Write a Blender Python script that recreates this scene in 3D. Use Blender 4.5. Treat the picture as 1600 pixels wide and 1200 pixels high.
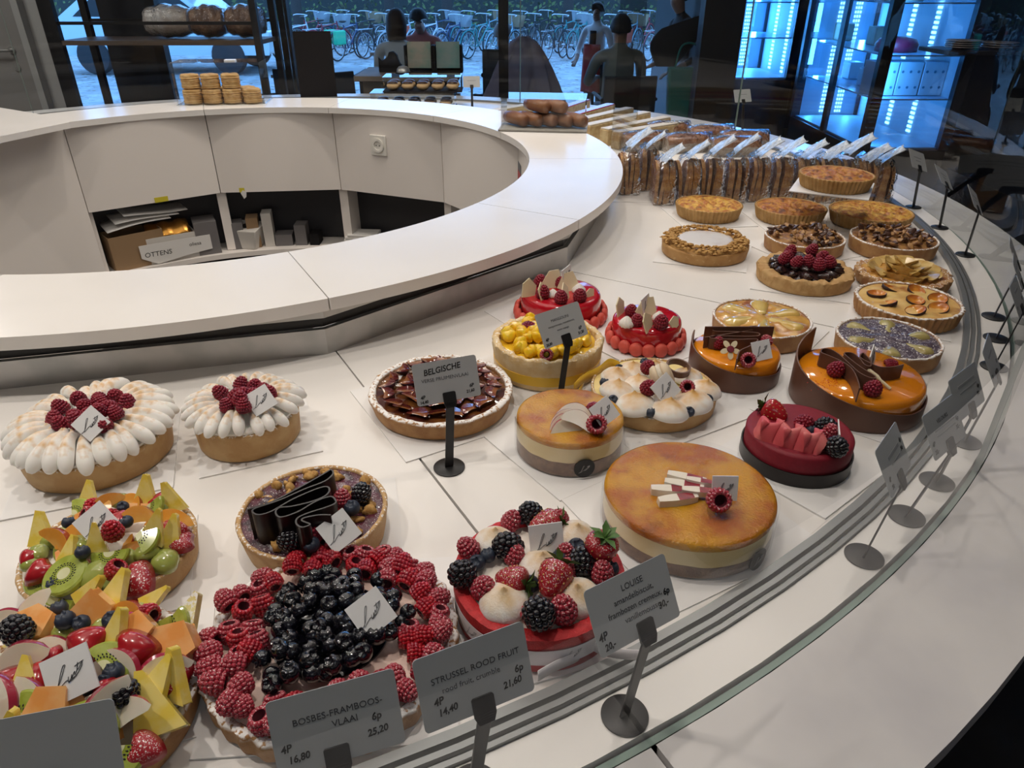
import bpy, math, random
from mathutils import Vector, Matrix, Euler, noise
for o in list(bpy.data.objects): bpy.data.objects.remove(o)
SC = bpy.context.scene; COL = SC.collection
PI = math.pi
def R(d): return math.radians(d)
# ------------------------------------------------------------- camera
D = .92                       # height of the display deck above the floor
CAMH = .67                    # camera above the deck
FPX = 1109.; PITCH = R(29.72)
cam = bpy.data.cameras.new('camera'); cam.sensor_width = 36; cam.lens = FPX/1600*36; cam.clip_end = 200; cam.clip_start = .02
camo = bpy.data.objects.new('camera', cam); COL.objects.link(camo)
camo.location = (0, 0, D+CAMH); camo.rotation_euler = (PI/2-PITCH, 0, 0)
SC.camera = camo
# ------------------------------------------------------------- world, lights, exposure
SC.view_settings.view_transform = 'Standard'; SC.view_settings.look = 'None'
SC.view_settings.gamma = 1; SC.view_settings.use_curve_mapping = False
SC.view_settings.exposure = -0.10
W = bpy.data.worlds.new('overcast_sky'); SC.world = W; W.use_nodes = True
bg = W.node_tree.nodes['Background']; bg.inputs[0].default_value = (.20, .47, 1.0, 1); bg.inputs[1].default_value = 4.2
def area(name, loc, size, power, col, rot=(0, 0, 0), shape='DISK', spread=None):
    l = bpy.data.lights.new(name, 'AREA'); l.shape = shape; l.size = size; l.energy = power; l.color = col
    if spread: l.spread = spread
    o = bpy.data.objects.new(name, l); COL.objects.link(o); o.location = loc; o.rotation_euler = rot
    return o
WARM = (1, .89, .80)
CX, CY = -1.06, 2.53          # centre of the ring and the pit
OX, OY = -1.03, 2.565         # centre of the outer glass, ledge and track
SC.cycles.transparent_max_bounces = 32
# small ceiling downlights over the counter
for i, (a, r, e) in enumerate([(-120, 1.75, 8.5), (-95, 1.9, 8), (-62, 1.9, 5), (-35, 2.1, 3.8), (-5, 2.1, 3.4), (30, 1.9, 3.6), (70, 1.7, 4.5), (115, 1.6, 5.5), (165, 1.8, 7)]):
    area('downlight', (CX+r*math.cos(R(a)), CY+r*math.sin(R(a)), 2.92), .07, e, WARM, spread=R(130))
for x, y, e in ((.15, 3.15, 4.5), (.75, 3.5, 4.5), (1.35, 3.3, 3.5), (-.55, 3.25, 4.5), (-1.2, 3.1, 4.5)): area('downlight', (x, y, 2.92), .05, e, WARM, spread=R(130))  # extra lamps added behind the cakes to put sparkles on glossy tops
area('ceiling_fill_light', (CX+.2, CY-.6, 2.95), 2.2, 12, (1, .93, .86))  # broad soft fill added overhead, not a known ceiling panel
area('ceiling_fill_light', (.6, -1.6, 2.95), 1.2, 8, (.95, .97, 1))
area('ceiling_fill_light', (1.6, 3.4, 2.95), 1.2, 4, (1, .95, .9))
area('ceiling_fill_light', (-4.0, 4.3, 2.95), .9, 30, (1, .95, .9))  # unseen fill added to brighten the dark door corner

area('ceiling_fill_light', (CX, CY+.9, 2.95), 1.0, 9, (1, .91, .82))  # unseen fill added to lift the brightness of the pit panels
# ------------------------------------------------------------- pixel -> point on a horizontal plane (h above deck)
def at(px, py, h=0.):
    x = (px-800)/FPX; y = (py-600)/FPX
    d = Vector((x, math.cos(PITCH)-y*math.sin(PITCH), -math.sin(PITCH)-y*math.cos(PITCH)))
    t = (h-CAMH)/d.z
    return Vector((d.x*t, d.y*t, D+h))
def atY(px, py, Y):           # point of the pixel's ray at distance Y
    x = (px-800)/FPX; y = (py-600)/FPX
    d = Vector((x, math.cos(PITCH)-y*math.sin(PITCH), -math.sin(PITCH)-y*math.cos(PITCH)))
    return Vector((0, 0, D+CAMH))+d*(Y/d.y)

# ------------------------------------------------------------- materials
def _n(nt, t, **k):
    n = nt.nodes.new(t)
    for a, v in k.items(): setattr(n, a, v)
    return n
def c4(c): return (c[0], c[1], c[2], 1)
def mat(name, col, rough=.5, metal=0, col2=None, ns=30, lo=.42, hi=.6, bump=0, bs=120, coat=0, sss=0, trans=0, ior=1.45,
        dust=0, ds=260, zmix=None, emit=None, estr=1, detail=4, spec=.5, col3=None, ns3=9, lo3=.5, hi3=.65, dcol=(.9, .88, .86), sheen=0):
    m = bpy.data.materials.new(name); m.use_nodes = True; nt = m.node_tree; L = nt.links
    b = nt.nodes['Principled BSDF']
    b.inputs['Roughness'].default_value = rough; b.inputs['Metallic'].default_value = metal
    b.inputs['Coat Weight'].default_value = coat; b.inputs['Coat Roughness'].default_value = .06
    b.inputs['Specular IOR Level'].default_value = spec; b.inputs['IOR'].default_value = ior
    b.inputs['Transmission Weight'].default_value = trans
    if sheen: b.inputs['Sheen Weight'].default_value = sheen
    if sss:
        b.inputs['Subsurface Weight'].default_value = sss; b.inputs['Subsurface Radius'].default_value = (1, .5, .3); b.inputs['Subsurface Scale'].default_value = .004
    b.inputs['Base Color'].default_value = c4(col)
    tc = _n(nt, 'ShaderNodeTexCoord'); cur = None
    def nz(scale, det=detail):
        n = _n(nt, 'ShaderNodeTexNoise'); n.inputs['Scale'].default_value = scale; n.inputs['Detail'].default_value = det
        L.new(tc.outputs['Object'], n.inputs['Vector']); return n.outputs['Fac']
    def rng(src, a, bb):
        r = _n(nt, 'ShaderNodeMapRange'); r.inputs[1].default_value = a; r.inputs[2].default_value = bb; L.new(src, r.inputs[0]); return r.outputs[0]
    def mix(fac, A, B):
        x = _n(nt, 'ShaderNodeMix', data_type='RGBA'); L.new(fac, x.inputs[0])
        if hasattr(A, 'is_linked'): L.new(A, x.inputs[6])
        else: x.inputs[6].default_value = c4(A)
        x.inputs[7].default_value = c4(B); return x.outputs[2]
    if col2: cur = mix(rng(nz(ns), lo, hi), cur or col, col2)
    if col3: cur = mix(rng(nz(ns3), lo3, hi3), cur if cur else col, col3)
    if zmix:
        z0, z1, zc, amp = zmix
        s = _n(nt, 'ShaderNodeSeparateXYZ'); L.new(tc.outputs['Object'], s.inputs[0])
        ma = _n(nt, 'ShaderNodeMath', operation='MULTIPLY_ADD'); L.new(nz(70, 2), ma.inputs[0]); ma.inputs[1].default_value = amp; L.new(s.outputs[2], ma.inputs[2])
        cur = mix(rng(ma.outputs[0], z0+amp*.5, z1+amp*.5), cur if cur else col, zc)
    if dust:
        g = _n(nt, 'ShaderNodeNewGeometry'); s = _n(nt, 'ShaderNodeSeparateXYZ'); L.new(g.outputs['Normal'], s.inputs[0])
        up = rng(s.outputs[2], .1, .75); nn = rng(nz(ds, 3), .64-.3*dust, .74-.3*dust)
        mu = _n(nt, 'ShaderNodeMath', operation='MULTIPLY'); L.new(up, mu.inputs[0]); L.new(nn, mu.inputs[1])
        cur = mix(mu.outputs[0], cur if cur else col, dcol)
    if cur: L.new(cur, b.inputs['Base Color'])
    if bump:
        bn = _n(nt, 'ShaderNodeBump'); bn.inputs['Strength'].default_value = min(1, bump); bn.inputs['Distance'].default_value = .004
        L.new(nz(bs, 5), bn.inputs['Height']); L.new(bn.outputs[0], b.inputs['Normal']); L.new(bn.outputs[0], b.inputs['Coat Normal'])
    if emit: b.inputs['Emission Color'].default_value = c4(emit); b.inputs['Emission Strength'].default_value = estr
    return m
def glass(name, tint=(1, 1, 1), ior=1.45, rough=.0, bump=0, bs=40, boost=1.0):
    m = bpy.data.materials.new(name); m.use_nodes = True; nt = m.node_tree; nt.nodes.clear(); L = nt.links
    o = _n(nt, 'ShaderNodeOutputMaterial'); mx = _n(nt, 'ShaderNodeMixShader'); t = _n(nt, 'ShaderNodeBsdfTransparent'); g = _n(nt, 'ShaderNodeBsdfGlossy')
    t.inputs[0].default_value = c4(tint); g.inputs['Roughness'].default_value = rough
    fr = _n(nt, 'ShaderNodeFresnel'); fr.inputs[0].default_value = ior
    mm = _n(nt, 'ShaderNodeMath', operation='MULTIPLY'); mm.inputs[1].default_value = boost; mm.use_clamp = True
    ge = _n(nt, 'ShaderNodeNewGeometry'); fr_ = _n(nt, 'ShaderNodeMath', operation='SUBTRACT'); fr_.inputs[0].default_value = 1; L.new(ge.outputs['Backfacing'], fr_.inputs[1])
    fm = _n(nt, 'ShaderNodeMath', operation='MULTIPLY'); L.new(fr.outputs[0], fm.inputs[0]); L.new(fr_.outputs[0], fm.inputs[1])
    L.new(fm.outputs[0], mm.inputs[0]); L.new(mm.outputs[0], mx.inputs[0]); L.new(t.outputs[0], mx.inputs[1]); L.new(g.outputs[0], mx.inputs[2]); L.new(mx.outputs[0], o.inputs[0])
    if bump:
        tc = _n(nt, 'ShaderNodeTexCoord'); n = _n(nt, 'ShaderNodeTexNoise'); n.inputs['Scale'].default_value = bs; L.new(tc.outputs['Object'], n.inputs['Vector'])
        bn = _n(nt, 'ShaderNodeBump'); bn.inputs['Strength'].default_value = bump; bn.inputs['Distance'].default_value = .02
        L.new(n.outputs['Fac'], bn.inputs['Height']); L.new(bn.outputs[0], g.inputs['Normal']); L.new(bn.outputs[0], fr.inputs['Normal'])
    return m
# ------------------------------------------------------------- mesh builder
class MB:
    def __init__(s): s.v = []; s.f = []; s.m = []
    def add(s, vs, fs, mi=0, M=None):
        n = len(s.v)
        s.v += [tuple(M @ Vector(p)) if M else tuple(p) for p in vs]
        s.f += [tuple(i+n for i in q) for q in fs]; s.m += [mi]*len(fs); return s
    def box(s, c, d, mi=0, rz=0, M=None):
        x, y, z = d[0]/2, d[1]/2, d[2]/2
        vs = [Vector((a, b, e)) for e in (-z, z) for a, b in ((-x, -y), (x, -y), (x, y), (-x, y))]
        rot = Matrix.Rotation(rz, 3, 'Z') if rz else None
        vs = [(rot @ p if rot else p)+Vector(c) for p in vs]
        return s.add(vs, [(3, 2, 1, 0), (4, 5, 6, 7), (0, 1, 5, 4), (1, 2, 6, 5), (2, 3, 7, 6), (3, 0, 4, 7)], mi, M)
    def lathe(s, prof, n=64, mi=0, fn=None, M=None, a0=0, a1=2*PI, c=(0, 0)):
        full = abs(a1-a0-2*PI) < 1e-6; k = n if full else n+1; vs = []; fs = []
        for i, (r, z) in enumerate(prof):
            for j in range(k):
                t = a0+(a1-a0)*j/n; rr, zz = (fn(t, i, r, z) if fn else (r, z))
                vs.append((c[0]+rr*math.cos(t), c[1]+rr*math.sin(t), zz))
        for i in range(len(prof)-1):
            for j in range(n):
                a = i*k+j; b = i*k+(j+1) % k; fs.append((a, b, b+k, a+k))
        return s.add(vs, fs, mi, M)
    def prism(s, poly, z0, z1, mi=0, M=None, side=None):
        n = len(poly); vs = [(x, y, z0) for x, y in poly]+[(x, y, z1) for x, y in poly]
        s.add(vs, [tuple(range(n-1, -1, -1)), tuple(range(n, 2*n))], mi, M)
        return s.add(vs, [(i, (i+1) % n, n+(i+1) % n, n+i) for i in range(n)], mi if side is None else side, M)
    def tube(s, path, r, n=8, mi=0, M=None, squash=1.0, closed=False):
        P = [Vector(p) for p in path]; k = len(P); rs = r if isinstance(r, (list, tuple)) else [r]*k
        u = None; vs = []; fs = []
        for i in range(k):
            t = (P[(i+1) % k]-P[i-1]) if closed else (P[min(i+1, k-1)]-P[max(i-1, 0)])
            t.normalize()
            if u is None:
                u = Vector((0, 0, 1)).cross(t)
                if u.length < 1e-3: u = Vector((1, 0, 0))
            u = u-t*u.dot(t); u.normalize(); w = t.cross(u)
            for j in range(n):
                a = 2*PI*j/n; vs.append(P[i]+(u*math.cos(a)*squash+w*math.sin(a))*rs[i])
        for i in range(k if closed else k-1):
            for j in range(n):
                a = i*n+j; b = i*n+(j+1) % n; a2 = ((i+1) % k)*n+j; b2 = ((i+1) % k)*n+(j+1) % n; fs.append((a, b, b2, a2))
        if not closed: fs += [tuple(range(n-1, -1, -1)), tuple(range((k-1)*n, k*n))]
        return s.add(vs, fs, mi, M)
    def ball(s, c, r, nu=12, nv=8, mi=0, M=None, nzs=0, amp=0):
        r = r if isinstance(r, (list, tuple)) else (r, r, r); vs = [(0, 0, -1)]; fs = []
        for i in range(1, nv):
            p = -PI/2+PI*i/nv
            for j in range(nu):
                t = 2*PI*j/nu; vs.append((math.cos(p)*math.cos(t), math.cos(p)*math.sin(t), math.sin(p)))
        vs.append((0, 0, 1)); N = len(vs)
        for j in range(nu):
            fs.append((0, 1+(j+1) % nu, 1+j)); fs.append((N-1, N-1-nu+j, N-1-nu+(j+1) % nu))
        for i in range(nv-2):
            for j in range(nu):
                a = 1+i*nu+j; b = 1+i*nu+(j+1) % nu; fs.append((a, b, b+nu, a+nu))
        o = []
        for p in vs:
            k = 1+amp*noise.noise(Vector(p)*nzs+Vector(c)*57) if amp else 1
            o.append((c[0]+p[0]*r[0]*k, c[1]+p[1]*r[1]*k, c[2]+p[2]*r[2]*k))
        return s.add(o, fs, mi, M)
    def strip(s, path, z0, z1, th, mi=0, M=None, zf=None):      # thin band standing on edge along a 2-D path
        P = [Vector((p[0], p[1])) for p in path]; k = len(P); vs = []
        for i in range(k):
            t = P[min(i+1, k-1)]-P[max(i-1, 0)]; t.normalize(); nn = Vector((-t.y, t.x))*th/2
            a, b = (zf(i/(k-1)) if zf else (z0, z1))
            for q, z in ((P[i]+nn, a), (P[i]-nn, a), (P[i]-nn, b), (P[i]+nn, b)): vs.append((q.x, q.y, z))
        fs = [(0, 1, 2, 3), tuple((k-1)*4+j for j in (3, 2, 1, 0))]
        for i in range(k-1):
            for j in range(4): fs.append((i*4+j, (i+1)*4+j, (i+1)*4+(j+1) % 4, i*4+(j+1) % 4))
        return s.add(vs, fs, mi, M)
    def sheet(s, fn, nu, nv, mi=0, th=0.0):                      # parametric sheet
        vs = [fn(i/nu, j/nv) for i in range(nu+1) for j in range(nv+1)]; k = nv+1
        fs = [(i*k+j, (i+1)*k+j, (i+1)*k+j+1, i*k+j+1) for i in range(nu) for j in range(nv)]
        if th:
            N = len(vs); vs = vs+[(p[0], p[1], p[2]-th) for p in vs]; fs2 = [tuple(N+i for i in q[::-1]) for q in fs]
            rim = [i*k for i in range(nu)]+[nu*k+j for j in range(nv)]+[i*k+nv for i in range(nu, 0, -1)]+[j for j in range(nv, 0, -1)]
            fs = fs+fs2+[(rim[i], N+rim[i], N+rim[(i+1) % len(rim)], rim[(i+1) % len(rim)]) for i in range(len(rim))]
        return s.add(vs, fs, mi)
    def mesh(s, name, mats, ang=42, smooth=True):
        me = bpy.data.meshes.new(name); me.from_pydata(s.v, [], s.f); me.validate()
        for m in (mats if isinstance(mats, (list, tuple)) else [mats]): me.materials.append(m)
        if len(s.m) == len(me.polygons): me.polygons.foreach_set('material_index', s.m)
        if smooth:
            me.shade_smooth()
            if ang < 180: me.set_sharp_from_angle(angle=R(ang))
        me.update(); return me
    def obj(s, name, mats, parent=None, loc=(0, 0, 0), rot=(0, 0, 0), ang=42, smooth=True, bevel=0, link=True, label=None):
        o = bpy.data.objects.new(name, s.mesh(name, mats, ang, smooth))
        if link: COL.objects.link(o)
        o.location = loc; o.rotation_euler = rot
        if parent: o.parent = parent
        if label: o['label'] = label
        if bevel:
            b = o.modifiers.new('bevel', 'BEVEL'); b.width = bevel; b.segments = 2; b.limit_method = 'ANGLE'; b.angle_limit = R(50)
        return o
TEMPL = []
def templ(mb, name, mats, **k):
    o = mb.obj(name, mats, link=False, **k); TEMPL.append(o); return o
def cp(t, parent=None, loc=(0, 0, 0), rot=(0, 0, 0), s=1, name=None, kids=True):
    o = t.copy(); COL.objects.link(o); o.parent = parent; o.location = loc; o.rotation_euler = rot
    o.scale = s if isinstance(s, (tuple, list)) else (s, s, s)
    if name: o.name = name
    if kids:
        for c in t.children:
            k = cp(c, o, c.location, c.rotation_euler, tuple(c.scale))
    return o
def tag(o, label, cat, group=None, kind=None):
    o['label'] = label; o['category'] = cat
    if group: o['group'] = group
    if kind: o['kind'] = kind
    return o
def thing(name, label, cat, loc=(0, 0, 0), rz=0, group=None):
    o = bpy.data.objects.new(name, None); COL.objects.link(o); o.location = loc; o.rotation_euler = (0, 0, rz); o.empty_display_size = .05
    return tag(o, label, cat, group)
def struct(o, label=None, cat=None):
    o['kind'] = 'structure'
    if label: o['label'] = label
    if cat: o['category'] = cat
    return o
def text(body, size, parent, m, loc, align='CENTER', shear=0, name='lettering', rz=0, sx=1, bold=0):
    cu = bpy.data.curves.new('t', 'FONT'); cu.body = body; cu.size = size; cu.align_x = align; cu.shear = shear; cu.extrude = .00015; cu.offset = bold; cu.resolution_u = 3
    to = bpy.data.objects.new('t', cu); me = bpy.data.meshes.new_from_object(to); bpy.data.objects.remove(to); bpy.data.curves.remove(cu)
    me.name = name; me.materials.clear(); me.materials.append(m)
    o = bpy.data.objects.new(name, me); COL.objects.link(o); o.parent = parent; o.location = loc; o.rotation_euler = (0, 0, rz); o.scale = (sx, 1, 1)
    return o
def smoothpath(pts, n=6, closed=False):          # Catmull-Rom
    P = [Vector(p) for p in pts]; k = len(P); out = []
    for i in range(k if closed else k-1):
        a, b, c, d = (P[i-1], P[i], P[(i+1) % k], P[(i+2) % k]) if closed else (P[max(i-1, 0)], P[i], P[i+1], P[min(i+2, k-1)])
        for j in range(n):
            t = j/n
            out.append(.5*((2*b)+(c-a)*t+(2*a-5*b+4*c-d)*t*t+(3*b-a-3*c+d)*t**3))
    if not closed: out.append(P[-1])
    return out
def facing(tilt, az=0, spin=0):                # plate whose face normal leans towards the customer
    return (Matrix.Rotation(az, 3, 'Z') @ Matrix.Rotation(tilt, 3, 'X') @ Matrix.Rotation(spin, 3, 'Z')).to_euler()
rnd = random.Random(11)
def U(a, b): return rnd.uniform(a, b)
# ============================================================= MATERIALS of the place
m_white = mat('white laminate', (.80, .775, .745), .32, col2=(.77, .745, .715), ns=6)
m_ring = mat('white solid surface', (.84, .81, .775), .22, col2=(.81, .78, .745), ns=5)
m_panel = mat('white melamine', (.84, .785, .735), .38)
m_gap = mat('dark joint', (.03, .03, .03), .6)
m_steel = mat('brushed steel strip', (.50, .49, .48), .38, .7, col2=(.42, .42, .41), ns=14)
m_blk = mat('black plastic', (.012, .012, .013), .42)
m_blkmat = mat('black matt board', (.010, .009, .010), .8, spec=.2)
m_marble = mat('white marble look top', (.72, .70, .69), .25, col2=(.60, .585, .60), ns=5, lo=.5, hi=.75)
m_rail = mat('grey aluminium track', (.27, .28, .28), .35, .6)
m_ledge = mat('white ledge', (.78, .76, .73), .3)
m_glass = glass('clear glass', (.975, .985, .98), 1.42)
m_gedge = mat('green glass edge', (.24, .33, .29), .15)
m_win = glass('window glass', (.93, .96, .97), 1.4)
m_acr = glass('clear acrylic', (.96, .97, .97), 1.45, boost=1.3)
m_film = glass('crinkled film', (.97, .97, .97), 1.5, rough=.08, bump=.9, bs=55, boost=2.2)
m_floor = mat('dark floor tile', (.018, .017, .018), .3, col2=(.03, .028, .027), ns=2)
m_wallg = mat('grey painted wall', (.30, .28, .27), .7)
m_wallw = mat('pale wall tile', (.42, .41, .40), .5)
m_wallb = mat('warm beige wall', (.32, .27, .23), .8)
m_ceil = mat('pale ceiling', (.62, .59, .56), .9)
m_dark = mat('black painted metal', (.013, .012, .013), .45)
m_dark2 = mat('charcoal panel', (.022, .022, .026), .4)
m_door = mat('grey door leaf', (.27, .255, .245), .5)
m_pave = mat('pale paving', (.42, .43, .44), .85, col2=(.28, .29, .30), ns=2.5, lo=.4, hi=.6, col3=(.16, .14, .12), ns3=9, lo3=.60, hi3=.64)
m_terr = mat('terrace paving', (.40, .41, .42), .8, col2=(.33, .34, .35), ns=4)
m_hedge = mat('hedge leaves', (.05, .075, .04), .8, col2=(.12, .11, .06), ns=2)
m_trunk = mat('tree bark', (.05, .04, .035), .9)
# ============================================================= ROOM SHELL
def plane(name, x0, x1, y0, y1, z, m, th=.04, cat='floor', label=None):
    return struct(MB().box(((x0+x1)/2, (y0+y1)/2, z-th/2), (x1-x0, y1-y0, th)).obj(name, m), label, cat)
def wall(name, x0, x1, y0, y1, z0, z1, m, label, cat='wall'):
    return struct(MB().box(((x0+x1)/2, (y0+y1)/2, (z0+z1)/2), (x1-x0, y1-y0, z1-z0)).obj(name, m), label, cat)
FY = 6.0
plane('floor', -5.5, 5.2, -4, 9.2, 0, m_floor, .1, 'floor', 'dark tiled shop floor around the round counter')
plane('ceiling', -5.5, 5.2, -4, 9.2, 3.1, m_ceil, .1, 'ceiling', 'pale ceiling with round downlights above the counter')
wall('wall_back', -5.5, 5.2, -4.1, -4, 0, 3, m_wallb, 'beige wall of the customer side of the shop')
wall('wall_left', -5.6, -5.5, -4, 9.2, 0, 3, m_wallg, 'grey left wall of the shop')
wall('wall_right', 4.2, 4.3, -4, 9.1, 0, 3, mat('blue grey dark wall', (.030, .036, .055), .35), 'dark right wall beside the glass fridges')
wall('wall_front', -5.5, -3.54, FY, FY+.1, 0, 3, m_wallw, 'pale tiled wall beside the grey door')
wall('wall_alcove', 1.74, 5.2, 9.1, 9.2, 0, 3, m_dark2, 'dark wall behind the row of glass fridges')
wall('baseboard_front', -3.68, -3.5, FY-.02, FY, 0, .35, m_dark, 'dark skirting below the pale wall', 'baseboard')
# shop front: full-height panes between dark mullions
mx = [-3.50, -3.10, -2.70, -1.72, -.065, 1.46]
for i in range(len(mx)-1):
    a, b = mx[i], mx[i+1]
    if i == 1:
        wall('trim_1', a, b, FY, FY+.08, 0, 3, m_dark2, 'dark solid panel between two shop windows', 'trim'); continue
    o = struct(MB().box(((a+b)/2, FY+.04, 1.52), (b-a-.02, .012, 2.95)).obj('window_%d' % (i+1), m_win), 'tall shop window pane looking out to the terrace', 'window')
    f = MB()
    f.box((a, FY+.03, 1.5), (.075, .09, 3)); f.box(((a+b)/2, FY+.03, .04), (b-a, .09, .08)); f.box(((a+b)/2, FY+.03, 2.97), (b-a, .09, .06))
    f.obj('window_frame', m_dark, o, label='black metal frame')
wall('trim_2', 1.44, 1.74, FY-.02, FY+.14, 0, 3, m_dark2, 'wide dark pillar at the right end of the shop windows', 'trim')
wall('trim_3', 1.64, 1.74, FY+.14, 9.1, 0, 3, m_dark2, 'dark side wall of the fridge alcove', 'trim')
# grey door at the left
d = struct(MB().box((-4.13, FY-.03, 1.05), (.86, .05, 2.1)).obj('door_1', m_door, bevel=.004), 'grey interior door with metal lever handle', 'door')
MB().box((-3.67, FY-.03, 1.08), (.05, .09, 2.16)).obj('door_frame', m_wallw, d, label='pale door frame')
h = MB(); h.lathe([(0, 0), (.026, 0), (.026, .012), (0, .012)], 20, M=Matrix.Translation((-3.80, FY-.055, 1.12)) @ Matrix.Rotation(PI/2, 4, 'X'))
h.tube([(-3.80, FY-.06, 1.12), (-3.80, FY-.11, 1.12), (-3.83, FY-.115, 1.12), (-3.94, FY-.115, 1.12)], .010)
h.obj('door_handle', m_steel, d)
MB().lathe([(0, 0), (.026, 0), (.026, .01), (0, .01)], 20, M=Matrix.Translation((-3.80, FY-.055, 1.00)) @ Matrix.Rotation(PI/2, 4, 'X')).obj('lock_rose', m_steel, d)
# ------------------------------------------------------------- outside
plane('street_ground', -30, 30, 10.4, 60, -.05, m_pave, .1, 'street', 'pale blue paved street beyond the terrace')
plane('terrace_ground', -14, 14, 6.15, 10.4, 0, m_terr, .6, 'terrace', 'paved terrace in front of the shop window')

# ============================================================= THE ROUND COUNTER
def sector(mb, r0, r1, z0, z1, a0, a1, mi=0, n=10, CX=CX, CY=CY):
    poly = [(CX+r0*math.cos(R(a0+(a1-a0)*i/n)), CY+r0*math.sin(R(a0+(a1-a0)*i/n))) for i in range(n+1)]
    poly += [(CX+r1*math.cos(R(a1-(a1-a0)*i/n)), CY+r1*math.sin(R(a1-(a1-a0)*i/n))) for i in range(n+1)]
    return mb.prism(poly[::-1], z0, z1, mi)
G0, G1 = -150, 205
RC = thing('round_counter', 'round white pastry counter with curved glass front and black base', 'counter', (CX, CY, 0))
def part(o):
    for k in ('label', 'category', 'group'):
        if k in o: del o[k]
    o.parent = RC; o.matrix_parent_inverse = Matrix.Translation((-CX, -CY, 0)); return o
mb = MB(); g = .06
a = -60.3-28.4*3
while a < G1:
    sector(mb, 1.33, 2.310, D-.03, D, a+g, a+28.4-g, 0, 12); a += 28.4
sector(mb, 1.33, 2.310, D-.045, D-.031, -146, 224, 1, 90); sector(mb, 2.2615, 2.360, D-.0302, D-.0004, -150, 205, 0, 130, OX, OY)
part(mb.obj('display_deck', [m_white, m_gap], bevel=.0015))
mb = MB(); sector(mb, 2.3605, 2.4135, D-.03, D+.002, G0, G1, 0, 130, OX, OY)
part(mb.obj('display_ledge', m_ledge))
mb = MB()
for r0, r1, z1 in ((2.326, 2.337, .012), (2.3415, 2.3485, .009), (2.353, 2.359, .007)): sector(mb, r0, r1, D+.0005, D+z1, G0, G1, 0, 130, OX, OY)
part(mb.obj('sliding_track', m_rail, bevel=.001))
# outer counter top and base
mb = MB()
for a0, a1 in ((G0, -61.15), (-61.0, 60), (60.1, G1)): sector(mb, 2.4255, 2.582, D-.035, D-.0045, a0, a1, 0, 60, OX, OY)
part(mb.obj('counter_top', m_marble, bevel=.004))
mb = MB(); sector(mb, 1.345, 2.53, .0, D-.046, G0, G1, 0, 110)
part(mb.obj('counter_base', m_blkmat))
# curved glass front, one thing per pane
joints = [-150, -114.5, -78.9, -43.3, 27.9, 63.5, 99.1, 134.7, 170.3, 205]
for i in range(len(joints)-1):
    mb = MB(); a0, a1 = joints[i]+.04, joints[i+1]-.04; n = 70; r0, r1 = 2.4165, 2.4245; z0, z1 = D-.004, D+.78
    for k in range(n+1):
        t = R(a0+(a1-a0)*k/n); c, s_ = math.cos(t), math.sin(t)
        mb.v += [(OX+r*c, OY+r*s_, z) for r, z in ((r0, z0), (r1, z0), (r1, z1), (r0, z1))]
    for k in range(n):
        for j in range(4): mb.f.append((k*4+j, (k+1)*4+j, (k+1)*4+(j+1) % 4, k*4+(j+1) % 4)); mb.m.append(1 if j in (0, 2) else 0)
    mb.f += [(3, 2, 1, 0), (n*4, n*4+1, n*4+2, n*4+3)]; mb.m += [1, 1]
    part(mb.obj('glass_pane', [m_glass, m_gedge], ang=30))
# inner ring: fascia, black strip, worktop
def polywall(mb, r, z0, z1, a0, a1, step, mi=0, th=.012, inward=False):
    a = a0
    while a < a1-1e-6:
        p = [(CX+q*math.cos(R(b)), CY+q*math.sin(R(b))) for q, b in ((r, a), (r, a+step), (r-th, a+step), (r-th, a))]
        mb.prism(p, z0, z1, mi); a += step
mb = MB(); polywall(mb, 1.408, D, D+.056, -151, 179, 30); polywall(mb, 1.412, D+.082, D+.104, -151, 179, 30)
part(mb.obj('counter_fascia', m_steel))
mb = MB(); polywall(mb, 1.395, D+.0565, D+.0815, -151, 179, 30, 0, .02)
part(mb.obj('black_strip', m_blk))
mb = MB(); RA = [-150.6, -120.6, -90.6, -60.6, -30.6, -.6, 25.2, 51.2, 81.2, 111.2, 171.2]; RB = [-120.6, -90.6, -60.6, -30.6, -.6, 25.2, 51.2, 81.2, 111.2, 141.2, 209.4]
for a, b in zip(RA, RB): sector(mb, 1.12, 1.432, D+.1045, D+.13, a+.05, b-.05, 0, 16)
tag(mb.obj('ring_worktop', m_ring, bevel=.002), 'white ring shaped worktop around the open staff pit', 'worktop')
# hinged flap of the worktop at the left
q = [at(-60, 158, .142), at(72, 180, .142), at(108, 191, .142), at(0, 213, .142), at(-90, 240, .142)]
tag(MB().prism([(p.x, p.y) for p in q][::-1], D+.118, D+.142).obj('worktop_flap', m_ring, bevel=.002), 'raised white worktop flap at the left end of the ring', 'worktop')
# panels around the pit, one thing per flat panel; low openings with shelves
def panel(a0, z0, r=1.118, name='pit_panel', label='', z1=D+.1038):
    mb = MB(); polywall(mb, 1.183, z0, z1, a0+.08, a0+29.9, 29.84, 0, .018)
    return part(mb.obj(name, m_panel, bevel=.001))
for a, z0, l in ((141.2, .0, 'full height white panel at the left of the pit'), (111.2, D-.275, 'white pit panel above the shelf with boxes and gold paper'), (81.2, D-.275, 'white pit panel under the black board'), (51.2, D-.275, 'white pit panel with the wall socket'),
                 (21.2, D-.275, 'white pit panel right of the socket'), (-8.8, .0, 'white pit panel at the right end with red sticker'), (171.2, 0, 'white pit panel hidden at far left')):
    panel(a, z0, label=l)
mb = MB(); sector(mb, 1.16, 1.32, -.0, D-.05, -165, -12, 0, 60)
part(mb.obj('pit_lining', m_panel))
def pol(r, a, z): return Vector((CX+r*math.cos(R(a)), CY+r*math.sin(R(a)), z))
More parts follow.
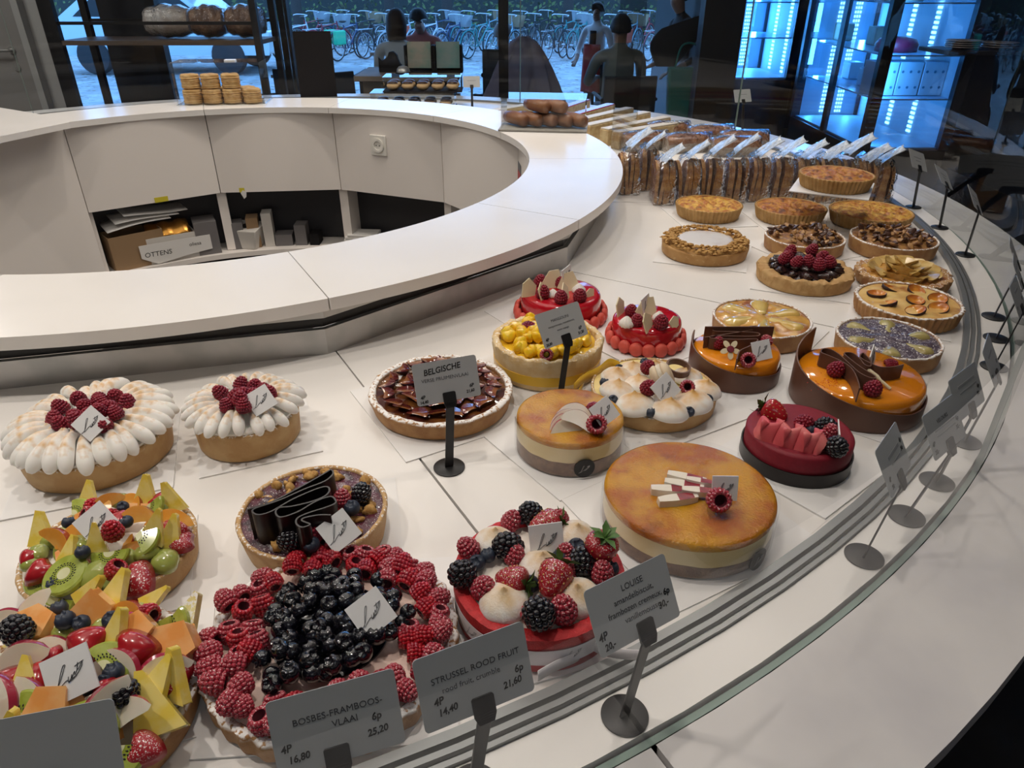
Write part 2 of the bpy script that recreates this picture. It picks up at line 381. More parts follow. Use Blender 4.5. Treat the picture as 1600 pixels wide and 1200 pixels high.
for a, l in ((141.2, 'left of the gold paper'), (111.2, 'between the gold paper and the white tray'), (81.2, 'right of the white tray'), (51.2, 'right of the folded white paper'), (21.2, 'at the right end')):
    c = pol(1.262, a, D-.432)
    part(MB().box((0, 0, 0), (.15, .045, .30)).obj('shelf_divider', m_panel, loc=c, rot=(0, 0, R(a))))
mb = MB(); sector(mb, 1.135, 1.34, D-.61, D-.585, 22, 141, 0, 40)
part(mb.obj('low_shelf', m_panel, bevel=.002))
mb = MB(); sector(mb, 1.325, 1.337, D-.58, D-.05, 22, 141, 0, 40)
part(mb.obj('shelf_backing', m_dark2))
# socket, sticker, tapes
so = thing('wall_socket', 'white square wall socket on the pit panel', 'socket', (0, 0, 0))
p0 = pol(1.138*math.cos(R(15))-.0115, 66.2+6, 0)
mdir = R(66.2); nrm = Vector((-math.cos(mdir), -math.sin(mdir), 0)); tng = Vector((-nrm.y, nrm.x, 0))
def on_panel(px, py, a):      # pixel ray against the flat pit panel whose middle is at angle a
    rm = (1.183-.018)*math.cos(R(14.92)); n = Vector((math.cos(R(a)), math.sin(R(a)), 0)); c = Vector((CX, CY, 0))+n*rm
    o = Vector((0, 0, D+CAMH)); d = atY(px, py, 1)-o; t = (c-o).dot(n)/d.dot(n); return o+d*t-n*.0005
def faceM(p, a): return Matrix.Translation(p) @ Matrix.Rotation(R(a)+PI/2, 4, 'Z') @ Matrix.Rotation(PI/2, 4, 'X') @ Matrix.Rotation(PI, 4, 'Y')
def panelM(px, py, a):        # local x right, y up, z towards the pit
    p = on_panel(px, py, a); n = Vector((-math.cos(R(a)), -math.sin(R(a)), 0)); u = Vector((0, 0, 1)); x = u.cross(n)
    return Matrix(((x.x, u.x, n.x, p.x), (x.y, u.y, n.y, p.y), (x.z, u.z, n.z, p.z), (0, 0, 0, 1)))
M = panelM(592, 227, 66.2); so.matrix_world = M
m_sock = mat('socket plastic', (.78, .76, .70), .35)
MB().box((0, 0, .004), (.088, .096, .008)).obj('socket_plate', m_sock, so, bevel=.002)
mb = MB(); mb.lathe([(.031, .008), (.033, .013), (.021, .013), (.020, .0085), (0, .0085)], 32); mb.obj('socket_ring', m_sock, so)
mb = MB(); mb.ball((-.009, 0, .0088), (.003, .003, .001), 8, 4); mb.ball((.009, 0, .0088), (.003, .003, .001), 8, 4); mb.obj('pin_hole', m_blk, so)
m_tape = mat('yellow tape', (.62, .52, .03), .5); m_paper = mat('white paper', (.74, .72, .69), .6)
o = tag(MB().box((0, 0, .0008), (.062, .024, .0015)).obj('yellow_tape', m_tape), 'yellow tape strip on the panel above the cardboard boxes', 'tape'); o.matrix_world = panelM(252, 311.5, 126.2)
o = tag(MB().box((0, 0, .0008), (.026, .022, .0015)).obj('yellow_tape', m_tape), 'small yellow tape piece holding a white tag under the board', 'tape'); o.matrix_world = panelM(378, 297, 96.2)
o = tag(MB().prism([(-.013, .004), (.0, .018), (.016, .006), (.012, -.016), (.0, -.026)], .002, .004).obj('paper_tag', m_paper), 'white paper tag hanging from the small yellow tape', 'tag'); o.matrix_world = panelM(380.5, 302.5, 96.2)
st = thing('warning_sticker', 'red and grey sticker on the right end of the pit wall', 'sticker')
st.matrix_world = panelM(812, 279, 6.2)
MB().box((0, 0, .0008), (.10, .12, .0015)).obj('sticker_base', mat('sticker grey', (.12, .13, .15), .5), st)
MB().box((0, -.015, .002), (.085, .085, .001)).obj('sticker_panel', mat('sticker red', (.45, .05, .06), .5), st, label='red panel')
# ============================================================= FRUIT AND PASTRY PIECES (templates, removed at the end)
m_rasp = mat('raspberry', (.26, .012, .03), .35, col2=(.17, .008, .025), ns=60, sss=.15)
m_raspg = mat('glazed raspberry', (.47, .010, .020), .12, col2=(.27, .005, .014), ns=60, coat=.8, sss=.2)
m_raspd = mat('dusted raspberry', (.34, .015, .035), .3, coat=.3, dust=.22, ds=900)
m_hole = mat('berry hollow', (.07, .003, .01), .6)
m_bk = mat('blackberry', (.006, .005, .008), .18, coat=.5)
m_blue = mat('blueberry', (.020, .028, .048), .45, col2=(.05, .065, .095), ns=60, lo=.45, hi=.7)
m_blueg = mat('glazed blueberry', (.002, .002, .004), .08, col2=(.006, .006, .012), ns=50, coat=1)
m_straw = mat('strawberry', (.42, .012, .018), .22, coat=.5, col2=(.30, .008, .015), ns=40)
m_strawd = mat('dusted strawberry', (.36, .012, .022), .3, coat=.3, dust=.25, ds=800)
m_seed = mat('fruit seed', (.50, .30, .10), .5)
m_leaf = mat('green leaf', (.06, .13, .025), .5, col2=(.10, .20, .05), ns=80)
m_kiwi = mat('kiwi flesh', (.28, .33, .035), .14, col2=(.36, .42, .08), ns=60, coat=.7, sss=.2)
m_kcore = mat('kiwi core', (.62, .62, .36), .2, coat=.6); m_kseed = mat('kiwi seed', (.012, .010, .008), .3)
m_grape = mat('grape', (.30, .34, .07), .08, col2=(.42, .46, .16), ns=25, coat=.8, sss=.35)
m_nect = mat('nectarine flesh', (.74, .32, .045), .12, col2=(.80, .42, .10), ns=40, coat=.7, sss=.2); m_nskin = mat('nectarine skin', (.36, .05, .02), .25, coat=.6)
m_pine = mat('pineapple', (.74, .56, .08), .2, col2=(.78, .64, .20), ns=60, coat=.5, sss=.2)
m_pined = mat('dusted pineapple', (.72, .60, .22), .3, col2=(.8, .72, .36), ns=60, dust=.6)
m_melon = mat('orange melon', (.80, .34, .09), .15, col2=(.84, .44, .17), ns=50, coat=.6, sss=.2)
m_apple = mat('apple flesh', (.80, .72, .58), .14, col2=(.84, .78, .66), ns=30, coat=.6, sss=.2); m_askin = mat('red apple skin', (.32, .02, .045), .2, coat=.6)
m_mer = mat('white meringue', (.86, .84, .80), .42, sss=.1, zmix=(.021, .036, (.62, .36, .12), .040))
m_merb = mat('meringue base', (.86, .83, .78), .45, sss=.15)
m_kiss = mat('torched meringue', (.86, .83, .78), .45, sss=.15, zmix=(.010, .019, (.66, .38, .12), .012))
m_kissd = mat('dusted torched meringue', (.84, .81, .76), .55, sss=.1, zmix=(.011, .026, (.66, .46, .24), .024), bump=.25, bs=500)
m_crust = mat('baked crust', (.50, .285, .10), .6, col2=(.40, .20, .06), ns=35, lo=.4, hi=.7, bump=.25, bs=260, col3=(.60, .40, .18), ns3=90, lo3=.6, hi3=.72)
m_crustd = mat('dusted crust', (.44, .235, .085), .6, col2=(.34, .16, .055), ns=35, bump=.3, bs=240, dust=.85, ds=200)
m_crustp = mat('pale baked crust', (.56, .36, .16), .6, col2=(.48, .28, .11), ns=30, bump=.2, bs=240, dust=.35)
m_card = mat('white card', (.78, .78, .78), .4); m_ink = mat('grey ink', (.06, .06, .07), .6)
m_choc = mat('milk chocolate', (.135, .060, .038), .38, col2=(.12, .053, .034), ns=20); m_dchoc = mat('dark chocolate', (.010, .0055, .005), .32)
m_wchoc = mat('white chocolate', (.76, .66, .44), .35)
m_board = mat('white cake board', (.80, .79, .78), .45)

def drupes(rows, rr, mb, ball=(8, 5), mi=0):
    for i, (r, z, k) in enumerate(rows):
        for j in range(k):
            t = 2*PI*(j+.5*(i % 2))/k
            mb.ball((r*math.cos(t), r*math.sin(t), z), rr*(1+.08*math.sin(7*j+3*i)), ball[0], ball[1], mi)
    return mb
def raspberry_mb():           # hollow end down at z=0, tip up
    mb = MB(); mb.lathe([(.0055, .004), (.0058, .001), (.0085, .001), (.0098, .006), (.0088, .013), (.0058, .019), (0, .0222)], 16, 0)
    mb.lathe([(.0056, .0012), (.0042, .009), (0, .012)], 12, 1)
    return drupes([(.0078, .0028, 15), (.0094, .0065, 17), (.0092, .0105, 16), (.0080, .0145, 14), (.0058, .0182, 10), (.0028, .0208, 5)], .0024, mb)
def blackberry_mb():
    mb = MB(); mb.ball((0, 0, .013), (.0085, .0085, .0125), 12, 8)
    return drupes([(.0050, .0030, 8), (.0085, .0068, 12), (.0098, .0115, 13), (.0092, .0162, 12), (.0068, .0205, 9), (.0026, .0236, 4)], .0034, mb, (9, 6))
def blueberry_mb():
    mb = MB(); prof = [(0, 0), (.004, .0006), (.0068, .0030), (.0080, .0066), (.0072, .0102), (.0050, .0126), (.0036, .0130), (.0030, .0122), (.0014, .0112), (0, .0110)]
    mb.lathe(prof, 20, 0, fn=lambda t, i, r, z: (r*(1+.12*math.cos(5*t)) if 5 <= i <= 7 else r, z+(.0008*math.cos(5*t) if i in (5, 6) else 0)))
    return mb
T = {}
T['rasp'] = templ(raspberry_mb(), 'raspberry', [m_rasp, m_hole], ang=180)
T['raspg'] = templ(raspberry_mb(), 'raspberry', [m_raspg, m_hole], ang=180)
T['raspd'] = templ(raspberry_mb(), 'raspberry', [m_raspd, m_hole], ang=180)
T['bk'] = templ(blackberry_mb(), 'blackberry', m_bk, ang=180)
T['blue'] = templ(blueberry_mb(), 'blueberry', m_blue, ang=60)
T['blueg'] = templ(blueberry_mb(), 'blueberry', m_blueg, ang=60)
def strawberry(m):
    mb = MB(); prof = [(0, 0), (.004, .0008), (.0088, .006), (.0128, .014), (.0148, .022), (.0140, .028), (.0095, .0315), (0, .032)]
    mb.lathe([tuple(p) for p in smoothpath(prof, 3)], 28, 0)
    for i, z in enumerate((.004, .009, .014, .019, .024)):
        r = (.0070, .0106, .0130, .0146, .0150)[i]; k = (7, 10, 12, 13, 12)[i]
        for j in range(k):
            t = 2*PI*(j+.5*(i % 2))/k; mb.ball((r*math.cos(t), r*math.sin(t), z), (.0007, .0007, .0011), 6, 4, 1)
    o = templ(mb, 'strawberry', [m, m_seed], ang=180)
    lf = MB()
    for k in range(9):
        M = Matrix.Translation((0, 0, .0315)) @ Matrix.Rotation(2*PI*k/9+.2*math.sin(5*k), 4, 'Z')
        L = .015+.004*math.sin(3*k)
        lf.add([(0, -.0015, 0), (0, .0015, 0), (L*.5, .0036, .0030+.002*(k % 3)), (L*.5, -.0036, .003+.002*(k % 3)), (L, 0, .001+.004*(k % 3)), (L*.5, 0, .0015+.002*(k % 3))],
               [(0, 1, 2, 5), (0, 5, 3), (5, 2, 4), (3, 5, 4)], 0, M)
    lf.tube([(0, 0, .031), (.001, 0, .036), (.003, .001, .040)], .0012, 6)
    l = templ(lf, 'calyx', m_leaf, ang=180); l.parent = o
    return o
T['straw'] = strawberry(m_straw); T['strawd'] = strawberry(m_strawd)
def half_straw(m):
    mb = MB(); pts = [(0, -.018), (.008, -.012), (.0135, -.002), (.0145, .007), (.010, .013), (0, .012)]
    P = smoothpath([(x, y) for x, y in pts]+[(-x, y) for x, y in pts[-2:0:-1]], 3, True)
    n = len(P); vs = [(p.x, p.y, 0) for p in P]+[(p.x*.75, p.y*.75, .007) for p in P]+[(p.x*.3, p.y*.3, .0105) for p in P]
    mb.add(vs, [tuple(range(n-1, -1, -1))]+[(k*n+i, k*n+(i+1) % n, (k+1)*n+(i+1) % n, (k+1)*n+i) for k in (0, 1) for i in range(n)]+[tuple(range(2*n, 3*n))])
    return templ(mb, 'strawberry_half', m, ang=180)
T['sh'] = half_straw(m_straw); T['shd'] = half_straw(m_strawd)
def kiwi(arc, m=m_kiwi):
    mb = MB(); R_ = .024; n = 28
    prof = [(0, .004), (.007, .0042), (.0072, .0040), (R_-.002, .0036), (R_, .002), (R_, -.003), (R_-.002, -.0042), (0, -.0042)]
    mis = [1, 0, 0, 0, 0, 0, 0]
    for i in range(len(prof)-1): mb.lathe(prof[i:i+2], n, mis[i], a0=0, a1=arc)
    if arc < 6:
        for a in (0, arc):
            poly = [(r*math.cos(a), r*math.sin(a), z) for r, z in prof]; mb.add(poly, [tuple(range(len(poly)))])
    k = int(arc/.27)
    for j in range(k):
        for rr in (.0098, .0122):
            t = arc*(j+.5)/k+(.12 if rr > .01 else 0); mb.ball((rr*math.cos(t), rr*math.sin(t), .0040), (.0012, .0007, .0006), 6, 4, 2, M=None)
    return templ(mb, 'kiwi_slice', [m, m_kcore, m_kseed], ang=50)
T['kiwi'] = kiwi(2*PI); T['kiwih'] = kiwi(PI*1.05); T['kiwiq'] = kiwi(PI*.62)
mb = MB(); mb.lathe([(0, 0), (.0105, 0), (.0115, .003), (.0100, .008), (.006, .0112), (0, .0122)], 20, 0, fn=lambda t, i, r, z: (r*(1.18 if abs(math.cos(t)) > .7 else 1.0+.18*abs(math.cos(t))/.7), z))
T['grape'] = templ(mb, 'grape_half', m_grape, ang=180)
def wedge(m, ms, L=.046, Wd=.016, H=.013, bow=.010):          # crescent segment: flesh sides, skin on the outer curve
    mb = MB(); n = 14; vs = []
    for i in range(n+1):
        t = -1+2*i/n; w = math.sqrt(max(.001, 1-t*t)); x = t*L/2; y = -bow*t*t
        vs += [(x, y-Wd*.50*w, 0), (x, y+Wd*.5*w, -H*.45*w), (x, y+Wd*.62*w, 0), (x, y+Wd*.5*w, H*.45*w)]
    for i in range(n):
        for j in range(4): mb.f.append((i*4+j, (i+1)*4+j, (i+1)*4+(j+1) % 4, i*4+(j+1) % 4)); mb.m.append(1 if j in (1, 2) else 0)
    mb.v = vs; mb.f += [(3, 2, 1, 0), (n*4, n*4+1, n*4+2, n*4+3)]; mb.m += [0, 0]
    return mb
T['nect'] = templ(wedge(m_nect, m_nskin), 'nectarine_slice', [m_nect, m_nskin], ang=50)
T['apple'] = templ(wedge(m_apple, m_askin, .050, .020, .010), 'apple_slice', [m_apple, m_askin], ang=50)
m_plum = mat('glazed plum', (.13, .020, .020), .12, col2=(.24, .08, .02), ns=40, coat=1); m_plsk = mat('plum skin', (.035, .007, .012), .15, coat=1)
T['plum'] = templ(wedge(m_plum, m_plsk, .042, .019, .014, .010), 'plum_slice', [m_plum, m_plsk], ang=110)
m_pear = mat('caramel pear', (.66, .46, .16), .2, col2=(.50, .29, .07), ns=30, lo=.5, hi=.7, coat=.6)
T['pears'] = templ(wedge(m_pear, m_pear, .058, .026, .014, .004), 'pear_slice', [m_pear, m_pear], ang=50)
mb = MB(); mb.prism([(-.016, -.004), (.016, -.010), (.004, .036), (-.001, .038)], -.005, .005); T['pine'] = templ(mb, 'pineapple_point', m_pine, bevel=.0015); 
T['pined'] = templ(MB().prism([(-.016, -.004), (.016, -.010), (.004, .036), (-.001, .038)], -.005, .005), 'pineapple_point', m_pined, bevel=.0015)
mb = MB(); mb.prism([(-.016, -.011), (.014, -.013), (.018, .006), (.002, .016), (-.014, .010)], -.007, .007); T['melon'] = templ(mb, 'melon_chunk', m_melon, bevel=.002)
m_mango = mat('mango cube', (.86, .50, .01), .1, col2=(.88, .60, .03), ns=40, coat=.8, sss=.2)
mb = MB(); mb.ball((0, 0, 0), (.014, .012, .010), 12, 8, nzs=1.4, amp=.35); T['mango'] = templ(mb, 'mango_piece', m_mango, ang=60)
# signature card
SIG = [[(-.85, -.62), (-.62, -.50), (-.40, -.18), (-.18, .30), (-.10, .48), (-.20, .46), (-.36, .10), (-.50, -.30), (-.60, -.56), (-.40, -.42), (-.12, -.22), (-.02, -.30)],
       [(-.02, -.08), (-.05, -.28), (.06, -.22), (.14, -.02), (.12, -.20), (.20, -.04), (.28, .08), (.27, -.08), (.38, .10), (.44, .40)], [(.46, .44), (.42, .12), (.52, .22), (.66, .42), (.60, .20), (.30, -.14), (-.05, -.34), (.10, -.22), (.35, -.12)], [(.30, .30), (.72, .46)]]
def sig_mb(s, w=.00042, z=.0013):
    mb = MB()
    for st in SIG:
        mb.tube([(p[0]*s, p[1]*s, z) for p in smoothpath([(x, y) for x, y in st], 5)], w, 5, squash=.5)
    return mb
T['card'] = templ(MB().box((0, 0, 0), (.036, .036, .0018)), 'name_card', m_card)
sg = templ(sig_mb(.0165), 'signature', m_ink, ang=180); sg.parent = T['card']
def put(root, k, pos, rot=None, s=1.0):
    q = Vector(pos)-root.location
    if rot is None: rot = (U(-.5, .5), U(-.5, .5), U(0, 6.28))
    return cp(T[k], root, q, rot, s)
def side_rot(az=None, tilt=1.4): # lies on its side
    return (tilt, 0, U(0, 6.28) if az is None else az)
def putpx(root, k, px, py, h, rot=None, s=1.0): return put(root, k, at(px, py, h), rot, s)
def card(root, px, py, h, rx=.75, rz=0, spin=45, s=1.0, k='card'):
    M = Euler((rx, 0, rz)).to_matrix() @ Matrix.Rotation(R(spin), 3, 'Z')
    o = cp(T[k], root, at(px, py, h)-root.location, M.to_euler(), s)
    o.children[0].rotation_euler = (0, 0, R(14-spin if spin > 15 else 0)); return o
# ------------------------------------------------------------- boards
BZ = .0035; BN = [0]
def board(cx, cy, side, ang, label, grp='white square cake boards'):
    BN[0] += 1; hz = BZ-.0006-.0003*(BN[0] % 6)
    o = MB().box((0, 0, hz/2+.0002), (side, side, hz-.0002)).obj('cake_board', m_board, loc=(cx, cy, D), rot=(0, 0, R(ang)))
    return tag(o, label, 'cake board', grp)
# ------------------------------------------------------------- tart shell
def shell(root, r, h, m, flare=1.0, rim=.008, drop=.007, flutes=0, fa=.0022, wob=.0, nm='crust', n=None, foot=.97):
    n = n or (flutes*6 if flutes else 112); rt = r*flare; ph = U(0, 6)
    prof = [(0, 0), (r*foot, 0), (r*foot+(r-r*foot)*.8, .002), (r+(rt-r)*.35, h*.35), (r+(rt-r)*.7, h*.7), (rt, h-.003), (rt-rim*.15, h-.0008), (rt-rim*.5, h), (rt-rim*.85, h-.001), (rt-rim, h-.003), (rt-rim, h-drop), (0, h-drop)]
    def fn(t, i, rr, z):
        if rr == 0: return rr, z
        k = 1+(.010*noise.noise(Vector((math.cos(t)*3+ph, math.sin(t)*3, z*40))))
        dz = wob*noise.noise(Vector((math.cos(t)*6+ph, math.sin(t)*6, i*.3))) if 4 <= i <= 9 else 0
        dr = wob*.8*noise.noise(Vector((math.cos(t)*14+ph, math.sin(t)*14, i))) if 4 <= i <= 9 else 0
        if flutes and 1 <= i <= 7: dr += fa*math.cos(flutes*t)*(1 if i < 7 else .5)
        return rr*k+dr, z+dz
    return MB().lathe(prof, n, 0, fn).obj(nm, m, root, ang=75)
def filling(root, r, z, m, dome=.0, amp=.0, sc=30, nm='filling', nr=14, n=72, rag=0):
    def h(x, y): return amp*noise.noise(Vector((x*sc, y*sc, r*100)))+amp*.5*noise.noise(Vector((x*sc*2.3, y*sc*2.3, 9)))
    mb = MB(); prof = [(r*i/nr, 0) for i in range(nr+1)]
    def fn(t, i, rr, zz):
        x, y = rr*math.cos(t), rr*math.sin(t); f = 1-(rr/r)**2
        return rr*(1+(rag*noise.noise(Vector((math.cos(t)*4, math.sin(t)*4, r))) if i == nr else 0)), z+dome*f+h(x, y)*min(1, 4*f+.15)
    mb.lathe(prof, n, 0, fn); mb.lathe([(r, z), (r, z-.004), (0, z-.004)], n, 0, lambda t, i, rr, zz: (fn(t, nr, rr, zz)[0] if i == 0 else rr, fn(t, nr, r, 0)[1] if i == 0 else zz))
    return mb.obj(nm, m, root, ang=60)
CAKES = {}
def cake(key, name, label, c, cat='cake', group=None):
    o = thing(name, label, cat, (c[0], c[1], D+BZ+.0002), 0, group); CAKES[key] = o; return o
# ============================================================= CAKES
def crop(ox, oy, s): return lambda x, y: (ox+x/s, oy+y/s)
def edge_board(a, b, label):       # square whose edge runs from pixel a to pixel b, square to the left of it
    A, B = at(*a), at(*b); d = (B-A); L = d.length; d.normalize(); n = Vector((-d.y, d.x, 0)); c = (A+B)/2+n*L/2
    return board(c.x, c.y, L, math.degrees(math.atan2(d.y, d.x)), label)
# ---- meringue tarts with raspberries
def petal_mb(L=.078):
    P = [(.0, 0, .010), (.12*L, 0, .018), (.32*L, 0, .0215), (.55*L, 0, .0175), (.76*L, 0, .009), (.90*L, 0, .001), (L, 0, -.005)]
    P = smoothpath(P, 3); n = len(P)
    rs = []
    for i in range(n):
        u = i/(n-1); rs.append(max(.0015, .0155*math.sin(PI*min(1, .04+.96*u**1.15))**.55*(.50+.50*u)))
    rs[-1] = .0035
    mb = MB().tube(P, rs, 14)
    mb.v = [(x, y*(1.0-.35*max(0, min(1, (z-.012)/.02))), z+(.006 if abs(y) < .0015 and z > .005 else 0)) for x, y, z in mb.v]   # ridge along the top
    return mb
T['petal'] = templ(petal_mb(), 'meringue_petal', m_mer, ang=180)
def meringue(key, label, c, r, h, npet, rin, ps, pz):
    t = cake(key, 'raspberry_meringue_tart', label, c, 'tart', 'raspberry meringue tarts')
    shell(t, r, h, m_crustp, 1.03, drop=.004, wob=.0015)
    filling(t, r*.99, h+.004, m_merb, .020, .006, 40, 'meringue_base')
    for k in range(npet):
        a = 2*PI*k/npet+U(-.04, .04); q = cp(T['petal'], t, (rin*math.cos(a), rin*math.sin(a), h+pz+U(-.002, .002)), (U(-.22, .22), U(-.06, .08), a), (ps*U(.94, 1.06), ps*U(.92, 1.08), ps*U(.9, 1.05)))
    return t
e1 = edge_board((271, 763), (282, 645), 'white cake board under the large raspberry meringue tart')
t = meringue('mer1', 'large raspberry meringue tart with pale golden crust and toasted white petals, at the left', (-.663, .942), .108, .046, 32, .050, .96, .010)
K = crop(0, 560, 4.571)
for x, y, dz in [(575, 270, 0), (715, 265, 0), (840, 250, 0), (920, 315, 0), (470, 340, 0), (560, 385, .004), (640, 310, .006), (740, 310, .008), (820, 330, .010), (715, 360, .016), (850, 385, .010), (390, 430, -.002), (460, 455, .002), (570, 445, .006), (760, 450, .006), (640, 400, .014)]:
    px, py = K(x, y); putpx(t, 'rasp', px, py+10, .078+dz, (U(-.6, .6), U(-.6, .6), U(0, 6)), U(1.0, 1.12))
card(t, *K(648, 465), .100, .85, .15, 45, 1.08)
e2 = edge_board((311.5, 749), (505, 706), 'white cake board under the small raspberry meringue tart')
t = meringue('mer2', 'small raspberry meringue tart with tall pale crust, right of the large one', (-.439, .995), .081, .050, 24, .036, .76, .010)
K = crop(280, 560, 4.444)
for x, y, dz in [(420, 190, 0), (515, 190, 0), (580, 200, 0), (320, 235, 0), (630, 250, 0), (370, 265, .006), (480, 240, .010), (560, 250, .008), (345, 335, .002), (455, 340, .006), (420, 290, .012)]:
    px, py = K(x, y); putpx(t, 'rasp', px, py+8, .080+dz, (U(-.6, .6), U(-.6, .6), U(0, 6)), U(1.0, 1.1))
card(t, *K(565, 290), .098, .85, .2, 28, 1.05)

# ---- fresh fruit tarts
m_custard = mat('custard cream', (.80, .70, .42), .4); m_cream = mat('white cream', (.82, .76, .68), .45)
DEC = {'P': 'pine', 'Q': 'pined', 'N': 'nect', 'G': 'grape', 'B': 'blue', 'R': 'raspg', 'S': 'sh', 'D': 'shd', 'K': 'kiwih', 'k': 'kiwiq', 'O': 'kiwi', 'M': 'melon', 'A': 'apple', 'X': 'bk', 'E': 'raspd'}
def toppings(root, K, lst, h0, dome, rr, hb=0):
    for it in lst:
        k, x, y = it[:3]; s = it[3] if len(it) > 3 else 1.0; dz = it[4] if len(it) > 4 else 0
        px, py = K(x, y); p = at(px, py, h0+dome*.6); d = math.hypot(p.x-root.location.x, p.y-root.location.y); f = max(0, 1-(d/rr)**2)
        h = h0+dome*f+dz; az = U(0, 6.28)
        if k in 'PQ': rot = facing(U(.5, 1.05), U(-.5, .5), U(-.6, .6)); h += .006; s *= .88
        elif k in 'NA': rot = facing(U(.35, 1.0), U(-.6, .6), U(-1.2, 1.2)); h += .010
        elif k in 'KkO': rot = facing(U(.3, .9), U(-.5, .5), U(2.6, 5.5)); h += .006
        elif k in 'M': rot = facing(U(.3, .9), U(-.5, .5), az); h += .008
        elif k in 'SD': rot = facing(U(.1, .7), U(-.5, .5), az); h += .006
        elif k in 'RE': rot = (U(-.5, .5)+(2.2 if rnd.random() < .45 else 0), U(-.4, .4), az); h += .004+(.012 if rot[0] > 1.5 else 0)
        elif k in 'X': rot = (1.3, U(-.3, .3), az); h += .008
        else: rot = (U(-.4, .6), U(-.4, .4), az)
        putpx(root, DEC[k], px, py, h, rot, s*U(.95, 1.06))
edge_board((296, 950), (309.5, 805), 'white cake board under the small mixed fruit tart')
t = cake('fruit1', 'fruit_tart', 'smaller mixed fruit tart with grapes and kiwi, before the large meringue tart', (-.515, .686), 'tart', 'mixed fruit tarts')
shell(t, .100, .036, m_crustp, 1.04, drop=.004, wob=.001); filling(t, .098, .033, m_cream, .018, .003)
K = crop(0, 750, 4.571)
toppings(t, K, [('P', 630, 170), ('N', 740, 170, 1.1), ('G', 860, 160), ('N', 960, 150), ('P', 1040, 160, 1.1), ('P', 1245, 190, 1.15), ('k', 1060, 190), ('S', 1140, 160), ('B', 890, 205), ('N', 980, 250, 1.25, .006), ('R', 585, 235), ('S', 850, 290), ('B', 935, 325, 1, .012),
    ('N', 1200, 280, 1.35, .004), ('k', 975, 410, 1.15, .006), ('B', 490, 345, 1, .014), ('N', 430, 430, 1.3, .006), ('N', 575, 370, 1.3, .006), ('P', 300, 430, 1.15), ('P', 1085, 410, 1.15, .006), ('P', 1215, 450, 1.15), ('R', 830, 410, 1.1, .010), ('D', 1240, 370, 1.2), ('D', 1300, 460, 1.2), ('G', 575, 490, 1.25),
    ('B', 595, 560, 1.1, .012), ('K', 790, 520, .95, .004), ('R', 855, 595, 1.05, .008), ('G', 1050, 550, 1.25), ('G', 1175, 600, 1.35), ('S', 215, 560, .9), ('S', 290, 660, 1.2), ('O', 470, 680, 1.1, .002), ('G', 700, 700, 1.6), ('D', 980, 735, 1.75), ('K', 400, 840, 1.2, -.004), ('P', 480, 570, .9), ('P', 690, 480, .9), ('G', 280, 540), ('Q', 640, 800, .9)], .040, .022, .1)
for k in range(26):
    a = U(0, 6.28); q = .088*math.sqrt(U(.02, 1)); kk = rnd.choice(['grape', 'kiwiq', 'nect', 'melon', 'grape', 'raspg', 'blue', 'sh'])
    cp(T[kk], t, (q*math.cos(a), q*math.sin(a), .040+.010*(1-(q/.1)**2)), facing(U(.2, .7), U(-.6, .6), U(0, 6.28)) if kk not in ('blue', 'grape') else (0, 0, a), U(.85, 1.1))
card(t, *K(690, 310), .090, .8, .2, 38, 1.1)
edge_board((318, 1150), (336, 950), 'white cake board under the large mixed fruit tart')
t = cake('fruit2', 'fruit_tart', 'large mixed fruit tart with apple, melon and blackberries in the near left corner', (-.454, .467), 'tart', 'mixed fruit tarts')
shell(t, .126, .034, m_crustd, 1.03, rim=.011, drop=.006, wob=.003); filling(t, .116, .030, m_cream, .020, .004)
K = crop(0, 920, 4.286)
toppings(t, K, [('A', 45, 210, 1.15), ('A', 205, 160, 1.15), ('B', 415, 175, 1.15), ('M', 230, 245, 1.3), ('X', 190, 330, 1.25, .008), ('k', 370, 255, 1.1), ('B', 470, 255, 1.3, .006), ('B', 575, 245, 1.2, .006), ('M', 610, 170, 1.4), ('P', 555, 80, 1.1), ('P', 740, 110, 1.25), ('N', 860, 150, 1.3), ('P', 985, 110, .9), ('R', 1035, 180, 1.1),
    ('B', 765, 235, 1.2, .006), ('S', 840, 245), ('k', 985, 255, 1.1), ('k', 1115, 250, 1.1), ('Q', 1225, 265, 1.2), ('M', 890, 330, 1.5, .004), ('S', 590, 370, 1.45, .008), ('G', 690, 280, 1), ('S', 900, 410, 1.4, .010), ('P', 750, 385, 1.15, .006), ('M', 1140, 410, 1.7, .002), ('A', 115, 490, 1.5, .004), ('A', 320, 410, 1.25, .004), ('K', 695, 540, 1.15, .004),
    ('S', 345, 490, 1), ('A', 850, 525, 1.1, .004), ('B', 780, 605, 1.25, .010), ('X', 905, 645, 1.2, .010), ('A', 1060, 545, 1.2, .006), ('D', 1165, 610, 1.4), ('P', 1010, 720, 1.25, .004), ('P', 1160, 690, 1.3), ('S', 235, 600, 1.2), ('S', 50, 650, 1.3), ('P', 170, 690), ('A', 30, 770, 1.3), ('A', 220, 780, 1.2), ('M', 350, 840, 1.5), ('M', 475, 800, 1.2), ('S', 725, 745, 1.3, .006),
    ('A', 820, 830, 1.15, .006), ('A', 680, 865, 1.5, .006), ('B', 590, 690, 1.25, .010), ('B', 700, 665, 1.2, .010), ('K', 150, 900, 1.2), ('O', 570, 970, 1.25, .004), ('K', 790, 1050, 1.25), ('G', 250, 1010, 1.7), ('P', 1060, 910, 1.6), ('D', 970, 1080, 1.2), ('B', 400, 1040, 1.25, .006), ('P', 580, 1160, 1.2), ('P', 25, 1110, 1.2), ('M', 470, 1120), ('N', 300, 1150)], .040, .026, .126)
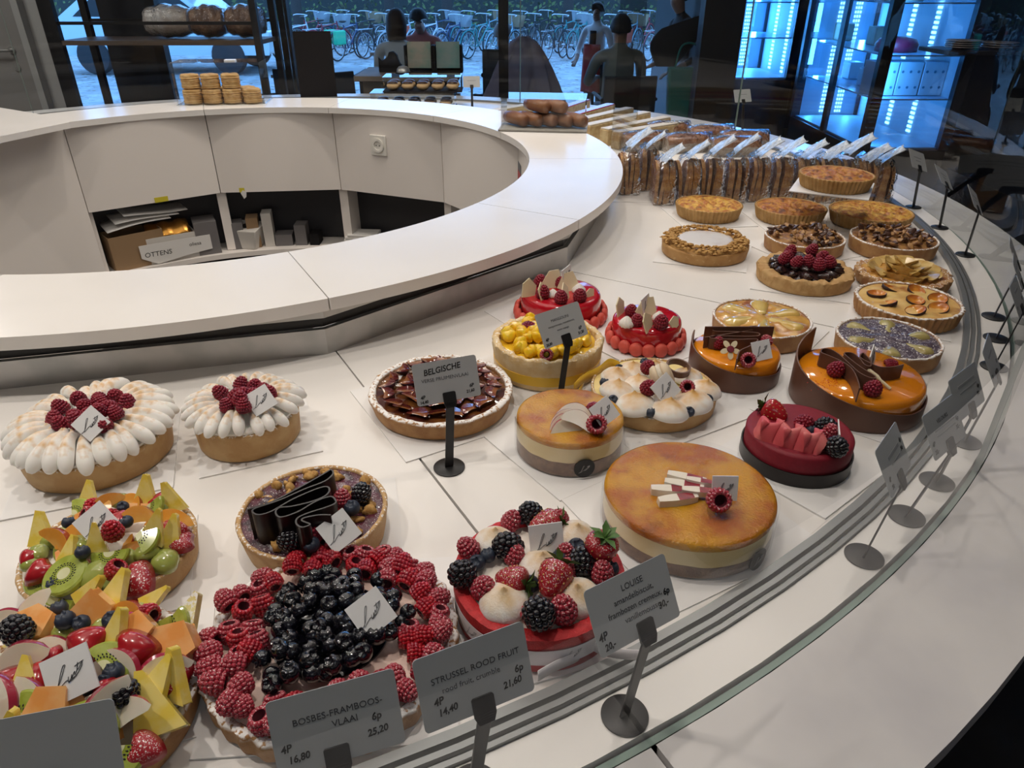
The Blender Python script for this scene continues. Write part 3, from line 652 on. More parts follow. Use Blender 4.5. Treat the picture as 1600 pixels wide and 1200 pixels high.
for k in range(30):
    a = U(0, 6.28); q = .104*math.sqrt(U(.02, 1)); kk = rnd.choice(['grape', 'kiwiq', 'apple', 'melon', 'grape', 'raspg', 'sh', 'pine'])
    cp(T[kk], t, (q*math.cos(a), q*math.sin(a), .040+.012*(1-(q/.126)**2)), facing(U(.2, .7), U(-.6, .6), U(0, 6.28)) if kk not in ('blue', 'grape') else (0, 0, a), U(.9, 1.15))
card(t, *K(465, 575), .100, .75, .1, 22, 1.22)

# ---- dark chocolate ribbon crumble tart
m_crumblef = mat('berry crumble', (.10, .018, .035), .3, col2=(.03, .008, .016), ns=60, coat=.4, dust=.12, ds=600)
m_crumb = mat('golden crumble', (.55, .32, .10), .7, col2=(.42, .22, .06), ns=120, bump=.3, bs=400)
m_dribbon = m_dchoc
board(-.262, .755, .212, 12, 'white cake board under the dark chocolate ribbon tart')
t = cake('choc', 'berry_crumble_tart', 'small berry crumble tart with folded black chocolate ribbon, behind the blueberry raspberry tart', (-.269, .75), 'tart')
shell(t, .093, .045, m_crustp, 1.07, rim=.007, drop=.006, wob=.001); filling(t, .094, .041, m_crumblef, .006, .006, 60)
for k in range(46):
    a = U(0, 6.28); q = .086*math.sqrt(U(.25, 1)); mb_s = U(.5, 1.0)
    if 'crumb' not in T:
        mb = MB(); mb.ball((0, 0, 0), (.010, .008, .006), 10, 7, nzs=2, amp=.6); mb.ball((.006, .004, .002), (.006, .006, .005), 8, 6, nzs=2, amp=.5); T['crumb'] = templ(mb, 'crumble_piece', m_crumb, ang=180)
    cp(T['crumb'], t, (q*math.cos(a), q*math.sin(a), .045), (U(0, 3), U(0, 3), U(0, 6)), mb_s)
K = crop(350, 700, 4.444)
def pixpath(root, K, pts, h): return [tuple((at(*K(x, y), h)-root.location).xy) for x, y in pts]
path = [(165, 440), (330, 390), (560, 270), (700, 190), (745, 165), (758, 195), (700, 245), (560, 300), (380, 380), (230, 430), (200, 455), (240, 478), (330, 455), (480, 370), (640, 300), (715, 283), (735, 310), (700, 350), (600, 390), (470, 420), (385, 430), (362, 465), (400, 495), (520, 455), (640, 385), (740, 352), (775, 375), (760, 410), (660, 450), (570, 470), (535, 500), (560, 530), (640, 505), (760, 470), (790, 490)]
path = path[:-8]+[(772, 400), (700, 430), (590, 465), (515, 500), (505, 540), (545, 565), (600, 545), (545, 520), (560, 500), (660, 480), (745, 480)]
pp = smoothpath(pixpath(t, K, path, .092), 5)
MB().strip(pp, .043, .092, .0022).obj('chocolate_ribbon', m_dribbon, t, ang=50, label='black folded chocolate ribbon')
putpx(t, 'straw', *K(815, 300), .060, (2.2, .5, .2), 1.25)
for k, x, y, s in [('raspd', 825, 400, 1.05), ('bk', 945, 385, 1.1), ('blue', 905, 445, 1.35), ('bk', 530, 655, 1.1), ('rasp', 645, 625, 1.1), ('blue', 632, 690, 1.3)]:
    putpx(t, k, *K(x, y), .056, (U(.6, 1.2) if k == 'bk' else U(-.4, .4), U(-.4, .4), U(0, 6)), s)
card(t, *K(798, 575), .074, .85, .3, 28, 1.12)

# ---- blueberry raspberry tart
m_creamp = mat('pink pastry cream', (.80, .60, .52), .4)
board(-.195, .565, .265, 4, 'white cake board under the blueberry raspberry tart')
t = cake('bos', 'blueberry_raspberry_tart', 'large tart with a blueberry centre ringed by glazed raspberries, behind a price sign', (-.202, .553), 'tart')
shell(t, .139, .030, m_crustd, 1.01, rim=.012, drop=.006, wob=.003, flutes=34, fa=.0015); filling(t, .127, .026, m_creamp, .008, .002)
filling(t, .066, .0345, m_blueg, .004, .003, nm='blueberry_jelly', rag=.012)
K = crop(310, 850, 3.4286)
i = 0
for gy in range(-8, 9):
    for gx in range(-8, 9):
        x = (gx+.5*(gy % 2))*.0218+U(-.003, .003); y = gy*.0188+U(-.003, .003); d = math.hypot(x, y); an = math.atan2(y, x)
        if d < .124 and d > .080+.006*math.sin(3*an+1)+.005*math.sin(5*an):
            k = 'raspg' if rnd.random() < .72 and d < .110 else 'raspd'
            rot = (U(1.0, 1.7), 0, an+PI/2+U(-.8, .8)) if rnd.random() < .7 else (U(2.4, 3.2), U(-.3, .3), 0)
            put(t, k, (t.location.x+x, t.location.y+y, t.location.z+.042+(.008 if rot[0] > 2 else 0)+U(-.002, .004)), rot, U(.98, 1.22))
for gy in range(-6, 7):
    for gx in range(-6, 7):
        x = (gx+.5*(gy % 2))*.0172+U(-.002, .002); y = gy*.0150+U(-.002, .002); d = math.hypot(x, y); an = math.atan2(y, x)
        if d < .078+.006*math.sin(3*an+1)+.005*math.sin(5*an):
            put(t, 'blueg', (t.location.x+x+.004, t.location.y+y, t.location.z+.036+.010*(1-(d/.09)**2)+U(0, .008)), (U(-1, 1), U(-1, 1), 0), U(1.15, 1.45))
card(t, *K(925, 370), .078, .8, .25, 28, 1.12)

# ---- louise: white chocolate tart with red rim, berries and meringue kisses
m_redsp = mat('red sprayed rim', (.56, .020, .025), .5, col2=(.45, .012, .016), ns=120, bump=.4, bs=500)
m_paperb = mat('white paper ribbon', (.78, .74, .76), .5); m_redside = mat('red mousse side', (.50, .035, .045), .5, col2=(.42, .025, .035), ns=25)
board(.035, .628, .216, 18, 'white cake board under the red rimmed berry cake')
t = cake('louise', 'berry_meringue_cake', 'red rimmed cake with strawberries, blackberries and white meringue kisses, behind a price sign', (.032, .623))
mb = MB(); mb.lathe([(0, 0), (.099, 0), (.100, .002), (.100, .046), (.099, .0475), (0, .0475)], 96); mb.obj('cake_body', m_redside, t)
mb = MB(); mb.lathe([(.086, .047), (.0862, .053), (.089, .0545), (.099, .0545), (.1022, .053), (.1022, .040), (.1005, .039)], 110, 0, lambda a, i, r, z: (r, z+.0008*math.sin(41*a)*math.sin(17*a))); mb.obj('red_rim', m_redsp, t)
filling(t, .0868, .0485, m_cream, .003, .001)
mb = MB(); mb.lathe([(.1012, .014), (.1018, .014), (.1018, .036), (.1012, .036)], 96, 0); 
rb = mb.obj('paper_ribbon', m_paperb, t)
def band_sig(root, r, z, az, s, parent):
    M = sig_mb(s, .00045*s/.0165, 0); v2 = []
    for x, y, zz in M.v:
        a = az+x/r; v2.append(((r+.0006)*math.cos(a), (r+.0006)*math.sin(a), z+y))
    M.v = v2; return M.obj('signature', m_ink, parent, ang=180)
for az in (-175, -140, -70): band_sig(t, .1018, .025, R(az), .014, rb)
# ribbon bow in front
def bow(root, m, nm, pts, w, h0, parent=None):
    mb = MB(); P = [Vector(p) for p in pts]; P = smoothpath(P, 6); n = len(P)
    vs = []
    for i, p in enumerate(P):
        vs += [p+Vector((0, 0, w/2)), p-Vector((0, 0, w/2))]
    fs = [(2*i, 2*i+1, 2*i+3, 2*i+2) for i in range(n-1)]
    mb.add(vs, fs); o = mb.obj(nm, m, parent or root, ang=180); s = o.modifiers.new('thick', 'SOLIDIFY'); s.thickness = .0008; return o
KL = crop(640, 780, 3.636)
def lpix(root, px, py, h): return tuple(at(px, py, h)-root.location)
bow(t, m_paperb, 'ribbon_bow', [lpix(t, 880, 1012, .022), lpix(t, 896, 1003, .028), lpix(t, 905, 1022, .022), lpix(t, 868, 1040, .024), lpix(t, 840, 1056, .023)], .017, 0)
bow(t, m_paperb, 'ribbon_bow', [lpix(t, 892, 1010, .026), lpix(t, 915, 1004, .030), lpix(t, 940, 1016, .022), lpix(t, 968, 1022, .024), lpix(t, 1000, 1024, .023)], .016, 0)
def kiss_mb(R_=.026, H_=.024):
    mb = MB(); prof = [(0, 0), (R_*.8, 0), (R_, .004), (R_*.96, .010), (R_*.78, .016), (R_*.48, .0205), (R_*.18, .0245), (R_*.05, .0285), (0, .030)]
    return mb.lathe([tuple(p) for p in smoothpath(prof, 2)], 28, 0, lambda a, i, r, z: (r*(1+.04*noise.noise(Vector((math.cos(a)*2, math.sin(a)*2, i*.2)))), z*H_/.024))
T['kiss'] = templ(kiss_mb(), 'meringue_kiss', m_kissd, ang=180)
for x, y, s in [(485, 255, 1.0), (745, 400, 1.05), (540, 600, 1.10), (945, 215, .95), (955, 570, 1.05)]:
    putpx(t, 'kiss', *KL(x, y+12), .053, (U(-.1, .1), U(-.1, .1), U(0, 6)), s)
L_ = [('raspd', 555, 150, 1.15), ('blue', 635, 105, 1.25), ('bk', 745, 95, 1.25), ('raspd', 845, 130, 1.2), ('bk', 635, 275, 1.45), ('raspd', 365, 300, 1.2), ('blue', 452, 335, 1.2), ('blue', 395, 360, 1.3), ('bk', 355, 425, 1.35), ('raspd', 400, 520, 1.25), ('raspd', 580, 345, 1.15), ('raspd', 612, 455, 1.1), ('blue', 685, 470, 1.3), ('blue', 855, 355, 1.35), ('raspd', 885, 330, 1.1), ('blue', 938, 275, 1.4), ('raspd', 905, 420, 1.1), ('bk', 985, 425, 1.35), ('raspd', 1090, 450, 1.2), ('blue', 1135, 415, 1.2), ('raspd', 670, 680, 1.3), ('bk', 785, 690, 1.45), ('raspd', 880, 665, 1.4)]
for k, x, y, s in L_: putpx(t, k, *KL(x, y+14), .056 if k != 'bk' else .062, (U(.5, 1.2) if k == 'bk' else U(-.7, .7), U(-.4, .4), U(0, 6)), s)
for x, y, rot, s in [(680, 165, (1.45, 0, 1.9), 1.25), (490, 430, (1.45, 0, 1.15), 1.2), (1050, 325, (.12, .2, .3), 1.35), (775, 550, (1.2, 0, 2.7), 1.35)]:
    putpx(t, 'strawd', *KL(x, y+(36 if rot[0] < .5 else 10)), .056 if rot[0] < .5 else .068, rot, s)
card(t, *KL(778, 235), .082, 1.15, .12, 3, 1.15)
# ---- plum tart
m_plumf = mat('plum filling', (.075, .018, .012), .12, col2=(.16, .06, .015), ns=35, coat=1)
b = edge_board((560, 630), (627.5, 716), 'white cake board under the plum tart')
L0 = .27; A, B = at(560, 630), at(627.5, 716); dr = math.degrees(math.atan2(B.y-A.y, B.x-A.x)); bpy.data.objects.remove(b)
board(-.127+.004, 1.099, .262, dr, 'white cake board under the plum tart')
t = cake('plum', 'plum_tart', 'plum tart with glazed dark plum slices and sugared rim, behind the handwritten sign', (-.127, 1.099), 'tart')
shell(t, .122, .034, m_crustd, 1.05, rim=.013, drop=.007, wob=.003); filling(t, .115, .028, m_plumf, .002, .003)
for rr, k0, s in ((.093, 20, .95), (.060, 13, .95), (.028, 6, .9)):
    for k in range(k0):
        a = 2*PI*k/k0+U(-.08, .08)
        cp(T['plum'], t, (rr*math.cos(a), rr*math.sin(a), .034+U(0, .003)), (U(-.55, -.05), U(-.15, .15), a+PI/2+U(-.4, .4)+(.4 if rr < .09 else 0)), s*U(.9, 1.1))
# ---- mango charlotte
m_bisc = mat('ladyfinger biscuit', (.66, .46, .22), .7, col2=(.74, .58, .34), ns=30, bump=.25, bs=200, dust=.25)
m_yrib = mat('yellow satin ribbon', (.74, .44, .02), .35, sheen=.3)
board(.069, 1.238, .235, 40, 'white cake board under the mango charlotte')
t = cake('mango', 'mango_charlotte', 'mango cake in a pale biscuit wall tied with a yellow ribbon', (.069, 1.238))
shell(t, .102, .066, m_bisc, 1.05, rim=.014, drop=.012, wob=.006, nm='biscuit_wall'); filling(t, .092, .056, mat('mango jelly', (.8, .5, .03), .15, coat=.8), .004, .004)
rb = MB().lathe([(.1030, .012), (.1048, .012), (.1055, .031), (.1037, .031)], 96).obj('ribbon', m_yrib, t, label='yellow satin ribbon')
bow(t, m_yrib, 'ribbon_bow', [lpix(t, 897, 606, .030), lpix(t, 915, 590, .036), lpix(t, 935, 580, .038), lpix(t, 952, 567, .040), lpix(t, 968, 572, .030)], .018, 0)
bow(t, m_yrib, 'ribbon_bow', [lpix(t, 900, 602, .032), lpix(t, 912, 590, .026), lpix(t, 910, 602, .019), lpix(t, 902, 617, .014)], .016, 0)
for k in range(64):
    a = U(0, 6.28); q = .084*math.sqrt(U(.0, 1)); cp(T['mango'], t, (q*math.cos(a), q*math.sin(a), .064+.008*(1-(q/.09)**2)), (U(0, 3), U(0, 3), U(0, 6)), U(.8, 1.2))
KM = crop(740, 410, 4.444)
putpx(t, 'rasp', *KM(348, 460), .072, (1.2, 0, 1), 1.25); putpx(t, 'raspd', *KM(508, 640), .078, (-2.1, 0, 0), 1.1)
# ---- red glazed domes with coral macarons
m_redgl = mat('red mirror glaze', (.50, .008, .020), .06, coat=1); m_coral = mat('coral macaron', (.66, .10, .07), .55, col2=(.58, .08, .055), ns=60)
mb = MB(); mb.lathe([(0, -.004), (.0125, -.004), (.0140, -.002), (.0140, .001), (.0125, .0045), (.008, .007), (0, .008)], 24, 0); T['mac'] = templ(mb, 'coral_macaron', m_coral, ang=180)
mb = MB(); mb.prism([(-.016, 0), (.012, 0), (.016, .020), (0, .036), (-.014, .026)], -.0012, .0012); T['shard'] = templ(mb, 'white_chocolate_shard', m_wchoc)
mb = MB(); P = [(0, 0), (.010, 0), (.0115, .003), (.0105, .007), (.007, .011), (.003, .015), (0, .017)]
mb.lathe(P, 40, 0, lambda a, i, r, z: (r*(1+.10*math.cos(10*a+z*120)), z)); T['dot'] = templ(mb, 'cream_rosette', m_merb, ang=180)
def dome(key, label, c, rb_, h, rm, nm):
    t = cake(key, 'red_glazed_cake', label, c, 'cake', 'red glazed cakes with macarons')
    MB().lathe([(0, 0), (rb_*.98, 0), (rb_, .004), (rb_, h*.72), (rb_*.985, h*.88), (rb_*.94, h*.97), (rb_*.86, h), (0, h)], 96).obj('glazed_body', m_redgl, t, ang=180)
    for k in range(nm):
        a = 2*PI*k/nm; cp(T['mac'], t, (rm*math.cos(a), rm*math.sin(a), .0142), Euler((0, PI/2-.12, a)), U(.97, 1.05))
    return t
board(.110, 1.481, .25, 35, 'white cake board under the larger red glazed cake'); board(.282, 1.353, .21, 38, 'white cake board under the smaller red glazed cake')
t = dome('red1', 'larger red glazed cake ringed with coral macarons, behind the mango cake', (.110, 1.481), .090, .060, .099, 24)
for k, x, y, s, rot, dz in [('shard', 385, 230, 1.15, (1.4, .1, .5), 0), ('rasp', 455, 150, 1.25, (.3, .2, 0), 0), ('shard', 525, 170, 1.3, (1.35, .5, .1), 0), ('rasp', 475, 235, 1.35, (.2, .1, 0), 0), ('shard', 505, 240, 1.1, (1.3, -.2, .9), 0), ('dot', 550, 230, 1.1, (0, 0, 0), 0), ('shard', 640, 190, 1.3, (1.3, .3, -.1), 0), ('shard', 650, 250, 1.1, (1.3, 0, 1.2), 0), ('rasp', 605, 270, 1.3, (.2, 0, 0), 0), ('rasp', 600, 160, 1.1, (.2, 0, 0), 0), ('dot', 730, 200, 1.3, (0, 0, 0), 0), ('rasp', 735, 255, 1.3, (.3, 0, 0), 0), ('shard', 790, 235, .7, (1.2, .9, .3), 0)]:
    putpx(t, k, *KM(x, y+8), .0635+dz, rot, s)
card(t, *KM(650, 85), .095, 1.4, .9, 10, .95)
t = dome('red2', 'smaller red glazed cake ringed with coral macarons, right of the mango cake', (.282, 1.353), .072, .056, .0775, 19)
for k, x, y, s, rot in [('shard', 1025, 350, 1.1, (1.4, -.1, 1.0)), ('rasp', 1090, 350, 1.15, (.4, 0, 0)), ('dot', 1060, 430, 1.3, (0, 0, 0)), ('rasp', 1130, 425, 1.15, (.2, 0, 0)), ('shard', 1175, 370, 1.35, (1.1, .6, .1)), ('shard', 1225, 450, 1.1, (1.3, -.3, 1.0)), ('dot', 1285, 390, 1.2, (0, 0, 0)), ('rasp', 1295, 440, 1.35, (.3, 0, 0)), ('shard', 1375, 440, .8, (1.0, .9, .2))]:
    putpx(t, k, *KM(x, y+10), .0595, rot, s)
card(t, *KM(1197, 285), .085, 1.4, .9, 10, .9)
# ---- lemon meringue tart with macaron
m_lemon = mat('lemon cream', (.78, .62, .26), .3)
A, B = at(1023, 703), at(1140, 659); dr = math.degrees(math.atan2(B.y-A.y, B.x-A.x))
board(.255, 1.108, .262, dr, 'white cake board under the torched meringue tart')
t = cake('lemon', 'lemon_meringue_tart', 'pale tart with torched meringue puffs, blueberries and a cream macaron', (.255, 1.108), 'tart')
shell(t, .110, .030, m_crustp, 1.02, rim=.005, drop=.004); filling(t, .107, .027, m_lemon, .001, .001)
KC = crop(780, 540, 4.444)
T['puff'] = templ(kiss_mb(.027, .019), 'meringue_puff', m_kiss, ang=180)
for x, y, s in [(925, 175, 1.0), (815, 220, 1.05), (815, 315, 1.1), (945, 420, 1.25), (1175, 460, 1.2), (1340, 400, 1.2), (1420, 310, 1.05), (1300, 215, 1.0), (1080, 165, 1.0), (965, 270, 1.0), (1150, 350, 1.0), (1080, 300, .95)]:
    putpx(t, 'puff', *KC(x, y+25), .032, (U(-.12, .12), U(-.12, .12), U(0, 6)), (s*1.05, s*1.05, s*1.25))
for x, y in [(725, 280), (785, 385), (1047, 488), (1310, 468), (1450, 382), (825, 168), (1005, 132)]: putpx(t, 'blue', *KC(x, y+8), .036, None, 1.15)
putpx(t, 'rasp', *KC(1015, 175), .056, (.4, .3, 0), 1.15); putpx(t, 'rasp', *KC(1020, 318), .058, (.5, .2, 0), 1.25); putpx(t, 'raspd', *KC(1310, 285), .066, (-2.2, .2, -.3), 1.15)
m_mac = mat('cream macaron', (.72, .58, .40), .5); m_macf = mat('macaron filling', (.78, .70, .56), .6, bump=.5, bs=600)
mb = MB(); mb.lathe([(0, .004), (.021, .004), (.0235, .0065), (.0235, .009), (.021, .0145), (.013, .018), (0, .019)], 32, 0); mb.lathe([(0, -.004), (.021, -.004), (.0235, -.0065), (.0235, -.009), (.021, -.0145), (.013, -.018), (0, -.019)], 32, 0)
mb.lathe([(.0205, -.0045), (.0228, -.003), (.022, 0), (.0228, .003), (.0205, .0045)], 40, 1)
mb.obj('macaron', [m_mac, m_macf], t, loc=at(*KC(1130, 215), .072)-t.location, rot=(.35, 1.05, .35), ang=70)
pp = [(.021*math.cos(R(a)), .021*math.sin(R(a))) for a in range(-150, 191, 12)]
MB().strip(pp, 0, .012, .003).obj('chocolate_ring', m_choc, t, loc=at(*KC(1235, 175), .055)-t.location, rot=(.15, .1, 0), ang=50)
card(t, *KC(1155, 300), .072, 1.0, .3, 32, 1.12)
# ---- cheesecakes in acetate collars
m_brulee = mat('caramelised top', (.57, .28, .008), .13, col2=(.40, .12, .004), ns=17, lo=.40, hi=.62, bump=.55, bs=260, coat=0, spec=.6, col3=(.20, .06, .010), ns3=22, lo3=.62, hi3=.78)
m_cheese = mat('cheese cream layer', (.80, .67, .38), .45, col2=(.74, .58, .28), ns=20); m_bis = mat('biscuit base', (.20, .13, .10), .8, col2=(.26, .17, .12), ns=90, bump=.4, bs=300)
m_acet = glass('acetate collar', (.96, .96, .96), 1.5, boost=1.5); m_plate = mat('clear round plate', (.75, .73, .72), .12)
m_fig = mat('fig piece', (.30, .02, .035), .3, col2=(.16, .01, .03), ns=90)
def cheesecake(key, label, c, r, h, b1):
    t = cake(key, 'caramel_cheesecake', label, c, 'cake', 'caramel topped cheesecakes')
    def wv(z): return lambda a, i, q, zz: (q, zz+(.003*noise.noise(Vector((math.cos(a)*3, math.sin(a)*3, c[0]*9))) if abs(zz-z) < .002 else 0))
    MB().lathe([(0, .002), (r, .002), (r, b1), (0, b1)], 96, 0, wv(b1)).obj('biscuit_base', m_bis, t)
    MB().lathe([(0, b1-.001), (r-.0005, b1-.001), (r-.0005, h-.010), (0, h-.010)], 96, 0, wv(b1-.001)).obj('cream_layer', m_cheese, t)
    mb = MB(); prof = [(0, h-.012), (r-.001, h-.012), (r, h-.009), (r-.001, h-.003), (r-.006, h)]+[((r-.006)*(9-i)/9, h) for i in range(1, 10)]
    mb.lathe(prof, 96, 0, lambda a, i, q, z: (q, z+(.0020*noise.noise(Vector((q*math.cos(a)*45, q*math.sin(a)*45, 3))) if i > 3 else 0))); mb.obj('caramel_top', m_brulee, t, ang=180)
    mb = MB(); mb.lathe([(r+.0025, .002), (r+.0025, h+.003)], 96); o = mb.obj('acetate_collar', m_acet, t, ang=180, label='clear acetate collar')
    return t
T['plate'] = None
A, B = at(780, 702), at(871, 778.5); dr = math.degrees(math.atan2(B.y-A.y, B.x-A.x))
board(.096, .966, .205, dr, 'white cake board under the small caramel cheesecake'); board(.245, .785, .262, dr-6, 'white cake board under the large caramel cheesecake')
t = cheesecake('chees1', 'small caramel topped cheesecake with fanned apple slices', (.093, .963), .086, .062, .026)
for k, (x, y, z) in enumerate([(440, 560, 1.1), (450, 520, 1.12), (470, 490, 1.15), (500, 465, 1.15), (530, 450, 1.15), (545, 500, 1.1)]):
    putpx(t, 'apple', *KC(x+10, y+5), .071+.003*k, facing(.75, .15, .25-.16*k), z)
putpx(t, 'rasp', *KC(640, 475), .068, (.4, .2, 0), 1.15); putpx(t, 'raspd', *KC(680, 545), .088, (-2.15, .1, -.1), 1.4)
card(t, *KC(730, 460), .098, 1.0, .25, 28, 1.0)
def sticker(t, px, py, r, c, z):
    p = at(px, py, z); az = math.atan2(p.y-c[1], p.x-c[0]); q = (r*math.cos(az), r*math.sin(az), z-BZ); rr = .0165
    M = Matrix.Translation(q) @ Matrix.Rotation(az+PI/2, 4, 'Z') @ Matrix.Rotation(PI/2, 4, 'X')
    mb = MB(); mb.lathe([(0, -.0004), (rr, -.0004), (rr, .0008), (0, .0008)], 32, 0)
    mb.v = [(x, y, z+.0-(x*x)/(2*r)) for x, y, z in mb.v]
    o = mb.obj('round_sticker', m_blk, t, label='round black sticker'); o.matrix_local = M
    g = sig_mb(.011, .0003, .0011).obj('signature', m_steel, o, ang=180)
sticker(t, 912, 729, .0895, (.093, .963), .022)
t = cheesecake('chees2', 'large caramel topped cheesecake with white fig pieces and one raspberry', (.245, .780), .117, .056, .020)
KB = crop(920, 690, 5)
m_figw = mat('fig white flesh', (.80, .74, .64), .3, coat=.4)
def figpiece():
    mb = MB(); n = 10
    for i in range(n+1):
        u = i/n; x = -.021+.042*u; w = .0062*(.55+.45*math.sin(PI*(.1+.85*u)))
        mb.v += [(x, -w, 0), (x, w, 0), (x, w*.8, .008), (x, -w*.8, .008)]
    for i in range(n):
        for j in range(4): mb.f.append((i*4+j, (i+1)*4+j, (i+1)*4+(j+1) % 4, i*4+(j+1) % 4)); mb.m.append(1 if (5 <= i <= 8 and j in (0, 1, 2)) or j == 0 else 0)
    mb.f += [(3, 2, 1, 0), (n*4, n*4+1, n*4+2, n*4+3)]; mb.m += [0, 0]
    return templ(mb, 'fig_piece', [m_figw, m_fig], ang=60)
T['fig'] = figpiece()
for x, y, az, s, dz in [(760, 310, -.35, 1.25, .004), (740, 365, -.28, 1.25, .003), (640, 405, -.08, 1.3, .0), (690, 475, .18, 1.3, 0), (870, 330, -.3, .9, .010), (860, 410, -.15, 1.1, .006)]:
    putpx(t, 'fig', *KB(x, y), .060+dz, (.1, 0, az), s)
putpx(t, 'raspd', *KB(1035, 465), .087, (-2.15, .1, -.1), 1.45)
card(t, *KB(1062, 365), .084, 1.25, -.02, 0, .95)
sticker(t, 1174, 867, .1205, (.245, .780), .018)
# ---- orange glazed cakes with chocolate wrap
m_or = mat('orange mirror glaze', (.80, .27, .008), .07, coat=1, col2=(.74, .23, .006), ns=10)
m_spk = mat('red glaze speckle', (.55, .03, .006), .2)
def orange(key, label, c, r, h, zl, zr, a0):
    t = cake(key, 'orange_glazed_cake', label, c, 'cake', 'orange glazed cakes in chocolate wraps')
    MB().lathe([(0, 0), (r*.97, 0), (r*.975, .004), (r*.975, h*.75), (r*.955, h*.92), (r*.90, h), (0, h)], 96).obj('glazed_body', m_or, t, ang=180)
    n = 90; pp = [((r+.0012*(1-k/n))*math.cos(R(a0)+2*PI*1.03*k/n), (r+.0012*(1-k/n))*math.sin(R(a0)+2*PI*1.03*k/n)) for k in range(n+1)]
    MB().strip(pp, 0, 0, .0024, zf=lambda u: (0, zl+(zr-zl)*min(1, u*2.1)**.8 if u < .48 else (zr if u < .62 else zr+(h*.92-zr)*(u-.62)/.38))).obj('chocolate_wrap', m_choc, t, ang=50)
    return t
A, B = at(1174.5, 637), at(1240, 588); dr = math.degrees(math.atan2(B.y-A.y, B.x-A.x))
board(.431, 1.216, .20, dr, 'white cake board under the smaller orange cake'); board(.614, 1.120, .222, -40, 'white cake board under the larger orange cake')
t = orange('or1', 'smaller orange glazed cake with white chocolate flower, in a milk chocolate wrap', (.431, 1.216), .084, .054, .070, .026, 150)
KO = crop(1060, 450, 6.154)
pp = smoothpath(pixpath(t, KO, [(250, 480), (520, 440), (740, 400), (740, 370), (600, 385), (360, 395), (350, 420), (520, 425), (750, 435), (765, 465), (600, 470), (330, 465), (330, 490), (560, 500), (760, 500), (690, 560), (590, 610), (560, 690)], .080), 5)
MB().strip(pp, .055, .078, .0020).obj('chocolate_ribbon', m_choc, t, ang=50)
A, B = at(*KO(245, 450), .07)-t.location, at(*KO(905, 450), .07)-t.location
MB().strip([A.xy, (A.xy+B.xy)/2, B.xy], .054, .084, .0022).obj('chocolate_sheet', m_choc, t, ang=50)
fl = bpy.data.objects.new('chocolate_flower', None); COL.objects.link(fl); fl.parent = t; fl.location = at(*KO(500, 590), .075)-t.location; fl.rotation_euler = (.9, .1, -.1); fl['label'] = 'white chocolate flower with a red centre'
mb = MB(); mb.lathe([(0, -.001), (.0062, -.001), (.0062, .001), (0, .001)], 20, M=Matrix.Translation((.0115, 0, 0)) @ Matrix.Diagonal((1.25, .8, 1, 1)))
for k in range(5): mb.obj('petal', m_wchoc, fl, rot=(0, 0, R(60+72*k)))
MB().lathe([(0, .0012), (.0068, .0012), (.006, .004), (0, .0045)], 20).obj('flower_centre', mat('flower centre', (.20, .02, .04), .4), fl)
putpx(t, 'rasp', *KO(370, 560), .060, (.5, 0, 0), 1.1); putpx(t, 'raspd', *KO(820, 490), .070, (1.5, .2, .3), 1.0); putpx(t, 'raspd', *KO(675, 690), .076, (-2.1, .2, -.4), 1.25)
card(t, *KO(800, 600), .076, 1.1, .15, 8, 1.0)
t = orange('or2', 'larger orange glazed cake with folded chocolate ribbon and red speckles, in a tall chocolate wrap', (.624, 1.112), .111, .056, .098, .030, 118)
KP = crop(1200, 480, 5.333)
pp = smoothpath(pixpath(t, KP, [(760, 690), (740, 610), (690, 520), (600, 460), (500, 415), (440, 390), (450, 362), (510, 362), (580, 400), (660, 470), (760, 560), (860, 605), (890, 590), (780, 520), (700, 460), (640, 410), (640, 392), (700, 395), (760, 440), (800, 490), (850, 505), (850, 460), (800, 400), (775, 400), (765, 430), (830, 470), (930, 510), (1040, 510), (1125, 490)], .084), 5)
MB().strip(pp, .057, .084, .0020).obj('chocolate_ribbon', m_choc, t, ang=50)
P1, P2 = at(*KP(835, 520), .080)-t.location, at(*KP(1020, 680), .062)-t.location
MB().tube([P1, P1*.6+P2*.4+Vector((0, 0, .001)), P1*.45+P2*.55, P2], [.0035, .0038, .0026, .0028], 8).obj('white_chocolate_stick', m_wchoc, t)
putpx(t, 'rasp', *KP(535, 550), .062, (.5, .2, 0), 1.3); putpx(t, 'rasp', *KP(850, 710), .062, (.5, 0, 0), 1.3); putpx(t, 'rasp', *KP(970, 485), .060, (1.3, 0, 1.4), 1.0)
card(t, *KP(872, 420), .085, 1.35, .95, 20, .95)
mb = MB()
for k in range(80):
    p = at(*KP(520+rnd.gauss(0, 60), 625+rnd.gauss(0, 28)), .060)-t.location; mb.ball((p.x, p.y, .0562), (U(.0005, .0014), U(.0005, .0014), .0003), 6, 4)
o = mb.obj('red_speckles', m_spk, t, ang=180); o['kind'] = 'stuff'
# ---- red velvet oval cake
m_rv = mat('red velvet coat', (.235, .006, .020), .55, col2=(.21, .005, .018), ns=200, bump=.15, bs=700)
m_pinkc = mat('pink piped cream', (.62, .085, .10), .45, col2=(.72, .22, .20), ns=22, lo=.5, hi=.7)
A, B = at(1261, 798), at(1359, 726); dr = math.degrees(math.atan2(B.y-A.y, B.x-A.x))
board(.462, .927, .205, dr, 'white cake board under the dark red cake')
t = cake('redo', 'red_velvet_cake', 'dark red velvet cake on a black chocolate band with strawberry and pink cream', (.453, .934))
MB().lathe([(0, .0), (.080, 0), (.081, .003), (.081, .047), (.0785, .0505), (.072, .052), (0, .052)], 96).obj('cake_body', m_rv, t, ang=60)
n = 80; MB().strip([(.0838*math.cos(2.3+6.4*k/n), .0838*math.sin(2.3+6.4*k/n)) for k in range(n+1)], 0, .023, .002).obj('chocolate_band', m_dchoc, t, ang=50, label='black chocolate band')
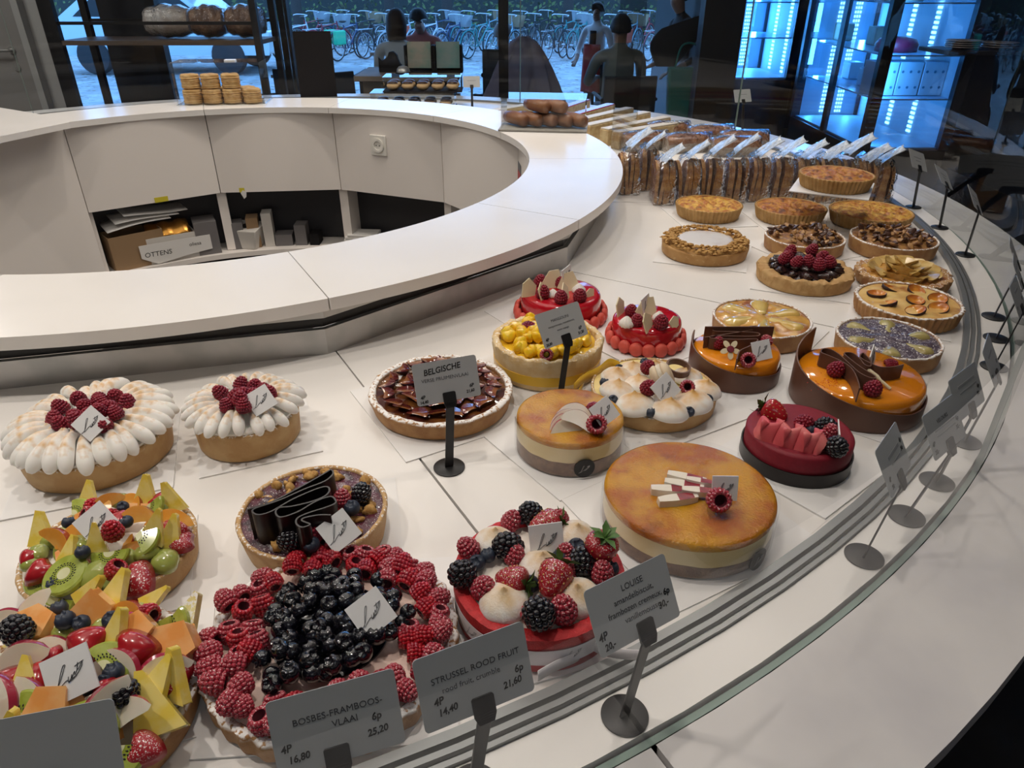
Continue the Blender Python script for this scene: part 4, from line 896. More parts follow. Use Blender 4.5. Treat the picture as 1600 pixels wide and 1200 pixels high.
KR = crop(1120, 600, 5)
ctr = smoothpath([at(*KR(x, y), .056)-t.location for x, y in [(300, 345), (400, 400), (520, 440), (640, 470), (760, 500), (840, 520)]], 8)
def ripple(u, v):
    i = u*(len(ctr)-1); a = int(min(i, len(ctr)-2)); p = ctr[a].lerp(ctr[a+1], i-a); d = (ctr[a+1]-ctr[a]).normalized(); q = Vector((-d.y, d.x, 0)); w = 2*PI*4.0*u
    e = min(1, 6*u+.2, 6*(1-u)+.15); s_ = math.sin(PI*v)**.75; A_ = .0125*e*s_
    r = p+q*((-.019+.036*v)*e+A_*math.sin(w))+d*(A_*.75*math.sin(2*w+.5))
    return (r.x, r.y, .0505+.030*e*s_+.0025*s_*math.sin(3*w))
MB().sheet(ripple, 130, 18).obj('piped_cream', m_pinkc, t, ang=180, label='pink piped cream wave')
putpx(t, 'straw', *KR(545, 275), .058, (-1.35, .4, .9), 1.25); putpx(t, 'bk', *KR(765, 340), .062, (1.2, .2, 1), 1.25); putpx(t, 'bk', *KR(875, 480), .062, (1.1, -.2, .4), 1.3)
putpx(t, 'raspd', *KR(860, 400), .056, (.5, 0, 0), 1.2); putpx(t, 'rasp', *KR(660, 325), .056, (.7, 0, 0), 1.3); putpx(t, 'blue', *KR(735, 400), .056, None, 1.1)
card(t, *KR(955, 400), .076, 1.35, 1.25, 12, .95)
# ---- custard tart with pears
m_cust = mat('baked custard', (.68, .40, .10), .2, col2=(.56, .27, .06), ns=28, coat=.6, col3=(.32, .11, .05), ns3=18, lo3=.55, hi3=.68)
m_halfp = mat('glazed pear half', (.70, .52, .17), .12, coat=.9, col2=(.62, .40, .10), ns=30)
mb = MB(); P = smoothpath([(-.034, 0), (-.028, .009), (-.012, .012), (.008, .019), (.024, .020), (.032, .010), (.034, 0)], 3); m_ = len(P)
for p in P:
    for j in range(7): a = PI*j/6; mb.v.append((p.x, p.y*math.cos(a), .62*p.y*math.sin(a)))
mb.f = [(i*7+j, i*7+j+1, (i+1)*7+j+1, (i+1)*7+j) for i in range(m_-1) for j in range(6)]; mb.m = [0]*len(mb.f); T['ph'] = templ(mb, 'pear_half', m_halfp, ang=180)
m_halfq = mat('pale pear half', (.44, .38, .15), .2, coat=.7, col2=(.36, .29, .10), ns=30); T['phq'] = templ(mb, 'pear_half', m_halfq, ang=180)
A, B = at(1232, 570), at(1283, 520); dr = math.degrees(math.atan2(B.y-A.y, B.x-A.x))
board(.534, 1.387, .225, dr, 'white cake board under the pear custard tart')
t = cake('apric', 'pear_custard_tart', 'glossy golden custard tart with pear halves, behind the smaller orange cake', (.534, 1.387), 'tart')
shell(t, .099, .040, m_crustd, 1.03, rim=.005, drop=.005, wob=.0015); filling(t, .096, .037, m_cust, .006, .006, 26)
for k in range(6): a = 2*PI*k/6+.3; cp(T['ph'], t, (.052*math.cos(a), .052*math.sin(a), .038), (0, .05, a), (1.15, 1.05, .75))
# ---- blueberry tart with pear halves
m_bluef = mat('blueberry cream', (.055, .035, .055), .35, col2=(.09, .06, .09), ns=60, coat=.3, dust=.25, ds=300)
board(.755, 1.305, .205, 56, 'white cake board under the purple blueberry pear tart')
t = cake('pear', 'blueberry_pear_tart', 'purple blueberry tart with six pale pear halves, behind the larger orange cake', (.765, 1.298), 'tart')
shell(t, .098, .036, m_crustd, 1.02, rim=.006, drop=.006, wob=.002); filling(t, .095, .032, m_bluef, .004, .004, 40)
for k in range(6): a = 2*PI*k/6+.15; cp(T['phq'], t, (.056*math.cos(a), .056*math.sin(a), .030), (0, 0, a), (.95, .9, .8))
# ---- apricot tart (fluted)
m_aprf = mat('pale yellow custard', (.74, .50, .17), .35, col2=(.64, .36, .10), ns=24, col3=(.30, .09, .03), ns3=16, lo3=.60, hi3=.72)
m_aprc = mat('roast apricot', (.66, .26, .03), .2, coat=.5, col2=(.50, .15, .02), ns=60); m_burn = mat('burnt edge', (.035, .012, .008), .5)
mb = MB(); mb.lathe([(0, .003), (.012, .004), (.0165, .007), (.0178, .0085)], 24, 0); mb.lathe([(.0178, .0085), (.0192, .0075), (.0175, .001), (.0, 0)], 24, 1); T['apr'] = templ(mb, 'apricot_half', [m_aprc, m_burn], ang=70)
board(.888, 1.494, .21, -28, 'white cake board under the fluted apricot tart')
t = cake('apri2', 'apricot_tart', 'fluted apricot custard tart with browned apricot halves and sugared rim', (.897, 1.489), 'tart')
shell(t, .106, .038, m_crustd, 1.05, rim=.007, drop=.006, flutes=44, fa=.002, wob=.002); filling(t, .103, .034, m_aprf, .003, .004)
for k in range(7): a = 2*PI*k/7; cp(T['apr'], t, (.066*math.cos(a), .066*math.sin(a), .032), (U(.0, .4), U(-.3, .2), a), U(.95, 1.2))
cp(T['apr'], t, (.008, -.012, .034), (.2, 0, 0), 1.05)
# ---- flaky pear tart
m_flaky = mat('flaky pastry', (.46, .27, .11), .7, col2=(.30, .13, .045), ns=40, bump=.5, bs=120, dust=.3)
board(.972, 1.686, .21, -22.6, 'white cake board under the flaky pear tart')
t = cake('peart', 'flaky_pear_tart', 'flaky tart heaped with caramel coloured pear slices, near the aluminium track', (.980, 1.682), 'tart')
shell(t, .106, .032, m_flaky, 1.04, rim=.018, drop=.006, wob=.010, n=150); filling(t, .098, .028, m_cust, .006, .006)
for ring, kk, hh in ((.070, 13, .036), (.040, 9, .046), (.012, 4, .054)):
    for k in range(kk): a = 2*PI*k/kk+U(-.1, .1); cp(T['pears'], t, (ring*math.cos(a), ring*math.sin(a), hh), (U(-1.0, -.5), U(-.2, .2), a+PI/2+U(-.5, .5)), U(.9, 1.15))
# ---- almond tart, nut tart
m_nutd = mat('burnt almond', (.07, .028, .016), .3, coat=.5); m_nutl = mat('toasted almond', (.42, .22, .07), .4, col2=(.20, .08, .03), ns=70, coat=.3)
mb = MB(); mb.ball((0, 0, 0), (.011, .007, .0032), 10, 7, nzs=1.5, amp=.5); T['nutd'] = templ(mb, 'burnt_almond', m_nutd, ang=180); T['nutl'] = templ(mb, 'toasted_almond', m_nutl, ang=180)
def nuts(key, name, label, c, r, h, dark, n):
    t = cake(key, name, label, c, 'tart')
    shell(t, r, h, m_crustd, 1.02, rim=.006, drop=.006, wob=.0015); filling(t, r*.95, h-.003, m_nutl, .008, .006, 40)
    for k in range(n):
        a = U(0, 6.28); q = r*.9*math.sqrt(U(0, 1)); cp(T['nutd' if rnd.random() < dark else 'nutl'], t, (q*math.cos(a), q*math.sin(a), h+.008*(1-(q/r)**2)+U(0, .008)), (U(-.9, .9), U(-.9, .9), U(0, 6)), U(.8, 1.25))
    return t
board(1.058, 1.935, .215, -16, 'white cake board under the almond tart'); board(.826, 1.945, .23, 25, 'white cake board under the dark nut tart')
nuts('alm', 'almond_tart', 'large tart covered in burnt toasted almonds beside the glass', (1.070, 1.931), .112, .040, .5, 90)
nuts('nut', 'nut_tart', 'smaller tart with dark nut clusters behind the prune pastry', (.826, 1.945), .106, .038, .55, 90)
# ---- prune and raspberry pastry
m_prune = mat('glazed prune', (.022, .010, .010), .25, col2=(.05, .022, .016), ns=50, coat=.5)
mb = MB(); mb.ball((0, 0, 0), (.019, .012, .009), 14, 9, nzs=1.6, amp=.4); T['prune'] = templ(mb, 'prune', m_prune, ang=180)
A, B = at(1169.7, 454), at(1312, 475); dr = math.degrees(math.atan2(B.y-A.y, B.x-A.x)); board(.745, 1.708, .235, dr, 'white cake board under the prune and raspberry pastry')
t = cake('prune', 'prune_pastry', 'round flaky pastry topped with dark prunes and raspberries', (.741, 1.704), 'pastry')
m_flk2 = mat('layered pastry', (.54, .34, .14), .7, col2=(.44, .25, .09), ns=50, bump=.4, bs=160)
shell(t, .115, .034, m_flk2, 1.0, rim=.026, drop=.010, wob=.008, n=150); filling(t, .094, .028, m_prune, .012, .004)
for k in range(24): a = 2*PI*k/14+U(-.1, .1); q = .076 if k < 14 else .040; cp(T['prune'], t, (q*math.cos(a*(1 if k < 14 else 1.4)), q*math.sin(a*(1 if k < 14 else 1.4)), .036+(.006 if k >= 14 else 0)), (U(-.3, .3), U(-.3, .3), a+.4), U(.85, 1.1))
KN = crop(1140, 340, 4.2105)
for x, y in [(385, 240), (350, 285), (375, 270), (420, 310), (525, 225), (525, 310), (590, 270), (590, 335), (665, 315)]: putpx(t, 'rasp', *KN(x, y+12), .048, (U(-.5, .5), U(-.5, .5), 0), 1.35)
# ---- crumble tart with white icing
m_icing = mat('white icing', (.70, .68, .68), .3, col2=(.56, .50, .50), ns=12, lo=.5, hi=.7)
A, B = at(1026, 411), at(1165, 427.5); dr = math.degrees(math.atan2(B.y-A.y, B.x-A.x)); board(.540, 1.915, .245, dr, 'white cake board under the iced crumble tart')
t = cake('crumb', 'iced_crumble_tart', 'round tart with golden crumble ring and white iced centre', (.537, 1.91), 'tart')
shell(t, .116, .032, m_crust, 1.02, rim=.010, drop=.004, wob=.003); filling(t, .106, .030, m_crumb, .010, .004)
mb = MB()
for k in range(420):
    a = U(0, 6.28); q = U(.072, .117); mb.ball((q*math.cos(a), q*math.sin(a), .034+.012*math.sin(PI*min(1, max(0, (q-.066)/.056)))+U(-.002, .003)), (U(.004, .008), U(.003, .006), U(.002, .004)), 6, 5, nzs=2, amp=.5)
o = mb.obj('crumble_ring', m_crumb, t, ang=180); o['kind'] = 'stuff'
MB().lathe([(.078, .034), (.076, .0405), (.060, .0425), (0, .0432)], 64, 0, lambda a, i, r, z: (r*(1+.05*noise.noise(Vector((math.cos(a)*2.5, math.sin(a)*2.5, 4)))), z)).obj('white_icing', m_icing, t, ang=180)
# ---- quiches
m_egg = mat('quiche filling', (.66, .38, .06), .45, col2=(.42, .14, .022), ns=48, lo=.42, hi=.58, bump=1, bs=150, coat=.15, col3=(.14, .035, .012), ns3=34, lo3=.58, hi3=.70)
m_egg2 = mat('browned quiche filling', (.52, .23, .035), .45, col2=(.33, .095, .02), ns=48, lo=.42, hi=.58, bump=1, bs=150, coat=.15, col3=(.10, .022, .010), ns3=34, lo3=.54, hi3=.66)
m_qcr = mat('quiche crust', (.40, .23, .075), .6, col2=(.50, .30, .11), ns=40)
def quiche(key, label, c, r, m, z=None):
    t = cake(key, 'quiche', label, c, 'quiche', 'fluted cheese quiches')
    if z is not None: t.location.z = z
    shell(t, r*.93, .040, m_qcr, 1.10, rim=.006, drop=.006, flutes=52, fa=.0022); filling(t, r*.99, .037, m, .006, .007, 55, rag=.003, nr=26, n=110); return t
board(.634, 2.262, .235, 8, 'white cake board under the leftmost quiche'); board(.885, 2.232, .235, 5, 'white cake board under the middle quiche'); board(1.105, 2.192, .215, -9, 'white cake board under the rightmost quiche')
quiche('q1', 'leftmost quiche with bright yellow browned top, in front of the bread bags', (.634, 2.270), .102, m_egg)
quiche('q2', 'middle quiche behind the nut tart, evenly browned', (.885, 2.236), .106, m_egg2)
quiche('q3', 'largest quiche at the right, below the raised one, near the glass', (1.120, 2.190), .119, m_egg)
sx, sy, sz = .956, 2.13, D+.128
st = thing('cake_stand', 'clear acrylic stand lifting a quiche above the others', 'stand', (sx, sy, D), 0)
MB().box((0, 0, .1245), (.19, .19, .005)).obj('stand_top', m_acr, st)
for k, (x, y) in enumerate(((-.03, -.02), (.0, -.025), (.03, -.02), (0, .03))): MB().lathe([(0, .001), (.0055, .001), (.0055, .121), (0, .121)], 14, c=(x, y)).obj('stand_leg', m_acr, st)
A, B = at(1267, 305, .128), at(1366, 307, .128)
o = tag(MB().box((0, 0, BZ/2), (.215, .215, BZ-.0004)).obj('cake_board', m_board, loc=(sx, sy, sz), rot=(0, 0, R(-28)), bevel=.0005), 'white cake board on the clear stand under the raised quiche', 'cake board', 'white square cake boards')
quiche('qs', 'raised quiche on the clear stand with dark browned top', (sx+.004, sy), .102, m_egg2, sz+BZ)
# ============================================================= PRICE SIGNS
m_sign = mat('grey white card', (.40, .415, .42), .35); m_txt = mat('printed grey text', (.06, .06, .065), .6); m_fade = mat('faded print', (.26, .27, .28), .6); m_pen = mat('black marker', (.008, .008, .008), .5)
SW, SH = .098, .0625
def rr_poly(w, h, r, n=5):
    P = []
    for cx, cy, a in ((w/2-r, h/2-r, 0), (-w/2+r, h/2-r, 90), (-w/2+r, -h/2+r, 180), (w/2-r, -h/2+r, 270)):
        P += [(cx+r*math.cos(R(a+90*k/n)), cy+r*math.sin(R(a+90*k/n))) for k in range(n+1)]
    return P
T['sign'] = templ(MB().prism(rr_poly(SW, SH, .004), -.0004, .0004), 'sign_card', m_sign)
T['sbase'] = templ(MB().lathe([(0, 0), (.0245, 0), (.0248, .0006), (.0248, .002), (.0240, .0026), (0, .0026)], 40), 'base', m_blk)
SG = 'price signs on black stands'
def sign(label, loc, rot, base, lines, kr=2.3875, nm='price_sign', clipx=0, m=None):
    bx, by = base
    if kr: # keep the foot on the ledge, clear of glass and track
        d = Vector((bx-OX, by-OY)); d = d.normalized()*kr; bx, by = OX+d.x, OY+d.y
    z0 = D+.0024 if kr else D+.0004
    t = thing(nm, label, 'price sign', (bx, by, z0), 0, SG)
    cp(T['sbase'], t)
    E_ = Euler(rot); M3 = E_.to_matrix(); C = Vector((loc[0], loc[1], D+loc[2]))-t.location
    k = cp(T['sign'], t, C, rot)
    ux, uy, uz = M3.col[0], M3.col[1], M3.col[2]
    # post: flat strip from the foot to behind the card's lower edge, then a lip over the front
    foot = Vector((0, 0, .002)); b0 = C+ux*clipx-uy*(SH/2+.004); hw = .0068
    flat = Vector((ux.x, ux.y, 0)).normalized(); nrm = Vector((-flat.y, flat.x, 0))
    mb = MB(); vs = []
    for p, w, u in ((foot, hw, flat), (foot*.45+b0*.55, hw*.95, flat), (b0, hw, ux)):
        nn = nrm if u is flat else -uz
        vs += [p-u*w-nn*.0013, p+u*w-nn*.0013, p+u*w+nn*.0013, p-u*w+nn*.0013]
    mb.add(vs, [(3, 2, 1, 0), (8, 9, 10, 11)]+[(4*i+j, 4*i+(j+1) % 4, 4*i+4+(j+1) % 4, 4*i+4+j) for i in (0, 1) for j in range(4)])
    mb.obj('post', m_blk, t, bevel=.0006)
    MM = Matrix.Translation(C+ux*clipx-uy*(SH/2)) @ M3.to_4x4()
    c = MB(); w2 = .0098
    c.prism([(-hw, -.010), (hw, -.010), (w2, -.003), (w2, .0125), (w2-.0015, .014), (-w2+.0015, .014), (-w2, .0125), (-w2, -.003)], .0006, .0026)
    c.box((0, .002, -.0018), (.016, .018, .0022))
    for q in range(3): c.box((0, -.002+.0022*q-.004, .0028), (.015, .0007, .0006))
    o = c.obj('clip', m_blk, t); o.matrix_local = MM
    for ln in lines:
        tx, sz, x, y = ln[:4]
        if isinstance(tx, (int, float)):
            MB().box((x, y+sz*.35, .0006), (tx, sz*.55, .0003)).obj('faded_print', m_fade, k); continue
        st = ln[4] if len(ln) > 4 else ''
        pen = 'h' in st
        text(tx, sz, k, m_pen if pen else m_txt, (x, y, .00046), 'LEFT' if 'l' in st else 'CENTER', .18 if pen else 0, 'handwriting' if pen else 'lettering', R(4) if pen else 0, .92 if pen else 1.0, .00022 if pen else 0)
    return t
sign('sign reading BELGISCHE VERSE PRUIMENVLAAI before the plum tart', (-.097, .92, .151), (1.181, -.01, .344), (-.099, .907),
     [('BELGISCHE', .0125, -.005, .014, 'h'), ('VERSE PRUIMENVLAAI', .0074, -.002, .002), ('4P', .0075, -.043, -.022, 'lh'), ('14,40', .0062, -.045, -.029, 'lh'), ('6P', .007, .033, -.016, 'lh'), ('21,60', .0062, .027, -.024, 'lh')], kr=0)
sign('sign reading MANGOLINI before the mango charlotte', (.088, 1.141, .139), (1.04, -.026, .622), (.083, 1.081),
     [('MANGOLINI', .0072, 0, .010), ('mangomousse, rozenbiscuit,', .0052, 0, .001), ('verse mango', .0052, 0, -.008), ('4P', .008, -.043, -.020, 'lh'), ('20,80', .0065, -.045, -.028, 'lh'), ('6P', .008, .032, -.018, 'lh'), ('31,20', .0065, .028, -.026, 'lh')], kr=0)
sign('sign reading LOUISE before the red rimmed berry cake', (.112, .468, .169), (1.016, .038, .579), (.117, .472),
     [('LOUISE', .0082, .004, .016), ('amandelbiscuit,', .0078, .003, .006), ('frambozen cremeux,', .0078, .002, -.0035), ('vanillemousse', .0078, .008, -.013), ('4P', .0105, -.046, -.018, 'lh'), ('20,-', .0085, -.042, -.0275, 'lh'), ('6p', .0085, .036, -.006, 'lh'), ('30,-', .0088, .027, -.016, 'lh')], clipx=.006)
sign('sign reading STRUSSEL ROOD FRUIT at the lower middle', (-.03, .387, .173), (1.129, .019, .451), (-.029, .379),
     [('STRUSSEL ROOD FRUIT', .0075, .002, .006), ('rood fruit, crumble', .0066, -.004, -.0035), ('4P', .0088, -.038, -.012, 'lh'), ('14,40', .0082, -.036, -.0215, 'lh'), ('6p', .0088, .034, -.010, 'lh'), ('21,60', .0082, .022, -.020, 'lh')], clipx=.002)
sign('sign reading BOSBES-FRAMBOOS-VLAAI before the blueberry raspberry tart', (-.136, .349, .167), (1.129, -.013, .32), (-.157, .335),
     [('BOSBES-FRAMBOOS-', .0075, .002, .007), ('VLAAI', .0075, .006, -.002), ('4P', .0085, -.044, -.012, 'lh'), ('16,80', .008, -.040, -.0215, 'lh'), ('6p', .0085, .026, -.006, 'lh'), ('25,20', .008, .021, -.018, 'lh')], clipx=-.004)
sign('blank grey sign in the bottom left corner before the large fruit tart', (-.352, .331, .160), (1.129, 0, .235), (-.365, .322), [])
sign('nearest of the tilted signs at the right, faded print, before the dark red cake', (.478, .726, .148), (1.017, .048, .888), (.472, .701),
     [(.046, .0085, .006, .004), (.034, .004, .006, -.005), ('4P', .008, -.038, -.016, 'lh'), ('20,-', .0075, -.036, -.026, 'lh'), ('6p', .0085, .036, .006, 'lh'), ('30,-', .0075, .032, -.004, 'lh')])
sign('sign reading VELOURS in the tilted row at the right', (.584, .804, .145), (1.024, .004, .692), (.571, .779),
     [('VELOURS', .0078, .0, .010), (.060, .004, .002, .001), (.056, .004, .002, -.007), ('4P', .0085, -.044, -.014, 'lh'), ('20,-', .008, -.043, -.025, 'lh'), ('6p', .0085, .034, -.004, 'lh'), ('30,-', .008, .028, -.015, 'lh')])
sign('sign with faded print directly behind the VELOURS sign', (.663, .893, .148), (1.057, .014, .707), (.647, .869), [(.058, .0078, .004, .010), (.060, .004, .006, .002), ('6p', .0085, .034, -.006, 'lh'), ('30,-', .008, .028, -.016, 'lh')])
for px, py, rz, l in ((1521, 697, .95, 'grey card on a stand edge on, just above the VELOURS sign'), (1542, 573, .9, 'card on the dark stand beside the purple tart'), (1557, 531, 1.0, 'card on the stand beside the apricot tart'), (1553, 497, 1.0, 'card leaning on the stand at the right frame edge')):
    g = at(px, py); d = Vector((g.x-OX, g.y-OY)).normalized()*2.3875; q = Vector((OX+d.x, OY+d.y))
    sign(l, (q.x+.004, q.y+.014, .148), (1.02, .05, rz), (q.x, q.y), [(.04, .008, 0, .008), ('4P', .008, -.040, -.018, 'lh'), ('6P', .008, .030, -.016, 'lh')])
sign('small sign on the ledge, farthest of the three beside the quiches', (1.288, 2.307, .170), (.952, .29, .55), (1.33, 2.369), [(.046, .006, 0, .006), (.03, .004, 0, -.004)])
sign('small sign on the ledge, middle of the three beside the quiches', (1.269, 2.113, .164), (.846, .386, .62), (1.30, 2.146), [(.046, .006, 0, .006), (.03, .004, 0, -.004)])
sign('small sign on the ledge, nearest of the three beside the almond tart', (1.199, 1.832, .173), (.931, .43, .699), (1.245, 1.898), [(.046, .006, 0, .006), (.03, .004, 0, -.004)])
# two signs of the far deck
g = at(738, 170, 0); sign('cream sign behind the white ring, beside the clear pastry boxes', (g.x, g.y-.01, .150), (1.2, 0, .1), (g.x, g.y), [(.05, .006, 0, .004)], kr=0)
g = at(1160, 205, 0); sign('cream sign behind the loaf bags', (g.x-.02, g.y+.02, .165), (1.1, 0, .35), (g.x, g.y), [(.05, .006, 0, .004)], kr=0)

# ============================================================= BAKED GOODS AT THE BACK
m_glarefilm = bpy.data.materials.new('film with painted glare'); m_glarefilm.use_nodes = True
nt = m_glarefilm.node_tree; nt.nodes.clear(); o_ = _n(nt, 'ShaderNodeOutputMaterial'); mx_ = _n(nt, 'ShaderNodeMixShader'); tr_ = _n(nt, 'ShaderNodeBsdfTransparent'); pr_ = _n(nt, 'ShaderNodeBsdfPrincipled')
pr_.inputs['Base Color'].default_value = (.72, .80, .90, 1); pr_.inputs['Roughness'].default_value = .12; pr_.inputs['Coat Weight'].default_value = .6  # bluish window reflection on the clear film, painted into its base colour
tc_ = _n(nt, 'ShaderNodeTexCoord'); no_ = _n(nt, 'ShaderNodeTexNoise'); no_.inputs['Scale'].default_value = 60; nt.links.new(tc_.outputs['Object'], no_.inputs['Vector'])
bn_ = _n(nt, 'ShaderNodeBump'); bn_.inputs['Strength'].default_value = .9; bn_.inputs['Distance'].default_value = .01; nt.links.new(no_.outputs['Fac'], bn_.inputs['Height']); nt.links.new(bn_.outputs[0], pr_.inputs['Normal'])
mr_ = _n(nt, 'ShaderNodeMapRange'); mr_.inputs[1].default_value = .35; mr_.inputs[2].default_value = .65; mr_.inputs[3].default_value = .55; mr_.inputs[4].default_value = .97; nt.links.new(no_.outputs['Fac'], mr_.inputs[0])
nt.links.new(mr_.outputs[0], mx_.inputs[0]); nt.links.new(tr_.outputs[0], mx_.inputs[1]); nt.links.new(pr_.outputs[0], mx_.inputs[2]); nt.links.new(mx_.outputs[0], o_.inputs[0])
m_waf = mat('waffle', (.42, .24, .09), .7, col2=(.26, .12, .045), ns=40, bump=.5, bs=150); m_wafd = mat('dark waffle face', (.15, .055, .03), .6, col2=(.25, .11, .05), ns=30)
mb = MB(); n = 18; P = [(-.052, 0), (.052, 0)]+[(.054*math.cos(PI*k/n), .086+.054*math.sin(PI*k/n)) for k in range(n+1)]
Mx = Matrix(((0, 0, 1, 0), (1, 0, 0, 0), (0, 1, 0, 0), (0, 0, 0, 1)))
mb.prism(P, -.0058, .0058, 1, Mx, side=0); T['waf'] = templ(mb, 'waffle', [m_waf, m_wafd], bevel=.002)
def bagfilm():
    mb = MB(); W2, D2 = .0355, .061
    lv = [(W2, D2, 0), (W2*1.05, D2*1.02, .05), (W2, D2, .10), (W2*.75, D2*.7, .142), (.004, D2*.75, .158)]
    for w, d, z in lv: mb.v += [(-w, -d, z), (w, -d, z), (w, d, z), (-w, d, z)]
    mb.f = [(3, 2, 1, 0)]+[(4*i+j, 4*i+(j+1) % 4, 4*i+4+(j+1) % 4, 4*i+4+j) for i in range(4) for j in range(4)]; mb.m = [0]*len(mb.f); return mb
T['bfilm'] = templ(bagfilm(), 'bag_film', m_film, ang=180)
mb = MB(); mb.sheet(lambda u, v: (-.012+.066*u+.004*math.sin(9*v), -.050+.090*v-.02*u, .143+.062*u+.006*math.sin(7*v+3*u)), 6, 8, 0, .0006); T['bflag'] = templ(mb, 'bag_top', m_glarefilm, ang=180)
def bag(px, py, label, rz=0, s=1.0):
    g = at(px, py, 0); t = thing('waffle_bag', label, 'bag of waffles', (g.x, g.y+.058*s, D+.0006), rz*.4, 'clear bags of waffles')
    for k in range(5): cp(T['waf'], t, ((-.027+.0135*k)*s, 0, .001), (0, U(-.10, .10), U(-.05, .05)), s*U(.95, 1.0))
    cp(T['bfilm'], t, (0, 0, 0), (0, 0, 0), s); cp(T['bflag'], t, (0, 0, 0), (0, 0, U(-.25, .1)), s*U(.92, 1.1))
ordn = ['first from the left of the front row', 'second from the left of the front row', 'third from the left, behind the leftmost quiche', 'fourth from the left of the front row', 'fifth from the left of the front row', 'sixth from the left, above the middle quiche', 'seventh from the left of the front row', 'left behind the raised quiche', 'behind the middle of the raised quiche', 'right behind the raised quiche', 'rightmost of the front row']
for k, (px, py) in enumerate([(1037, 322), (1075, 320), (1112, 319), (1148, 318), (1184, 317), (1219, 317), (1254, 317), (1288, 318), (1320, 319), (1352, 320), (1375, 322)]):
    bag(px, py, 'clear bag of waffles, '+ordn[k], U(-.12, .02)-.03*k*.5)
bag(984, 306, 'clear bag of waffles, left of the pair beside the white ring', .05); bag(1012, 300, 'clear bag of waffles, right of the pair beside the white ring', .05)
# loaves in film
m_loaf = mat('dark loaf', (.14, .055, .025), .35, col2=(.25, .11, .045), ns=14, coat=.4); m_pan = mat('baking paper', (.30, .25, .20), .7, col2=(.20, .15, .11), ns=40)
def loaf_mb(): 
    mb = MB(); P = [(-.052, 0), (.052, 0), (.060, .040)]+[(.062*math.cos(PI*k/10), .046+.028*math.sin(PI*k/10)) for k in range(1, 10)]+[(-.060, .040)]
    n = len(P)
    for x, s in ((-.13, .82), (-.122, .97), (-.06, 1.02), (.06, 1.02), (.122, .97), (.13, .82)):
        for a, b in P: mb.v.append((x, a*s, b*s))
    for i in range(5):
        for j in range(n): mb.f.append((i*n+j, i*n+(j+1) % n, (i+1)*n+(j+1) % n, (i+1)*n+j)); mb.m.append(1 if j in (0, 1, n-1) else 0)
    mb.f += [tuple(range(n-1, -1, -1)), tuple(range(5*n, 6*n))]; mb.m += [1, 1]; return mb
T['loaf'] = templ(loaf_mb(), 'loaf', [m_loaf, m_pan], ang=60)
mb = loaf_mb(); mb.v = [(x*1.06+(.004*math.sin(90*y+40*z)), y*1.07, z*1.08+.003*math.sin(70*x+50*y) if z > .01 else z) for x, y, z in mb.v]; T['lfilm'] = templ(mb, 'bag_film', m_film, ang=180)
for px, py, rz, l in [(1006, 233, .3, 'leftmost of the front row'), (1072, 236, .2, 'in the middle of the front row'), (1146, 242, .1, 'rightmost of the front row'), (1042, 216, .25, 'at the left of the back row'), (1108, 222, .2, 'in the middle of the back row'), (1160, 231, .12, 'at the right of the back row')]:
    g = at(px, py, 0); t = thing('loaf_bag', 'dark loaf in a shiny clear bag, '+l, 'bread', (g.x, g.y, D+.0006), rz, 'bagged dark loaves')
    cp(T['loaf'], t, s=(.8, .85, 1)); cp(T['lfilm'], t, s=(.8, .85, 1))
# pastry bars
m_bar = mat('sponge bar', (.50, .38, .20), .6, col2=(.40, .27, .12), ns=40); m_bart = mat('pale icing', (.62, .56, .46), .4); m_jam = mat('red jam', (.45, .03, .04), .2, coat=.6)
for k, (a, b, jam) in enumerate([((735, 178), (852, 158), 0), ((872, 170), (925, 152), 1), ((890, 180), (968, 158), 1), ((905, 186), (1000, 164), 0), ((915, 195), (1030, 170), 0), ((944, 201), (1062, 178), 0), ((962, 206), (1085, 186), 0)]):
    A, B = at(*a, .075), at(*b, .075); B = A+(B-A)*.82; c = (A+B)/2; d = B-A
    t = thing('cake_bar', ['long pale cake bar behind the box of rolls', 'red topped cake bar, farther of the two', 'red topped cake bar, nearer of the two', 'pale cake bar next to the red topped ones', 'pale cake bar in the middle of the far row', 'pale cake bar second nearest to the loaf bags', 'pale cake bar nearest to the loaf bags'][k], 'cake bar', (c.x, c.y, D-.0005), math.atan2(d.y, d.x), 'long cake bars in a row')
    MB().box((0, 0, .036), (d.length, .052, .070)).obj('sponge', m_bar, t, bevel=.004); MB().box((0, 0, .0742), (d.length*.985, .049, .006)).obj('topping', m_jam if jam else m_bart, t, bevel=.002)
# box of rolls on the ring
m_roll = mat('browned roll', (.17, .06, .028), .45, col2=(.27, .11, .045), ns=18, coat=.3); m_tray = mat('grey tray', (.30, .28, .25), .5)
HR = .130
g = at(850, 200, HR); t = thing('roll_box', 'clear lidded box on a grey tray at the right of the white ring', 'box', (g.x, g.y, D+HR), -.12)
MB().box((0, 0, .0045), (.36, .20, .007)).obj('tray', m_tray, t, bevel=.002)
def lidbox(w, d, h, z0, t, nm='clear_lid', th=.003):
    mb = MB()
    for c, s_ in (((0, -d/2, h/2), (w, th, h)), ((0, d/2, h/2), (w, th, h)), ((-w/2+th/2, 0, h/2), (th, d-th, h)), ((w/2-th/2, 0, h/2), (th, d-th, h)), ((0, 0, h), (w+th, d+th, th))): mb.box((c[0], c[1], c[2]+z0), s_)
    return mb.obj(nm, m_acr, t, label='clear lid')
lidbox(.34, .185, .115, .009, t)
mb = MB(); P = [(-.062, 0, 0), (-.058, 0, 0), (-.03, 0, .001), (0, 0, .002), (.03, 0, .001), (.058, 0, 0), (.062, 0, 0)]; mb.tube(P, [.012, .024, .027, .028, .027, .024, .012], 14); T['roll'] = templ(mb, 'bread_roll', m_roll, ang=180)
